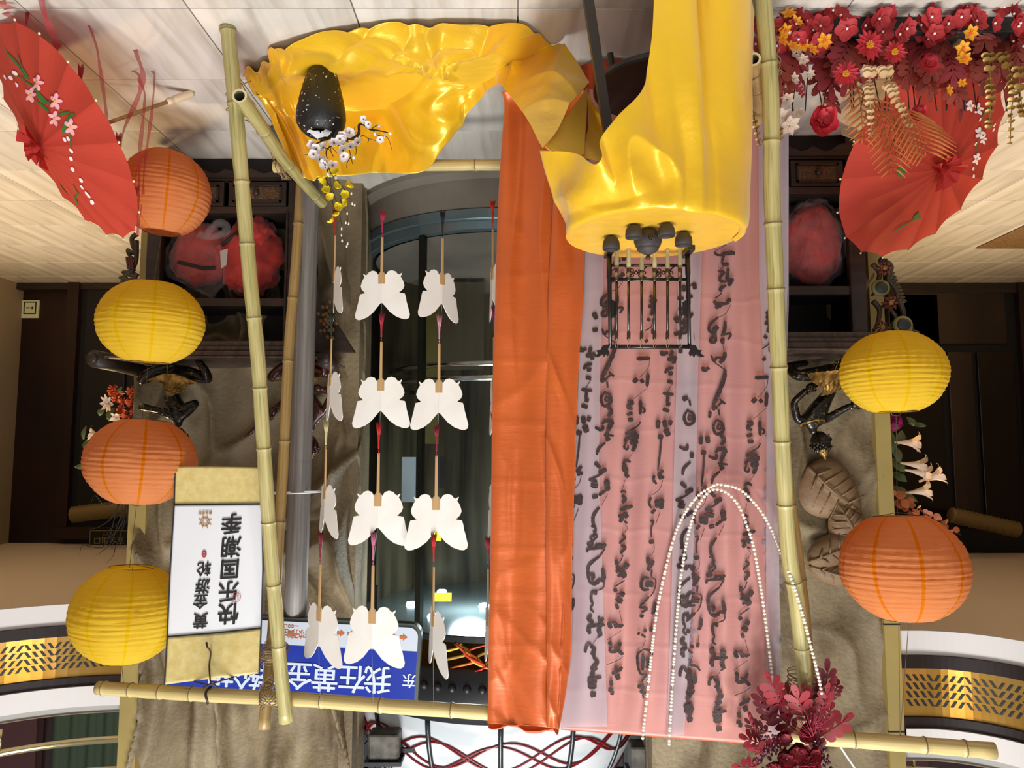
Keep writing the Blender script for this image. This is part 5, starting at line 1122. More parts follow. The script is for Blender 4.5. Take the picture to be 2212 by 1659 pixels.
for k, L_ in cols_.items():
    prev = None; ends = []
    for (x, yh, yn, rot, tc, lab) in L_: ends.append((P(x, yh, BY(x) + (.14 if k == 4 else -.01)), butterfly(x, yh, yn, rot, tc, lab, Yd=(BY(x) + .14 if k == 4 else None))))
    pts = [e for pr_2 in ends for e in pr_2]; x = L_[-1][0]; pts.append(bar_pt(x, 1500 + (x - 430) * .066, -.03))
    t = thing('hanging_line', pts[-1], 'thin clear line carrying ' + {1: 'the butterflies nearest the steel pole', 2: 'the four full-faced butterflies', 3: 'the butterflies in front of the lift lamps', 4: 'the butterflies at the orange cloth edge'}[k], 'line')
    MB().tube([p + Vector((0, .002, 0)) for p in pts[1:]], .0007, 4).build('line', M_line, t)
# ================================================================= LANTERNS
def lantern(cx, cy, rx, ry, Y, col, col2, label, tilt=(0, 0), seed=0, up_to=None):
    c = P(cx, cy, Y); a = px(rx, Y); b = px(ry, Y); t = thing('paper_lantern', c, label, 'lantern', None)
    m = MATS.get('lantern_' + col[1:])
    if m is None:
        m = mat('lantern_' + col[1:], col, .8, 0, .2, n=dict(c=col2, s=3, lo=.42, hi=.62), bump=(.55, 22, (.30, .30, 3.4), .010), transl=.45)
        nt = m.node_tree; N = nt.nodes; L = nt.links; bs_ = N['Principled BSDF']
        uv = N.new('ShaderNodeUVMap'); sx = N.new('ShaderNodeSeparateXYZ'); L.new(uv.outputs[0], sx.inputs[0])
        mu = N.new('ShaderNodeMath'); mu.operation = 'MULTIPLY'; mu.inputs[1].default_value = 9; L.new(sx.outputs[0], mu.inputs[0])
        fr_ = N.new('ShaderNodeMath'); fr_.operation = 'FRACT'; L.new(mu.outputs[0], fr_.inputs[0])
        lt = N.new('ShaderNodeMath'); lt.operation = 'LESS_THAN'; lt.inputs[1].default_value = .085; L.new(fr_.outputs[0], lt.inputs[0])
        src = bs_.inputs['Base Color'].links[0].from_socket
        hs = N.new('ShaderNodeHueSaturation'); hs.inputs['Saturation'].default_value = 1.15; hs.inputs['Value'].default_value = .97; L.new(src, hs.inputs['Color'])
        mx = N.new('ShaderNodeMix'); mx.data_type = 'RGBA'; L.new(lt.outputs[0], mx.inputs[0]); L.new(src, mx.inputs[6]); L.new(hs.outputs[0], mx.inputs[7])
        L.new(mx.outputs[2], bs_.inputs['Base Color'])
        for n_ in N:
            if n_.type == 'BSDF_TRANSLUCENT': L.new(mx.outputs[2], n_.inputs[0])
    M = Matrix.Rotation(math.radians(tilt[0]), 3, 'Y') @ Matrix.Rotation(math.radians(tilt[1]), 3, 'X')
    nr = 21; op = .40; prof = []; thm = math.acos(op); rnd = random.Random(seed)
    ths = [(-math.pi / 2 + .41) + (math.pi - .82) * i / nr for i in range(nr + 1)]
    ths = [ths[0]] + [q + rnd.uniform(-.022, .022) for q in ths[1:-1]] + [ths[-1]]
    ribs = [(math.cos(q) * a, math.sin(q) * b) for q in ths]
    mb = MB(); n = 72; bb_ = 0; R_s = []
    for i in range(nr):
        (r0, z0), (r1, z1) = ribs[i], ribs[i + 1]
        for k in range(4):
            s_ = k / 4; sag = -.0028 * math.sin(math.pi * s_); R_s.append((r0 + (r1 - r0) * s_ + sag * 1.0, z0 + (z1 - z0) * s_, s_))
    R_s.append((ribs[-1][0], ribs[-1][1], 0))
    for (r, z, s_) in R_s:
        for k in range(n):
            an = 2 * math.pi * k / n; w1 = .0030 * nz(an * 3.5 + seed, z * 22, seed) * (1 if s_ else .5) + .0013 * math.sin(an * 40 + z * 60) * (1 if s_ else 0)
            dz = .0030 * nz(math.cos(an) * 1.5 + seed, math.sin(an) * 1.5, z * 9)
            mb.v.append(c + M @ Vector(((r + w1) * math.cos(an), (r + w1) * math.sin(an), z + dz)))
    for i in range(len(R_s) - 1):
        for k in range(n):
            k2 = (k + 1) % n; mb.face((i * n + k, i * n + k2, (i + 1) * n + k2, (i + 1) * n + k), ((k / n, i / 84), ((k + 1) / n, i / 84), ((k + 1) / n, (i + 1) / 84), (k / n, (i + 1) / 84)))
    mb.build('paper_shade', m, t, smooth=True)
    wr_ = MB()
    for i in (0, nr):
        r, z = ribs[i]; wr_.tube([c + M @ Vector((r * math.cos(q), r * math.sin(q), z)) for q in [2 * math.pi * k / 30 for k in range(31)]], .0012, 5)
    zt = ribs[-1][1]; rt = ribs[-1][0]; zb = ribs[0][1]
    wr_.tube([c + M @ Vector(p) for p in ((-rt, 0, zt), (-rt * .4, 0, zt - .01), (-.012, 0, zt + .012), (.012, 0, zt + .012), (rt * .4, 0, zt - .01), (rt, 0, zt))], .0013, 5)
    wr_.tube([c + M @ Vector(p) for p in ((-rt, 0, zb), (0, 0, zb - .012), (rt, 0, zb))], .0012, 5); wr_.tube([c + M @ Vector((0, 0, zb)), c + M @ Vector((0, 0, zt))], .0012, 5)
    wr_.build('wire_frame', mat('lantern_wire', '#6b5a45', .4, .7), t, smooth=True)
    if up_to is not None: MB().tube([c + M @ Vector((0, 0, zt + .012)), up_to], .0012, 5).build('hanging_wire', MATS['lantern_wire'], t)
    return c
YW, OR = ('#ecca3e', '#e6bf30'), ('#e2935c', '#da8850')
YLn = 3.12
btop = bar_pt(268, 1489, -.012)
lantern(275, 1325, 112, 104, YLn, *YW, 'yellow paper lantern hanging highest, half behind the white scroll', (3, 2), 1, btop)
lantern(305, 997, 113, 96, YLn, *OR, 'orange paper lantern overlapping the lower corner of the hanging scroll', (3, 1), 2, P(280, 1226, YLn))
lantern(327, 697, 110, 95, YLn, *YW, 'yellow paper lantern in front of the left altar cabinet top', (3, -2), 3, P(307, 908, YLn))
lantern(357, 417, 96, 97, YLn, *OR, 'lowest orange paper lantern beside the left red umbrella', (4, -3), 4, P(332, 608, YLn))
YRn = 2.58
c4 = lantern(1951, 1225, 127, 116, YRn, *OR, 'large orange paper lantern under the right end of the top rail', (-1, 4), 5, bar_pt(1945, 1604, -.004) + Vector((0, 0, -.02)))
lantern(1929, 805, 109, 93, YRn, *YW, 'yellow paper lantern hanging above the right red umbrella', (-1, 1), 6, bar_pt(1945, 1604, -.004) + Vector((0, 0, -.02)))
# ================================================================= PAPER UMBRELLAS
M_umb = mat('umbrella_red', '#d5503f', .62, 0, .3, n=dict(c='#ca4738', s=3), bump=(.08, 50), transl=.42)
M_umr = mat('umbrella_rib', '#a84634', .6); M_ush = mat('umbrella_shaft', '#b58a5a', .5, n=dict(c='#9c7344', s=6, st=(9, 1, 1))); M_uh = mat('umbrella_grip', '#d9c3a0', .5); M_bead = mat('bead_white', '#e8d9b8', .3)
def umbrella(C, th, ph, R, hr, nrib, label, shaft, seed):
    C = Vector(C); a = Vector((math.cos(ph) * math.sin(th), -math.cos(ph) * math.cos(th), math.sin(ph))); u = Vector((math.cos(th), math.sin(th), 0)); v = a.cross(u)
    t = thing('oil_paper_umbrella', C - a * shaft * .8 if False else C, label, 'umbrella')
    h = hr * R; nn = nrib * 6
    def pt(r, ang, lift=0):
        k = (ang / (2 * math.pi) * nrib) % 1.0; sc_ = math.cos(math.pi / nrib) / math.cos(math.pi / nrib * (2 * k - 1)); e = r / R
        rr = r * (1 - (1 - sc_) * e - .012 * math.sin(math.pi * k) * e ** 3)
        z = h * (1 - e ** 1.12) - .010 * math.sin(math.pi * k) * e + .004 * (1 - abs(2 * k - 1)) * 0
        return C + u * (rr * math.cos(ang)) + v * (rr * math.sin(ang)) + a * (z + lift)
    mb = MB(); nr = 16
    for i in range(nr + 1):
        r = R * (.02 + .98 * i / nr)
        for k in range(nn): mb.v.append(pt(r, 2 * math.pi * k / nn))
    for i in range(nr):
        for k in range(nn): k2 = (k + 1) % nn; mb.face((i * nn + k, i * nn + k2, (i + 1) * nn + k2, (i + 1) * nn + k))
    can = mb.build('canopy', M_umb, t, smooth=False)
    for k in range(nrib):
        ang = 2 * math.pi * k / nrib
        MB().tube([pt(R * .06, ang, -.004), pt(R * .5, ang, -.004), pt(R * .985, ang, -.004), pt(R * 1.012, ang, -.002)], .0024, 5).build('rib', M_umr, t, smooth=True)
        MB().ball(pt(R * 1.015, ang, 0), .0045, 8, 6).build('bead', M_bead, t, smooth=True)
    cap = MB(); rnd = random.Random(seed)
    for k in range(9):
        an = 2 * math.pi * k / 9; l = .055 + .03 * rnd.random(); q = pt(R * .03, an, .004); d = (u * math.cos(an) + v * math.sin(an))
        s_ = a.cross(d); b = len(cap.v)
        cap.v += [q - s_ * .006, q + s_ * .006, q + d * l * .6 + s_ * .024 + a * (.028 + .02 * rnd.random()), q + d * l + a * (.012 + .03 * rnd.random()), q + d * l * .6 - s_ * .024 + a * .03]
        cap.face((b, b + 1, b + 2, b + 3, b + 4))
    cap.tube([C + a * (h - .01), C + a * (h + .03)], [.022, .012], 10); cap.build('crown_paper', mat('crown_red', '#b8261f', .7, transl=.3), t)
    sh0 = C + a * (h - .01); e = C - a * shaft
    MB().tube([sh0, C - a * (shaft * .80)], .0075, 10).build('shaft', M_ush, t, smooth=True)
    MB().tube([C - a * (shaft * q) for q in (.78, .785, .80, .82, .825, .84, .86, .98, 1.0)], [.010, .013, .0145, .0145, .012, .0145, .0150, .0160, .013], 14).build('grip', M_uh, t, smooth=True)
    return t, C, a, u, v, R, h, pt
def on_canopy(U, x, y, lift=.004):
    t, C, a, u, v, R, h, pt = U; d = ray(x, y); o = Vector((0, 0, CZ)); k = .5
    for _ in range(6):
        tt = (C + a * (h * k) - o).dot(a) / d.dot(a); q = o + d * tt; w_ = q - C; r = math.hypot(w_.dot(u), w_.dot(v)); k = max(0, 1 - (r / R) ** 1.12)
    return pt(min(r, R), math.atan2(w_.dot(v), w_.dot(u)) % (2 * math.pi), lift)
UL = umbrella((1.668, 2.668, .336), .812, .63, .402, .24, 18, 'red paper umbrella with painted pink blossoms lying open on the floor beside the orange lantern', .562, 1)
UR = umbrella((-1.652, 2.885, .340), -.489, .6405, .408, .24, 18, 'red paper umbrella with small white blossoms leaning open behind the flower trough', .45, 2)
M_pg = mat('paint_green', '#2c6a2a', .6); M_pp = mat('paint_pink', '#e7a3ab', .6); M_pw = mat('paint_white', '#efdde0', .6); M_py = mat('paint_yellow', '#e0a52e', .6)
def paint_line(U, pts, w_, m, name='painted_stem'):
    C = spline([Vector((x, y, 0)) for x, y in pts], max(4, len(pts) * 4)); mb = MB(); n = len(C)
    for i, p in enumerate(C):
        q = C[min(i + 1, n - 1)] - C[max(i - 1, 0)]; q = q.normalized() if q.length > 0 else Vector((1, 0, 0)); s_ = Vector((-q.y, q.x, 0)); ww = w_ * (.35 + .65 * math.sin(math.pi * (i + .5) / n))
        mb.v += [on_canopy(U, p.x + s_.x * ww, p.y + s_.y * ww), on_canopy(U, p.x - s_.x * ww, p.y - s_.y * ww)]
    for i in range(n - 1): mb.face((2 * i, 2 * i + 1, 2 * i + 3, 2 * i + 2))
    return mb.build(name, m, U[0])
def paint_blob(U, x, y, rx, ry, ang, m, name, lift=.005):
    mb = MB(); c, s_ = math.cos(ang), math.sin(ang); mb.v.append(on_canopy(U, x, y, lift)); n = 12
    for k in range(n):
        q = 2 * math.pi * k / n; a_, b_ = rx * math.cos(q), ry * math.sin(q); mb.v.append(on_canopy(U, x + a_ * c - b_ * s_, y + a_ * s_ + b_ * c, lift))
    for k in range(n): mb.face((0, 1 + k, 1 + (k + 1) % n))
    return mb.build(name, m, U[0])
def paint_flower(U, x, y, s_, m=None):
    for k in range(5):
        a_ = 1.2 + k * 2 * math.pi / 5; paint_blob(U, x + math.cos(a_) * s_ * .42, y + math.sin(a_) * s_ * .75, s_ * .52, s_ * .30, a_, m or M_pp, 'painted_petal')
    paint_blob(U, x, y, s_ * .16, s_ * .26, .3, M_py, 'painted_heart', .007)
paint_line(UL, [(8, 102), (28, 128), (48, 155), (62, 172)], 2.2, M_pg); paint_line(UL, [(33, 113), (46, 140), (60, 166)], 2.0, M_pg); paint_line(UL, [(20, 160), (40, 165), (64, 182), (88, 205), (108, 225), (135, 240)], 1.6, M_pg)
paint_line(UL, [(80, 190), (88, 210), (95, 218), (118, 226)], 4.5, M_pg, 'painted_leaf'); paint_line(UL, [(80, 218), (95, 232), (106, 240)], 3, M_pg, 'painted_leaf'); paint_line(UL, [(125, 248), (140, 244), (152, 242)], 3, M_pg, 'painted_leaf')
paint_line(UL, [(165, 246), (155, 248), (148, 262), (140, 275), (136, 288)], 5, M_pg, 'painted_leaf'); paint_line(UL, [(150, 275), (152, 300), (155, 335)], 1, M_pg); paint_line(UL, [(160, 400), (168, 420), (162, 430), (168, 446)], 2.2, M_pg)
paint_line(UL, [(15, 248), (28, 268), (38, 285)], 1.6, M_pg); paint_line(UL, [(128, 400), (140, 418), (150, 426)], 1.2, M_pg)
for x, y, s_ in ((82, 178, 14), (67, 204, 14), (122, 218, 15), (118, 256, 14), (154, 274, 16)): paint_flower(UL, x, y, s_)
for x, y in ((8, 165), (22, 167), (33, 157), (37, 182), (139, 302), (147, 300), (154, 326), (155, 343), (159, 366), (176, 390), (179, 405), (188, 419), (192, 424), (200, 438)): paint_blob(UL, x, y, 6, 3.0, .95, M_pw, 'painted_petal')
for x, y, s_ in ((2095, 228, 11), (2115, 234, 11), (2116, 287, 11), (2126, 300, 10), (2110, 343, 11)): paint_flower(UR, x, y, s_, M_pw)
for x, y in ((2122, 172), (2117, 180), (2078, 228), (2148, 270), (2150, 280), (2150, 220), (2104, 365), (2102, 380), (2108, 310), (2116, 258)): paint_blob(UR, x, y, 4.5, 2.4, 2.0, M_pw, 'painted_petal')
paint_blob(UR, 1945, 371, 9, 12, .3, M_pg, 'painted_leaf'); paint_blob(UR, 1979, 468, 10, 5, -.9, M_pg, 'painted_leaf'); paint_line(UR, [(1990, 472), (1965, 480), (1945, 492), (1927, 507)], 1.3, M_pg); paint_line(UR, [(2122, 255), (2128, 240), (2138, 232)], 3, M_pg, 'painted_leaf'); paint_line(UR, [(2110, 330), (2114, 300), (2130, 270)], .8, M_pg)
# ribbons and tassels on the left umbrella
M_rib = mat('sheer_ribbon', '#a52a33', .6, transp=.30); M_tas = mat('tassel_umb', '#a31f28', .7)
def ribbon_shape(pts, w_, Y0, Y1, m=M_rib):
    n = len(pts); C = spline([P(x, y, Y0 + (Y1 - Y0) * i / (n - 1)) for i, (x, y) in enumerate(pts)], n * 6); mb = MB()
    for i, p in enumerate(C):
        ww = w_ / FPX * 2.6 * .5 * (.55 + .45 * abs(math.sin(i * .35 + w_))); a_ = .6 * math.sin(i * .3)
        d = Vector((math.cos(a_), math.sin(a_), .15)); mb.v += [p - d * ww, p + d * ww]
    for i in range(len(C) - 1): mb.face((2 * i, 2 * i + 1, 2 * i + 3, 2 * i + 2))
    return mb.build('ribbon_shape', m, UL[0], smooth=True)
ribbon_shape([(114, 120), (126, 106), (119, 85), (104, 50), (94, 20), (82, -30)], 17, 2.44, 2.30); ribbon_shape([(227, 285), (232, 272), (226, 215), (215, 140), (206, 92), (182, 40), (138, 0), (110, -20)], 8, 2.58, 2.45)
ribbon_shape([(255, 345), (268, 280), (300, 205), (308, 160), (296, 120), (280, 80), (255, 74), (214, 67)], 14, 2.64, 2.66); ribbon_shape([(309, 420), (312, 360), (320, 300), (328, 240), (333, 180), (330, 155), (295, 142)], 8, 2.66, 2.84)
ribbon_shape([(297, 505), (299, 440), (303, 320), (311, 240), (312, 200), (302, 175), (296, 158), (268, 147)], 9, 2.68, 2.82); ribbon_shape([(306, 440), (300, 490), (297, 508)], 6, 2.66, 2.68); ribbon_shape([(0, 22), (30, 40), (60, 62)], 16, 2.42, 2.40); ribbon_shape([(20, 20), (0, 5), (-20, -15)], 30, 2.36, 2.34)
def tassel(p, L, r, m, par):
    mb = MB(); z = Vector((0, 0, 1)); mb.tube([p, p - z * L * .12], .001, 5).ball(p - z * L * .12, r * .35, 8, 5)
    mb.tube([p - z * L * .14, p - z * L * .4, p - z * L * .9], [r * .3, r * .5, r * .85], 10)
    for i in range(16): a_ = i * .4; mb.tube([p - z * L * .5 + Vector((math.cos(a_), math.sin(a_), 0)) * r * .5, p - z * L * (1 + .05 * math.sin(i * 5)) + Vector((math.cos(a_), math.sin(a_), 0)) * r], .0011, 4)
    return mb.build('tassel', m, par, smooth=True)
for x, y0, y1, Y in ((172, 198, 137, 2.52), (254, 345, 286, 2.62), (57, 55, 4, 2.42), (292, 440, 402, 2.66)):
    p = P(x, y0, Y); tassel(p, px(y0 - y1, Y), px(6, Y), M_tas, UL[0])
# ================================================================= VASE AND BLOSSOM BRANCH
YV = 2.77
vb = P(697, 112, YV); vz = lambda y: P(697, y, YV).z
M_vase = mat('black_stoneware', '#161616', .5, 0, .5, n=dict(c='#e8e4d8', s=75, d=1, lo=.70, hi=.71), bump=(.5, 60, (1, 1, 1), .006))
v = thing('black_vase', (vb.x, YV, .02), 'tall black speckled stoneware vase standing on the yellow satin', 'vase')
zb = .018
def vprof(L_): return [(px(r, YV), zb + (y - 110) * (vz(290) - zb) / (290 - 110)) for r, y in L_]
MB().lathe(vprof([(.1, 110), (24, 110), (31, 116), (36, 132), (42, 160), (49, 195), (54, 228), (55, 245), (53, 262), (46, 277), (38, 286), (34, 290), (31, 290), (30, 286), (34, 280), (44, 262), (44, 240), (.1, 238)]), 48, (vb.x, YV, 0)).build('body', M_vase, v, smooth=True)
pm_ = MB().grid([[Vector((vb.x + px(30, YV) * (math.cos(a_) * r_), YV + px(30, YV) * math.sin(a_) * r_, vz(282) + .005 * math.sin(a_ * 5 + r_ * 9) + .006 * r_)) for a_ in [math.radians(-20 + 230 * k / 18) for k in range(19)]] for r_ in (.2, .5, .8, 1.0)])
pm_.build('white_liner', mat('white_liner', '#d8d8dc', .6), v, smooth=True)
M_br = mat('branch_black', '#1d1a19', .6, bump=(.6, 90)); M_pl = mat('plum_white', '#e9e2e2', .6, transl=.25); M_plh = mat('plum_heart', '#6b3a20', .6); M_yl = mat('winter_yellow', '#e8d21c', .6, transl=.25); M_bud = mat('bud_white', '#e6e2dc', .5)
br = thing('blossom_branch', P(728, 285, YV), 'dark plum branch with white and yellow silk blossoms in the black vase', 'branch')
def twig(pts, r0, r1, Y0=YV, Y1=YV, name='twig', m=M_br):
    n = len(pts); q = [P(x, y, Y0 + (Y1 - Y0) * i / (n - 1)) + Vector((0, .012 * math.sin(i * 2.1 + pts[0][0]), 0)) for i, (x, y) in enumerate(pts)]
    m_ = n * 4; return MB().tube(spline(q, m_), [r0 + (r1 - r0) * i / (m_ - 1) for i in range(m_)], 7).build(name, m, br, smooth=True)
V2 = YV - .06
twig([(731, 270), (728, 288), (722, 300), (733, 309), (750, 303), (766, 297), (774, 285), (777, 273), (785, 269), (798, 277), (815, 284), (838, 286)], .0105, .0018, YV, V2, 'bough')
twig([(722, 288), (706, 296), (694, 305)], .007, .004, YV, V2); twig([(694, 305), (684, 315), (678, 330), (690, 350), (705, 365)], .003, .0012, V2, V2); twig([(722, 300), (712, 312), (705, 330), (710, 352), (712, 375)], .003, .001, V2, V2)
for L_ in ([(712, 305), (718, 320), (728, 330)], [(720, 302), (715, 320), (717, 335)], [(690, 330), (675, 330), (658, 334)], [(752, 303), (755, 325), (760, 350), (763, 354)], [(757, 340), (752, 352), (747, 360)], [(766, 297), (768, 320), (769, 336)], [(748, 300), (760, 290), (768, 276)], [(752, 296), (762, 288), (770, 284)], [(768, 297), (785, 294), (795, 300), (812, 302)], [(793, 296), (797, 303), (795, 310)], [(805, 280), (818, 292), (838, 300), (846, 322)], [(800, 277), (812, 275), (818, 270)], [(700, 320), (712, 325), (720, 337)]): twig(L_, .0018, .0009, V2, V2 - .01)
twig([(705, 350), (708, 375), (707, 392), (712, 405), (718, 430), (722, 450), (726, 470)], .0022, .0008, V2, V2); twig([(708, 360), (722, 385), (738, 400), (752, 420), (760, 440)], .0018, .0007, V2, V2); twig([(722, 368), (726, 385), (745, 412), (735, 430), (748, 462), (752, 485)], .0016, .0007, V2, V2); twig([(712, 372), (716, 400), (728, 440), (736, 480), (741, 512), (748, 530)], .0014, .0006, V2, V2)
def blossom(c, nrm, r, m, mh, par, np_=5, cup=.35, name='blossom', seed=0, wide=.62, tip=0):
    nrm = Vector(nrm).normalized(); u = nrm.orthogonal().normalized(); v_ = nrm.cross(u); mb = MB(); rnd = random.Random(seed)
    for k in range(np_):
        a_ = 2 * math.pi * (k + rnd.uniform(-.08, .08)) / np_; d = u * math.cos(a_) + v_ * math.sin(a_); s_ = nrm.cross(d); rr = r * rnd.uniform(.88, 1.08); G = []
        cu = cup * rnd.uniform(.6, 1.3)
        for i in range(5):
            t = i / 4; hw = rr * wide * (math.sin(math.pi * (.12 + .80 * t)) if not tip else (math.sin(math.pi * (.1 + .9 * t)) ** .8) * (1 - .2 * t))
            row = []
            for j in range(4):
                q = j / 3 * 2 - 1; row.append(c + d * (rr * (.08 + .92 * t)) + s_ * (hw * q) + nrm * (rr * (cu * t * t * .8 + .18 * q * q * cu * 2)))
            G.append(row)
        mb.grid(G)
    o = mb.build(name, m, par, smooth=True)
    if mh is not None: 
        hb = MB().ball(c + nrm * r * .10, r * .16, 7, 5)
        for k in range(6): a_ = k * 1.05; hb.tube([c, c + nrm * r * .38 + (u * math.cos(a_) + v_ * math.sin(a_)) * r * .22], r * .03, 4)
        hb.build('heart', mh, o)
    return o
rnd = random.Random(5)
def nrm_cam(k=.7): return Vector((rnd.uniform(-k, k), -1, rnd.uniform(-k, k) + .2))
for i, (x, y) in enumerate(((786, 258), (797, 268), (742, 294), (754, 287), (676, 312), (700, 320), (722, 310), (678, 334), (690, 345), (700, 351), (742, 326), (774, 309), (758, 318), (741, 338), (718, 358), (704, 356), (821, 301), (684, 322), (734, 300))):
    blossom(P(x, y, V2 - .015), nrm_cam(), px(12 if i not in (16, 1, 0) else 9, V2), M_pl, M_plh, br, 5, .5, 'blossom', i)
for x, y in ((819, 272), (810, 289), (830, 293), (843, 288), (764, 340), (708, 376), (726, 384)): MB().ball(P(x, y, V2 - .005), .0065, 8, 6, (1, 1, 1.2)).build('bud', M_bud, br, smooth=True)
for i, (x, y) in enumerate(((700, 387), (730, 373), (729, 406), (752, 404), (743, 419), (708, 424), (704, 413), (749, 440), (729, 448), (729, 466), (719, 480))): blossom(P(x, y, V2 - .01), nrm_cam(1.2), px(10, V2), M_yl, None, br, 5, .9, 'yellow_blossom', i + 40)
for x, y in ((759, 418), (761, 440), (766, 443), (735, 452), (750, 461), (747, 481), (753, 483), (738, 494), (738, 508), (739, 520), (751, 526), (749, 532)): MB().ball(P(x, y, V2), .0045, 8, 6, (.8, .8, 1.3)).build('catkin', M_bud, br, smooth=True)
# ================================================================= LEAVES AND FLOWERS
def pinnate(c, tip, side, nl, w_, m, par, name='oak_leaf', seed=0, curl=.02, blunt=True, mid=True):
    """lobed leaf from base c to tip; side = vector across"""
    c = Vector(c); tip = Vector(tip); L = (tip - c).length; ax = (tip - c).normalized(); sd = Vector(side); sd = (sd - ax * sd.dot(ax)).normalized(); nn = ax.cross(sd); rnd_ = random.Random(seed); mb = MB(); sd = ax.cross(Vector((rnd_.uniform(-.45, .45), 1, rnd_.uniform(-.45, .45)))).normalized(); nn = ax.cross(sd); nn = nn if nn.y < 0 else -nn
    def pt(t, s_): return c + ax * (L * t) + sd * s_ + nn * (curl * math.sin(math.pi * t) - .25 * abs(s_) + .0 * t)
    for sg in (-1, 1):
        for k in range(nl):
            t = .06 + .78 * k / nl; ww = w_ * 1.12 * math.sin(math.pi * (.22 + .66 * t)) ** .8 * rnd_.uniform(.9, 1.1); sm_ = L * .40 / nl; b = len(mb.v); ca, sa = math.cos(.95), math.sin(.95)
            for q in range(10):
                a_ = 2 * math.pi * q / 10; lx = ww * (.56 + .56 * math.cos(a_)); ly = sm_ * math.sin(a_) * (.62 + .38 * math.cos(a_ * .5) ** 2 if math.cos(a_) < 0 else 1)
                mb.v.append(pt(t + (lx * ca - ly * sa) / L * 1.0, sg * (lx * sa + ly * ca)))
            mb.face(range(b, b + 10) if sg > 0 else reversed(range(b, b + 10)))
    b = len(mb.v); tt = .12 + .78; mb.v += [pt(.74, 0), pt(.84, w_ * .24), pt(.95, w_ * .30), pt(1.04, w_ * .18), pt(1.07, 0), pt(1.04, -w_ * .18), pt(.95, -w_ * .30), pt(.84, -w_ * .24)]; mb.face(range(b, b + 8))
    G = [[pt(t, -w_ * .07), pt(t, w_ * .07)] for t in (0, .3, .6, .9)]; mb.grid(G)
    o = mb.build(name, m, par)
    if mid: MB().tube([pt(t, 0) + nn * .0 for t in (-.12, 0, .3, .6, .85)], [.0022, .002, .0016, .0012, .0006], 5).build('midrib', m, o)
    return o
M_oak = mat('oak_red', '#a4383f', .65, n=dict(c='#8c2c34', s=8), transl=.2); M_oak2 = mat('oak_brown', '#a3463a', .65, n=dict(c='#8a372d', s=8), transl=.2); M_hyd = mat('hydrangea_red', '#c0363a', .65, n=dict(c='#a82a30', s=12), transl=.2)
M_nar = mat('narcissus', '#f0a81f', .6, transl=.2); M_narh = mat('narcissus_heart', '#e0661a', .6); M_dai = mat('daisy_red', '#b8222f', .6, transl=.15); M_daih = mat('daisy_heart', '#e0a020', .7); M_cream = mat('cream_leaf', '#d8b78a', .6, n=dict(c='#c19a68', s=14), transl=.25); M_eug = mat('gold_eucalyptus', '#8c6a30', .35, .45); M_fern = mat('fern_orange', '#cf7a3a', .6, n=dict(c='#b8602a', s=6), transl=.2); M_wsp = mat('white_silk', '#dcc6b4', .6, transl=.25)
PX = P(1940, 40, 2.5)
pln = thing('flower_trough', (PX.x, 2.55, 0), 'black trough overflowing with red hydrangeas, oak leaves, yellow narcissi and cream eucalyptus', 'planter')
xa, xb = P(1664, 30, 2.5).x, P(2330, 30, 2.5).x
M_box = mat('trough_black', '#1b1817', .6, n=dict(c='#2b2624', s=40, st=(1, 1, 9)), bump=(.3, 30, (1, 1, 9)))
MB().bb(xa, xb, 2.44, 2.47, 0, .055).bb(xa, xb, 2.63, 2.66, 0, .055).bb(xa, xa - .02, 2.44, 2.66, 0, .055).bb(xb, xb + .02, 2.44, 2.66, 0, .055).bb(xa, xb, 2.45, 2.65, 0, .05).build('trough', M_box, pln, bevel=.002)
def FP(x, y, Y): return P(x, y, Y)
rnd = random.Random(11)
hy = [(1770, 40, 26), (1820, 50, 22), (1745, 45, 16), (1830, 62, 20), (1790, 75, 20), (1850, 35, 14), (1900, 40, 22), (1915, 25, 18), (1945, 45, 22), (1975, 30, 22), (1960, 62, 18), (2000, 50, 18), (2030, 30, 20), (2075, 35, 24), (2110, 45, 24), (2060, 55, 16), (2130, 20, 22), (2170, 15, 22), (2190, 30, 20), (2040, 65, 24), (2020, 75, 20), (1670, 60, 20), (1700, 75, 14), (1660, 90, 16), (1745, 70, 18), (1720, 52, 14), (1870, 55, 18), (1990, 70, 16), (2150, 50, 18), (2205, 50, 18), (1640, 50, 18), (1632, 95, 14), (2090, 15, 18), (1800, 22, 18), (1750, 20, 16), (1700, 25, 18), (1725, 85, 15)]
hy += [(rnd.uniform(1655, 2212), rnd.uniform(28, 100), rnd.uniform(15, 22)) for _ in range(34)]
for i, (x, y, r) in enumerate(hy):
    blossom(FP(x, y, 2.42 + .05 * math.sin(i * 1.7)), (rnd.uniform(-.6, .6), -1, rnd.uniform(-.3, .8)), px(r * 1.25, 2.42), M_hyd, None, pln, 5, .30, 'hydrangea_floret', i, .50)
    MB().ball(FP(x, y, 2.41 + .05 * math.sin(i * 1.7)), .0045, 7, 5).build('floret_heart', M_bud, pln, smooth=True)
stems = MB()
for i in range(26):
    x = 1680 + i * 21; stems.tube([FP(x, 55, 2.52), FP(x + 6 * math.sin(i * 3), 150, 2.54), FP(x + 14 * math.sin(i * 2), 240, 2.5)], .0022, 5)
stems.build('stems', mat('stem_dark', '#3a2a1c', .7), pln)
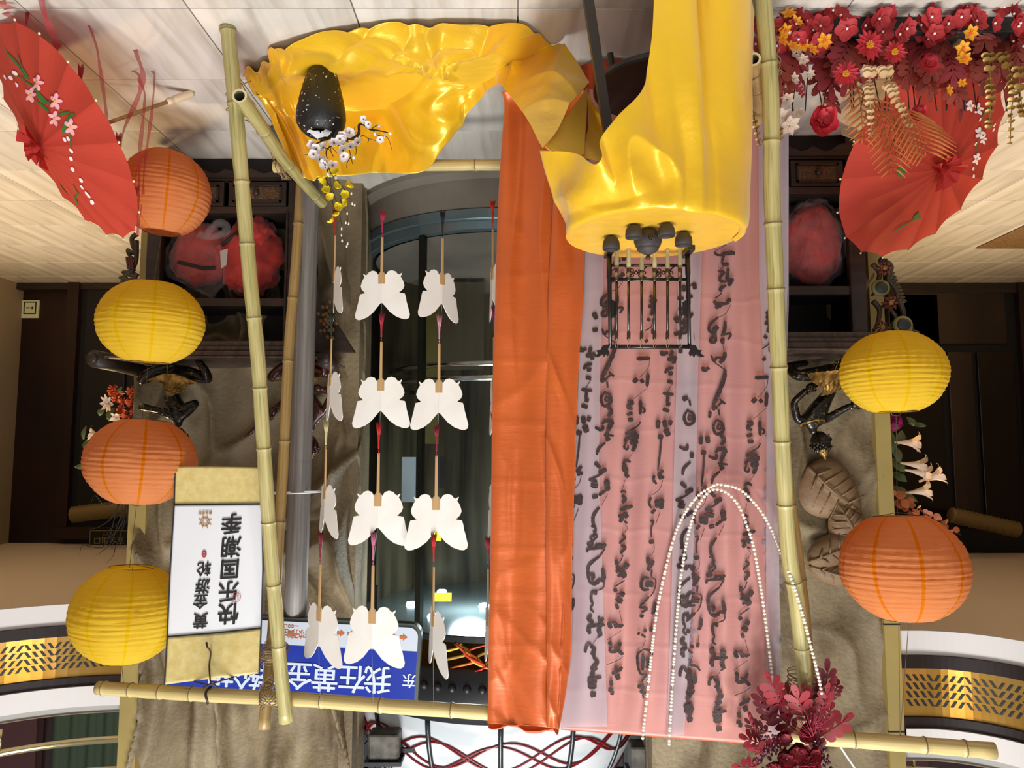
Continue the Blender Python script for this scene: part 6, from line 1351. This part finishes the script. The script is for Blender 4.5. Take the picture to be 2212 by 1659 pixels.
oaks = [(1760, 100, 1800, 215, 34), (1810, 120, 1760, 200, 30), (1700, 130, 1680, 225, 30), (1720, 100, 1690, 180, 26), (1650, 100, 1640, 170, 22), (1900, 55, 1930, 130, 34), (1960, 65, 2000, 150, 34), (1985, 90, 1965, 160, 30), (1840, 85, 1800, 160, 30), (1870, 150, 1855, 100, 24), (2050, 60, 1990, 190, 36), (2020, 110, 2000, 175, 30), (2120, 80, 2090, 150, 32), (2185, 60, 2195, 150, 30), (2150, 60, 2110, 110, 30), (2060, 150, 2075, 255, 26), (2040, 165, 2075, 230, 28), (1980, 150, 2010, 215, 26), (1955, 170, 1940, 110, 30), (1925, 140, 1960, 190, 28), (1775, 180, 1805, 255, 22), (1740, 205, 1700, 165, 20), (2200, 110, 2215, 60, 26), (2000, 130, 1950, 140, 26), (1890, 95, 1850, 130, 26), (1680, 70, 1640, 130, 24), (2140, 120, 2180, 60, 26), (2170, 150, 2225, 160, 16), (2085, 90, 2140, 60, 28), (1850, 190, 1800, 150, 22), (1745, 140, 1770, 90, 28), (1925, 60, 1870, 110, 28)]
rq = random.Random(23)
oaks += [(rq.uniform(1660, 2200), rq.uniform(70, 120), 0, 0, rq.uniform(24, 34)) for _ in range(34)]
oaks = [(a, b, (c or a + rq.uniform(-55, 55)), (d or b + rq.uniform(40, 105)), e) for a, b, c, d, e in oaks]
for i, (x0, y0, x1, y1, w_) in enumerate(oaks):
    Y0 = 2.50 + .03 * math.sin(i * 2.2); pinnate(FP(x0, y0, Y0 + .03), FP(x1, y1, Y0 - .03), (1, .2 * math.sin(i), .2), 5, px(w_, Y0), M_oak2 if i % 3 else M_oak, pln, 'oak_leaf', i, .02)
for i, (x, y, r) in enumerate(((1704, 30, 17), (1718, 48, 16), (1695, 68, 18), (1690, 88, 17), (1712, 100, 16), (1735, 100, 17), (1755, 108, 15), (1780, 90, 20), (2096, 72, 20), (2080, 104, 18), (2082, 128, 19), (1727, 50, 10), (2050, 195, 13), (2078, 180, 12))):
    blossom(FP(x, y, 2.37), nrm_cam(.5), px(r, 2.37), M_nar, M_narh, pln, 6, .22, 'narcissus', i + 90, .34, 1)
for i, (x, y, r) in enumerate(((1877, 100, 36), (1930, 115, 28), (1825, 162, 30))):
    o = blossom(FP(x, y, 2.36), (.1 * (i - 1), -1, .1), px(r, 2.36), M_dai, None, pln, 15, .16, 'red_daisy', i, .20, 1)
    hb = MB(); c = FP(x, y, 2.35)
    for k in range(30): a_ = k * 2.4; rr = px(r * .05 * math.sqrt(k), 2.36); hb.tube([c + Vector((math.cos(a_) * rr * .5, 0, math.sin(a_) * rr * .5)), c + Vector((math.cos(a_) * rr, -.012, math.sin(a_) * rr))], .0016, 4)
    hb.build('stamens', M_daih, o)
for i, (x, y, r) in enumerate(((1775, 262, 34), (2005, 138, 22), (1982, 245, 20), (2215, 80, 18))):
    for k in range(3): blossom(FP(x, y, 2.42 - .012 * k), (.2 * math.sin(k * 2), -1, .25 * math.cos(k * 2)), px(r * (1 - .22 * k), 2.4), M_dai, None, pln, 5, .45 + .2 * k, 'peony_petals', i * 7 + k, .6)
for i, (x, y, r) in enumerate(((1720, 115, 20), (1735, 130, 14), (1690, 255, 24), (1705, 272, 24), (1725, 245, 16), (1870, 155, 16), (1715, 170, 14), (1700, 215, 18), (1750, 160, 12))): blossom(FP(x, y, 2.45), nrm_cam(.6), px(r, 2.45), M_wsp, None, pln, 6, .3, 'white_bloom', i + 200, .36, 1)
def euca(pts, r0, r1, n, m, name, Y, leafmat=None, flat=.55):
    C = spline([FP(x, y, Y) for x, y in pts], n); st = MB().tube(C, .0018, 5).build(name + '_stem', m, pln)
    for i, c in enumerate(C):
        r = px(r0 + (r1 - r0) * i / (n - 1), Y); ax = (C[min(i + 1, n - 1)] - C[max(i - 1, 0)]).normalized()
        for sg in (-1, 1):
            a_ = i * 1.3; d = Vector((sg * math.cos(a_ * .4), -.5 * math.sin(a_) , 0)).normalized(); nrm = (ax * .75 + Vector((0, -.6, 0)) + d * .2).normalized(); u = (d - nrm * d.dot(nrm)).normalized(); v_ = nrm.cross(u)
            mb = MB(); cc_ = c + u * r * .55; mb.v.append(cc_ + nrm * r * .12)
            for k in range(9): q = 2 * math.pi * k / 9; mb.v.append(cc_ + u * (r * .75 * math.cos(q)) + v_ * (r * .62 * math.sin(q)))
            for k in range(9): mb.face((0, 1 + k, 1 + (k + 1) % 9))
            mb.build(name, m, pln, smooth=True)
euca([(1880, 150), (1878, 190), (1880, 235), (1882, 288)], 14, 5, 15, M_cream, 'cream_leaf', 2.36); euca([(1912, 150), (1925, 190), (1945, 230), (1968, 275)], 16, 7, 16, M_cream, 'cream_leaf', 2.35)
euca([(2135, 120), (2140, 180), (2140, 230), (2135, 275)], 12, 7, 12, M_eug, 'gilt_leaf', 2.40); euca([(2165, 120), (2190, 180), (2185, 240), (2182, 308)], 14, 5, 14, M_eug, 'gilt_leaf', 2.42); euca([(2200, 150), (2205, 210), (2210, 250)], 12, 9, 7, M_eug, 'gilt_leaf', 2.40); euca([(1630, 195), (1628, 240), (1634, 280), (1640, 312)], 9, 5, 9, M_eug, 'gilt_leaf', 2.50); euca([(1684, 278), (1686, 300)], 8, 6, 3, M_eug, 'gilt_leaf', 2.50)
def palm(base, tip, side, nl, L_, Y):
    b0 = FP(*base, Y); t0 = FP(*tip, Y - .06); mb = MB(); ax = (t0 - b0); C = [b0 + ax * (i / nl) + Vector((0, -.02 * math.sin(math.pi * i / nl), 0)) for i in range(nl + 1)]
    mb.tube(C, [.003 - .002 * i / nl for i in range(nl + 1)], 6); d = ax.normalized(); s_ = Vector((-d.z, 0, d.x))
    for i in range(1, nl):
        for sg in (-1, 1):
            l = L_ * math.sin(math.pi * (.25 + .62 * i / nl)); e = C[i] + d * l * .75 + s_ * (sg * l * .72); q = C[i]
            m_ = (q + e) / 2 + Vector((0, -.008, 0)); mb.tube([q, m_, e], [.0018, .0050, .0008], 5, flat=.5)
    return mb.build('palm_frond', M_fern, pln, smooth=True)
palm((1848, 175), (1862, 310), 1, 10, px(62, 2.4), 2.44); palm((1895, 225), (1925, 375), 1, 11, px(70, 2.4), 2.40); palm((1945, 225), (2000, 335), 1, 11, px(92, 2.4), 2.38); palm((1870, 200), (1960, 340), 1, 9, px(80, 2.4), 2.42)
# red bouquet at the right end of the drape
bq = thing('red_bouquet', P(1740, 1560, BY(1740) - .09), 'deep red artificial foliage bouquet tied to the top rail over the post', 'bouquet')
M_bq = mat('bouquet_red', '#7d1526', .6, n=dict(c='#5f0f1e', s=9), transl=.2); M_bq2 = mat('bouquet_leaf', '#93202c', .6, n=dict(c='#7a1a26', s=9), transl=.2); M_bq3 = mat('bouquet_feather', '#8d1030', .75); M_bq4 = mat('berry_dark', '#4a1024', .5)
YQ = BY(1740) - .10
for i, (x0, y0, x1, y1, w_) in enumerate(((1775, 1520, 1788, 1428, 24), (1690, 1530, 1655, 1455, 24), (1700, 1560, 1700, 1478, 24), (1665, 1560, 1640, 1485, 22), (1745, 1560, 1715, 1485, 26), (1755, 1600, 1840, 1545, 24), (1790, 1510, 1812, 1470, 16), (1765, 1545, 1790, 1480, 20), (1650, 1610, 1600, 1590, 20), (1660, 1580, 1610, 1555, 18), (1740, 1530, 1735, 1480, 18), (1640, 1650, 1585, 1655, 18), (1720, 1580, 1650, 1520, 26), (1770, 1570, 1800, 1520, 18), (1690, 1600, 1620, 1620, 20), (1730, 1590, 1780, 1600, 20))):
    pinnate(P(x0, y0, YQ + .01), P(x1, y1, YQ - .05 * math.sin(i * 1.9) - .02), (1, .3 * math.sin(i), .5), 4, px(w_, YQ), M_bq2 if i % 3 else M_bq, bq, 'lobed_leaf', i + 300, .012)
for i, (x, y, r) in enumerate(((1722, 1620, 26), (1700, 1640, 22), (1745, 1645, 22), (1690, 1590, 20), (1740, 1580, 22), (1760, 1630, 18), (1670, 1655, 20))):
    for k in range(3): blossom(P(x, y, YQ - .03 - .01 * k), (.3 * math.sin(i + k), -1, .3 * math.cos(i * 2)), px(r * (1 - .2 * k), YQ), M_bq if k % 2 else M_bq2, None, bq, 6, .5 + .2 * k, 'rose_petals', i * 5 + k + 400, .55)
for i, (x0, y0, x1, y1) in enumerate(((1700, 1620, 1625, 1645), (1690, 1600, 1650, 1625), (1700, 1600, 1640, 1595), (1710, 1650, 1640, 1665), (1760, 1600, 1790, 1650), (1755, 1640, 1800, 1670))):
    mb = MB(); a0, a1 = P(x0, y0, YQ - .02), P(x1, y1, YQ - .06)
    for k in range(26):
        q = a0.lerp(a1, k / 26); rr = .016 * math.sin(math.pi * (.15 + .8 * k / 26)); mb.ball(q + Vector((math.cos(k * 2.4) * rr, math.sin(k * 2.4) * rr * .7, math.sin(k * 2.4) * rr)), .0045, 6, 4, (1, 1, 1.4))
    mb.build('berry_spike', M_bq4, bq, smooth=True)
for x0, y0, L_, a0 in ((1755, 1590, 60, -.9), (1770, 1640, 55, .9), (1750, 1570, 50, -2.2)):
    mb = MB(); c = P(x0, y0, YQ - .05)
    for k in range(26):
        a_ = a0 + (k / 25 - .5) * 1.6; l = px(L_, YQ) * (.7 + .3 * math.sin(k * 3)); e = c + Vector((math.cos(a_) * l, -.03 * math.sin(k), math.sin(a_) * l)); mb.tube([c, (c + e) / 2 + Vector((0, -.012, .006)), e], [.0018, .0016, .0005], 4)
    mb.build('feather', M_bq3, bq)
MB().tube([P(x, y, YQ - .03) for x, y in ((1650, 1600), (1636, 1580), (1622, 1560), (1617, 1538))], [.003, .003, .004, .005], 6).build('bud_stem', M_bq2, bq)
for i, (x, y) in enumerate(((1620, 1545), (1624, 1555), (1630, 1568), (1636, 1575))): MB().ball(P(x, y, YQ - .035), .007, 7, 5, (.7, .7, 1.5)).build('bud', M_bq2, bq, smooth=True)
cb = MB().tube(spline([P(1800, 1590, 2.6), P(1830, 1635, 2.6), P(1850, 1665, 2.6), P(1870, 1700, 2.6)], 12), .0035, 6)
tag(cb.build('white_cable', mat('white_plastic', '#dfe3ea', .4), smooth=True), 'thin white cable rising from the red bouquet', 'cable')
# ================================================================= FLOWERS BEHIND THE GOLD TRIMS
M_lily = mat('lily_white', '#d9c2ac', .6, transl=.3); M_grn = mat('leaf_green', '#35421f', .6, n=dict(c='#4b5a2a', s=8)); M_mum = mat('mum_orange', '#b3431a', .7); M_mag = mat('magenta_bloom', '#8d1e5a', .6); M_cop = mat('copper_leaf', '#8c4420', .6, n=dict(c='#a4562a', s=9)); M_root = mat('dry_twig', '#1f1710', .8)
def lily(c, d, L, r, par, seed):
    d = Vector(d).normalized(); u = d.orthogonal().normalized(); v_ = d.cross(u); rnd_ = random.Random(seed); mb = MB()
    mb.lathe([(r * .10, 0), (r * .16, L * .3), (r * .34, L * .65), (r * .45, L * .8)], 14, c, d.to_track_quat('Z', 'Y').to_matrix())
    for k in range(6):
        a_ = k * math.pi / 3; e = u * math.cos(a_) + v_ * math.sin(a_); s_ = d.cross(e); G = []
        for i in range(6):
            t = i / 5; rr = r * (.42 + .75 * t); z = L * (.78 + .28 * math.sin(t * 2.2)) ; hw = r * .34 * math.sin(math.pi * (.25 + .73 * t)); G.append([c + e * rr + d * z + s_ * (hw * q) for q in (-1, 0, 1)])
        mb.grid(G)
    return mb.build('lily', M_lily, par, smooth=True)
def leaf(a, b, w_, m, par, name='leaf'):
    a = Vector(a); b = Vector(b); ax = (b - a); s_ = ax.cross(Vector((0, 1, .3))).normalized(); G = [[a + ax * t + s_ * (w_ * math.sin(math.pi * (.04 + .93 * t)) * q) + Vector((0, -.02 * math.sin(math.pi * t) + .008 * abs(q), 0)) for q in (-1, 0, 1)] for t in [k / 6 for k in range(7)]]
    return MB().grid(G).build(name, m, par, smooth=True)
def mum(c, r, par, m, seed):
    rnd_ = random.Random(seed); mb = MB()
    for k in range(60):
        d = Vector((rnd_.gauss(0, 1), rnd_.gauss(0, 1) - .6, rnd_.gauss(0, 1))).normalized(); s_ = d.orthogonal().normalized() * r * .16; b = len(mb.v); q = c + d * r * rnd_.uniform(.75, 1.1)
        mb.v += [c + d * r * .2, q - d * r * .2 + s_, q, q - d * r * .2 - s_]; mb.face((b, b + 1, b + 2, b + 3))
    return mb.build('orange_bloom', m, par)
YF = 4.25
fs = thing('flower_spray', P(262, 1180, YF), 'tall spray of orange chrysanthemums and white lilies with dangling roots beyond the carved wall', 'flowers')
MB().bb(P(265, 900, YF).x, XW(322, YL), YF, YF + .03, P(265, 905, YF).z, P(265, 893, YF).z).build('wall_bracket', M_root, fs)
for i, (x, y, r) in enumerate(((245, 842, 13), (258, 850, 12), (252, 862, 12), (285, 845, 14), (296, 852, 12), (268, 868, 12), (285, 872, 12), (262, 885, 11), (292, 888, 12), (275, 898, 12), (255, 898, 10), (245, 850, 10), (290, 860, 12))): mum(P(x, y, YF), px(r, YF), fs, M_mum, i)
blossom(P(234, 872, YF - .05), (.4, -1, .1), px(20, YF), M_lily, None, fs, 8, .3, 'lily', 5, .25, 1); lily(P(232, 945, YF - .03), (1, -.5, -.25), px(34, YF), px(16, YF), fs, 2); blossom(P(252, 902, YF - .04), (.3, -1, .5), px(15, YF), M_lily, None, fs, 5, .5, 'lily', 8, .4, 1)
for a_, b_, w_ in (((225, 880), (215, 898), 8), ((245, 880), (235, 910), 9), ((255, 893), (230, 905), 9), ((185, 920), (180, 950), 5), ((195, 945), (184, 975), 9), ((196, 960), (188, 990), 10), ((195, 1008), (160, 1008), 6), ((200, 1035), (185, 1025), 4), ((262, 835), (258, 850), 5)): leaf(P(*a_, YF), P(*b_, YF - .03), px(w_, YF), M_grn, fs)
mb = MB()
for L_ in ([(262, 1050), (250, 1110), (225, 1180), (180, 1178), (172, 1202)], [(268, 1060), (262, 1110), (240, 1170), (222, 1190), (205, 1200)], [(272, 1060), (268, 1130), (250, 1180), (245, 1200), (230, 1217)], [(275, 1080), (262, 1140), (260, 1170), (248, 1180)], [(258, 1090), (240, 1120), (210, 1140), (190, 1142)], [(250, 1085), (225, 1090), (205, 1070), (195, 1092)], [(270, 1100), (255, 1130), (225, 1150)], [(278, 1090), (275, 1120), (262, 1150)], [(270, 1110), (278, 1130), (272, 1150)], [(262, 1130), (250, 1150), (225, 1165), (205, 1162)]):
    mb.tube(spline([P(x, y, YF - .02) for x, y in L_], 18), [.004 - .0002 * i for i in range(18)], 5)
mb.build('dangling_roots', M_root, fs, smooth=True)
YF = 3.95
fs = thing('flower_spray', P(1935, 1150, YF), 'row of white trumpet lilies with copper eucalyptus beyond the mustard wall edge', 'flowers')
MB().bb(P(1935, 1000, YF).x, XW(1892, YR), YF + .03, YF + .06, P(1935, 1010, YF).z, P(1935, 998, YF).z).build('wall_bracket', M_root, fs)
for i, (x, y, dx, dz) in enumerate(((1932, 955, -1, .05), (1945, 1000, -1, .12), (1955, 1015, -1, .2), (1955, 1065, -1, -.15), (1985, 1040, -.9, -.35))): lily(P(x, y, YF), (dx, -.35, dz), px(46, YF), px(22, YF), fs, i)
for k in range(4): blossom(P(1932, 912 + k * 3, YF - .01 * k), (.3, -1, .2 * k), px(16 - k * 2, YF), M_mag, None, fs, 5, .5, 'magenta_bloom', k, .6)
for a_, b_, w_ in (((1962, 915), (2003, 920), 6), ((1960, 900), (1975, 920), 8), ((1925, 990), (1955, 1020), 12), ((1925, 1020), (1960, 1040), 10), ((1925, 1050), (1965, 1075), 11), ((1950, 930), (1940, 960), 10), ((1928, 960), (1945, 1000), 10), ((1935, 1060), (1985, 1085), 8), ((1925, 930), (1930, 980), 8)): leaf(P(*a_, YF + .04), P(*b_, YF), px(w_, YF), M_grn, fs)
rnd = random.Random(4)
mb = None
for i in range(46):
    t = i / 45; x = 1930 + 130 * t + rnd.uniform(-10, 10); y = 1075 + 75 * t + rnd.uniform(-18, 18) * (1 - .5 * t); r = px(rnd.uniform(6, 11) * (1 - .35 * t), YF); c = P(x, y, YF - rnd.uniform(0, .06)); mb = MB(); n_ = Vector((rnd.uniform(-1, 1), -1, rnd.uniform(-1, 1))).normalized(); u = n_.orthogonal().normalized(); v_ = n_.cross(u); mb.v.append(c + n_ * r * .15)
    for k in range(8): q = math.pi * k / 4; mb.v.append(c + u * r * math.cos(q) + v_ * r * math.sin(q))
    for k in range(8): mb.face((0, 1 + k, 1 + (k + 1) % 8))
    mb.build('copper_leaf', M_cop, fs, smooth=True)
MB().tube(spline([P(1925, 1080, YF), P(1980, 1110, YF), P(2040, 1140, YF), P(2075, 1155, YF)], 14), .003, 5).build('stem', M_root, fs)
# ================================================================= STATUES ON THE CABINETS
M_bz = mat('black_bronze', '#1d1a16', .22, .35, .6, n=dict(c='#8a6a34', s=60, lo=.60, hi=.70), bump=(.2, 60)); M_bzr = mat('red_lacquer', '#3a1812', .22, .2, .6, n=dict(c='#80502e', s=55, lo=.62, hi=.70), bump=(.2, 60)); M_gl = mat('gold_leaf', '#b5904c', .28, .75, n=dict(c='#6e5228', s=30), bump=(.9, 45, (1, 1, 1), .01))
def J(D, Y):
    return {k: (P(x, y, Y + dy), px(r, Y)) for k, (x, y, dy, r) in D.items()}
def chain(*ks): return [(a, b) for a, b in zip(ks, ks[1:])]
def hand(par, c, d, up_, m, s_=.022):
    """palm with five curled fingers at c pointing along d"""
    d = Vector(d).normalized(); u = Vector(up_).normalized(); u = (u - d * u.dot(d)).normalized(); n_ = d.cross(u); mb = MB()
    mb.ball(c, s_ * .62, 10, 8, (1, .7, 1))
    for k in range(4):
        o = c + u * (s_ * (.36 - .24 * k)) + d * s_ * .3; L = s_ * (1.0, 1.15, 1.05, .8)[k]; mb.tube([o, o + d * L * .5 + n_ * s_ * .08, o + d * L * .85 + n_ * s_ * .3, o + d * L * .9 + n_ * s_ * .5], [s_ * .14, s_ * .13, s_ * .11, s_ * .07], 6)
    o = c + u * s_ * .4; mb.tube([o, o + u * s_ * .3 + d * s_ * .3 + n_ * s_ * .1, o + u * s_ * .3 + d * s_ * .65 + n_ * s_ * .25], [s_ * .15, s_ * .13, s_ * .08], 6)
    return mb.build('hand', m, par, smooth=True)
def head(par, c, fwd, upv, r, m, mg, crown=True):
    f = Vector(fwd).normalized(); u = Vector(upv).normalized(); f = (f - u * f.dot(u)).normalized(); s_ = f.cross(u); M = Matrix((s_, f, u)).transposed()
    mb = MB(); prof = []
    n, q = 20, 14
    for i in range(q + 1):
        ph = math.pi * i / q
        for k in range(n):
            a = 2 * math.pi * k / n; x, y, z = math.sin(ph) * math.cos(a) * .78, math.sin(ph) * math.sin(a) * .92, -math.cos(ph)
            if z < 0: x *= 1 + z * .28; y *= 1 + z * .12
            if y > .6 and abs(x) < .18 and -.35 < z < .15: y += .16 * (1 - abs(x) / .18)
            if y > .5 and .05 < z < .25 and .15 < abs(x) < .5: y -= .07
            mb.v.append(c + M @ Vector((x * r, y * r, z * r)))
    for i in range(q):
        for k in range(n): k2 = (k + 1) % n; mb.face((i * n + k, i * n + k2, (i + 1) * n + k2, (i + 1) * n + k))
    for sx in (-1, 1):
        mb.ball(c + M @ Vector((sx * .30 * r, .80 * r, .08 * r)), r * .11, 8, 6, (1.5, .6, .7)); mb.tube([c + M @ Vector((sx * .76 * r, 0, .25 * r)), c + M @ Vector((sx * .88 * r, -.05 * r, .05 * r)), c + M @ Vector((sx * .80 * r, .02 * r, -.38 * r))], [r * .08, r * .13, r * .07], 7)
    mb.tube([c + M @ Vector((-.22 * r, .86 * r, -.48 * r)), c + M @ Vector((0, .93 * r, -.47 * r)), c + M @ Vector((.22 * r, .86 * r, -.48 * r))], [r * .03, r * .07, r * .03], 7)
    mb.build('head', m, par, smooth=True)
    hr = MB()
    for k in range(60):
        z = .15 + .85 * (k / 60); a = k * 2.4; rr = math.sqrt(max(0, 1 - z * z)); y = math.sin(a) * rr
        if y > .55 and z < .55: continue
        hr.ball(c + M @ Vector((math.cos(a) * rr * .82 * r, y * .96 * r, z * 1.03 * r)), r * .17, 7, 5)
    hr.build('hair_curls', m, par, smooth=True)
    if crown:
        cr_ = MB().lathe([(r * .62, r * .62), (r * .70, r * .75), (r * .45, r * 1.0), (r * .32, r * 1.25), (r * .14, r * 1.5), (r * .02, r * 1.75)], 14, c, M)
        for k in range(12): a = k * math.pi / 6; cr_.ball(c + M @ Vector((math.cos(a) * r * .66, math.sin(a) * r * .66, r * .72)), r * .12, 6, 5)
        cr_.build('gold_crown', mg, par, smooth=True)
def cloth_piece(par, rows, Y, m, name='gold_cloth', nu=26, nv=20, amp=.006):
    R0 = [[P(x, y, Y + dy) for (x, y, dy) in r] for r in rows]; MB().grid(patch(R0, nu, nv, lambda u, v, p: -amp * abs(math.sin(u * 22 + v * 9)) - .004)).build(name, m, par, smooth=True)
# right statue, leaning with one hand on the hip
YS = 3.48
t = thing('bronze_statue', P(1790, 770, YS), 'black and gilt kneeling statue with one hand on the hip on the right cabinet', 'statue')
D = dict(pel=(1806, 800, .02, 19), th1=(1775, 806, -.08, 17), kn1=(1722, 812, -.12, 13), sh1=(1700, 792, -.06, 10), ft1=(1745, 784, 0, 8), th2=(1830, 800, -.06, 17), kn2=(1862, 800, -.08, 14), sh2=(1850, 786, 0, 10), ft2=(1812, 780, .05, 8),
         wa=(1796, 842, 0, 12), ch=(1770, 880, -.01, 20), ch2=(1758, 905, 0, 19), nk=(1754, 926, 0, 8), hb=(1760, 940, 0, 9),
         s1=(1722, 908, 0, 10), e1=(1714, 868, -.03, 8), w1=(1745, 840, -.07, 6.5), s2=(1788, 904, 0, 10), e2=(1818, 886, -.03, 8), w2=(1843, 874, -.06, 6.5))
E_ = chain('pel', 'th1', 'kn1', 'sh1', 'ft1') + chain('pel', 'th2', 'kn2', 'sh2', 'ft2') + chain('pel', 'wa', 'ch', 'ch2', 'nk', 'hb') + chain('ch2', 's1', 'e1', 'w1') + chain('ch2', 's2', 'e2', 'w2')
skin('body', J(D, YS), E_, M_bz, t)
hand(t, P(1750, 838, YS - .075), (-.7, 0, -.5), (0, 0, 1), M_bz, .034); hand(t, P(1847, 873, YS - .065), (-1, 0, -.2), (0, 0, 1), M_bz, .034)
head(t, P(1772, 954, YS), (-.75, -.55, -.2), (-.25, 0, 1), px(23, YS), M_bz, M_gl)
cloth_piece(t, [[(1742, 804, -.16), (1780, 800, -.14), (1822, 796, -.12)], [(1752, 822, -.10), (1785, 818, -.10), (1830, 815, -.08)], [(1775, 836, -.07), (1795, 838, -.07), (1822, 834, -.05)], [(1770, 856, -.07), (1792, 850, -.06), (1822, 838, -.05)]], YS, M_gl)
rg = MB(); c = P(1755, 914, YS - .02); u = Vector((1, 0, .12)).normalized(); v_ = Vector((0, 1, .25)).normalized(); rg.tube([c + u * px(24, YS) * math.cos(a) + v_ * px(24, YS) * math.sin(a) for a in [2 * math.pi * k / 30 for k in range(31)]], .0055, 8)
for (x, y) in ((1749, 842), (1804, 790)): q = P(x, y, YS - (.075 if x < 1780 else .10)); rg.tube([q + Vector((0, .018 * math.cos(a), .022 * math.sin(a))) + Vector((.008 * math.sin(a), 0, 0)) for a in [2 * math.pi * k / 18 for k in range(19)]], .003, 6)
rg.build('gold_rings', M_gl, t, smooth=True)
# left statue playing a pipe
YS = 3.74
t = thing('bronze_statue', P(375, 780, YS), 'black and gilt seated statue playing a pipe, partly behind the left lanterns', 'statue')
D = dict(pel=(370, 802, 0, 18), t1=(335, 806, -.08, 16), k1=(298, 822, -.10, 13), c1=(330, 800, -.12, 9), f1=(380, 788, -.12, 8), t2=(410, 806, -.08, 16), k2=(452, 822, -.10, 13), c2=(440, 795, -.12, 9), f2=(425, 775, -.12, 7),
         wa=(372, 846, 0, 12), ch=(378, 872, 0, 19), ch2=(382, 892, 0, 18), nk=(384, 912, 0, 8), hb=(385, 924, 0, 9),
         s1=(352, 892, -.01, 9), e1=(300, 877, -.05, 8.5), w1=(350, 888, -.10, 6.5), s2=(405, 892, -.01, 9), e2=(426, 868, -.05, 8.5), w2=(384, 884, -.10, 6.5))
E_ = chain('pel', 't1', 'k1', 'c1', 'f1') + chain('pel', 't2', 'k2', 'c2', 'f2') + chain('pel', 'wa', 'ch', 'ch2', 'nk', 'hb') + chain('ch2', 's1', 'e1', 'w1') + chain('ch2', 's2', 'e2', 'w2')
skin('body', J(D, YS), E_, M_bz, t)
hand(t, P(355, 889, YS - .11), (-1, 0, .2), (0, -.3, 1), M_bz, .03); hand(t, P(379, 885, YS - .115), (1, 0, .1), (0, -.3, 1), M_bz, .03)
head(t, P(386, 946, YS), (0, -1, -.1), (0, 0, 1), px(23, YS), M_bz, M_gl)
cloth_piece(t, [[(315, 820, -.16), (368, 806, -.16), (432, 826, -.16)], [(345, 822, -.13), (372, 826, -.14), (410, 828, -.13)], [(358, 842, -.08), (372, 845, -.08), (392, 842, -.08)], [(364, 856, -.06), (378, 852, -.07), (410, 838, -.06)]], YS, M_gl)
MB().tube([P(354, 856, YS - .14), P(366, 888, YS - .13), P(386, 930, YS - .10)], .007, 8).build('pipe', M_bz, t, smooth=True)
rg = MB(); q = P(367, 799, YS - .12); rg.tube([q + Vector((0, .03 * math.cos(a), .036 * math.sin(a))) for a in [2 * math.pi * k / 18 for k in range(19)]], .0035, 6); rg.build('gold_rings', M_gl, t, smooth=True)
# reddish statue behind the bamboo leg and the steel pole
t = thing('lacquer_statue', P(640, 780, YS), 'reddish brown lacquered statue mostly hidden behind the steel pole and bamboo leg', 'statue')
D = dict(pel=(645, 800, 0, 18), t1=(612, 804, -.08, 15), k1=(580, 818, -.10, 12), c1=(610, 790, -.12, 9), f1=(650, 783, -.12, 8), t2=(680, 800, -.08, 15), k2=(705, 806, -.10, 12), c2=(700, 788, -.12, 8), f2=(660, 780, -.10, 7),
         wa=(655, 842, 0, 12), ch=(672, 868, 0, 20), ch2=(678, 895, 0, 19), nk=(672, 920, 0, 8), hb=(670, 935, 0, 9),
         s1=(650, 895, -.01, 10), e1=(612, 872, -.06, 8.5), w1=(594, 880, -.10, 6.5), s2=(700, 890, -.01, 10), e2=(718, 850, -.05, 8), w2=(690, 838, -.10, 6))
skin('body', J(D, YS), E_, M_bzr, t)
hand(t, P(590, 888, YS - .11), (.4, -.2, 1), (1, 0, 0), M_bzr, .034); hand(t, P(686, 838, YS - .10), (1, 0, .1), (0, 0, 1), M_bzr, .03)
head(t, P(668, 962, YS), (.6, -.8, -.1), (0, 0, 1), px(23, YS), M_bzr, M_gl)
cloth_piece(t, [[(590, 818, -.16), (640, 808, -.16), (690, 816, -.16)], [(615, 822, -.13), (645, 826, -.14), (680, 822, -.13)], [(640, 840, -.08), (655, 842, -.08), (672, 840, -.08)]], YS, M_gl)
MB().tube([P(610, 862, YS - .14), P(575, 905, YS - .15), P(540, 935, YS - .15), P(528, 944, YS - .15)], [.006, .007, .010, .003], 8).build('bow', M_bzr, t, smooth=True)
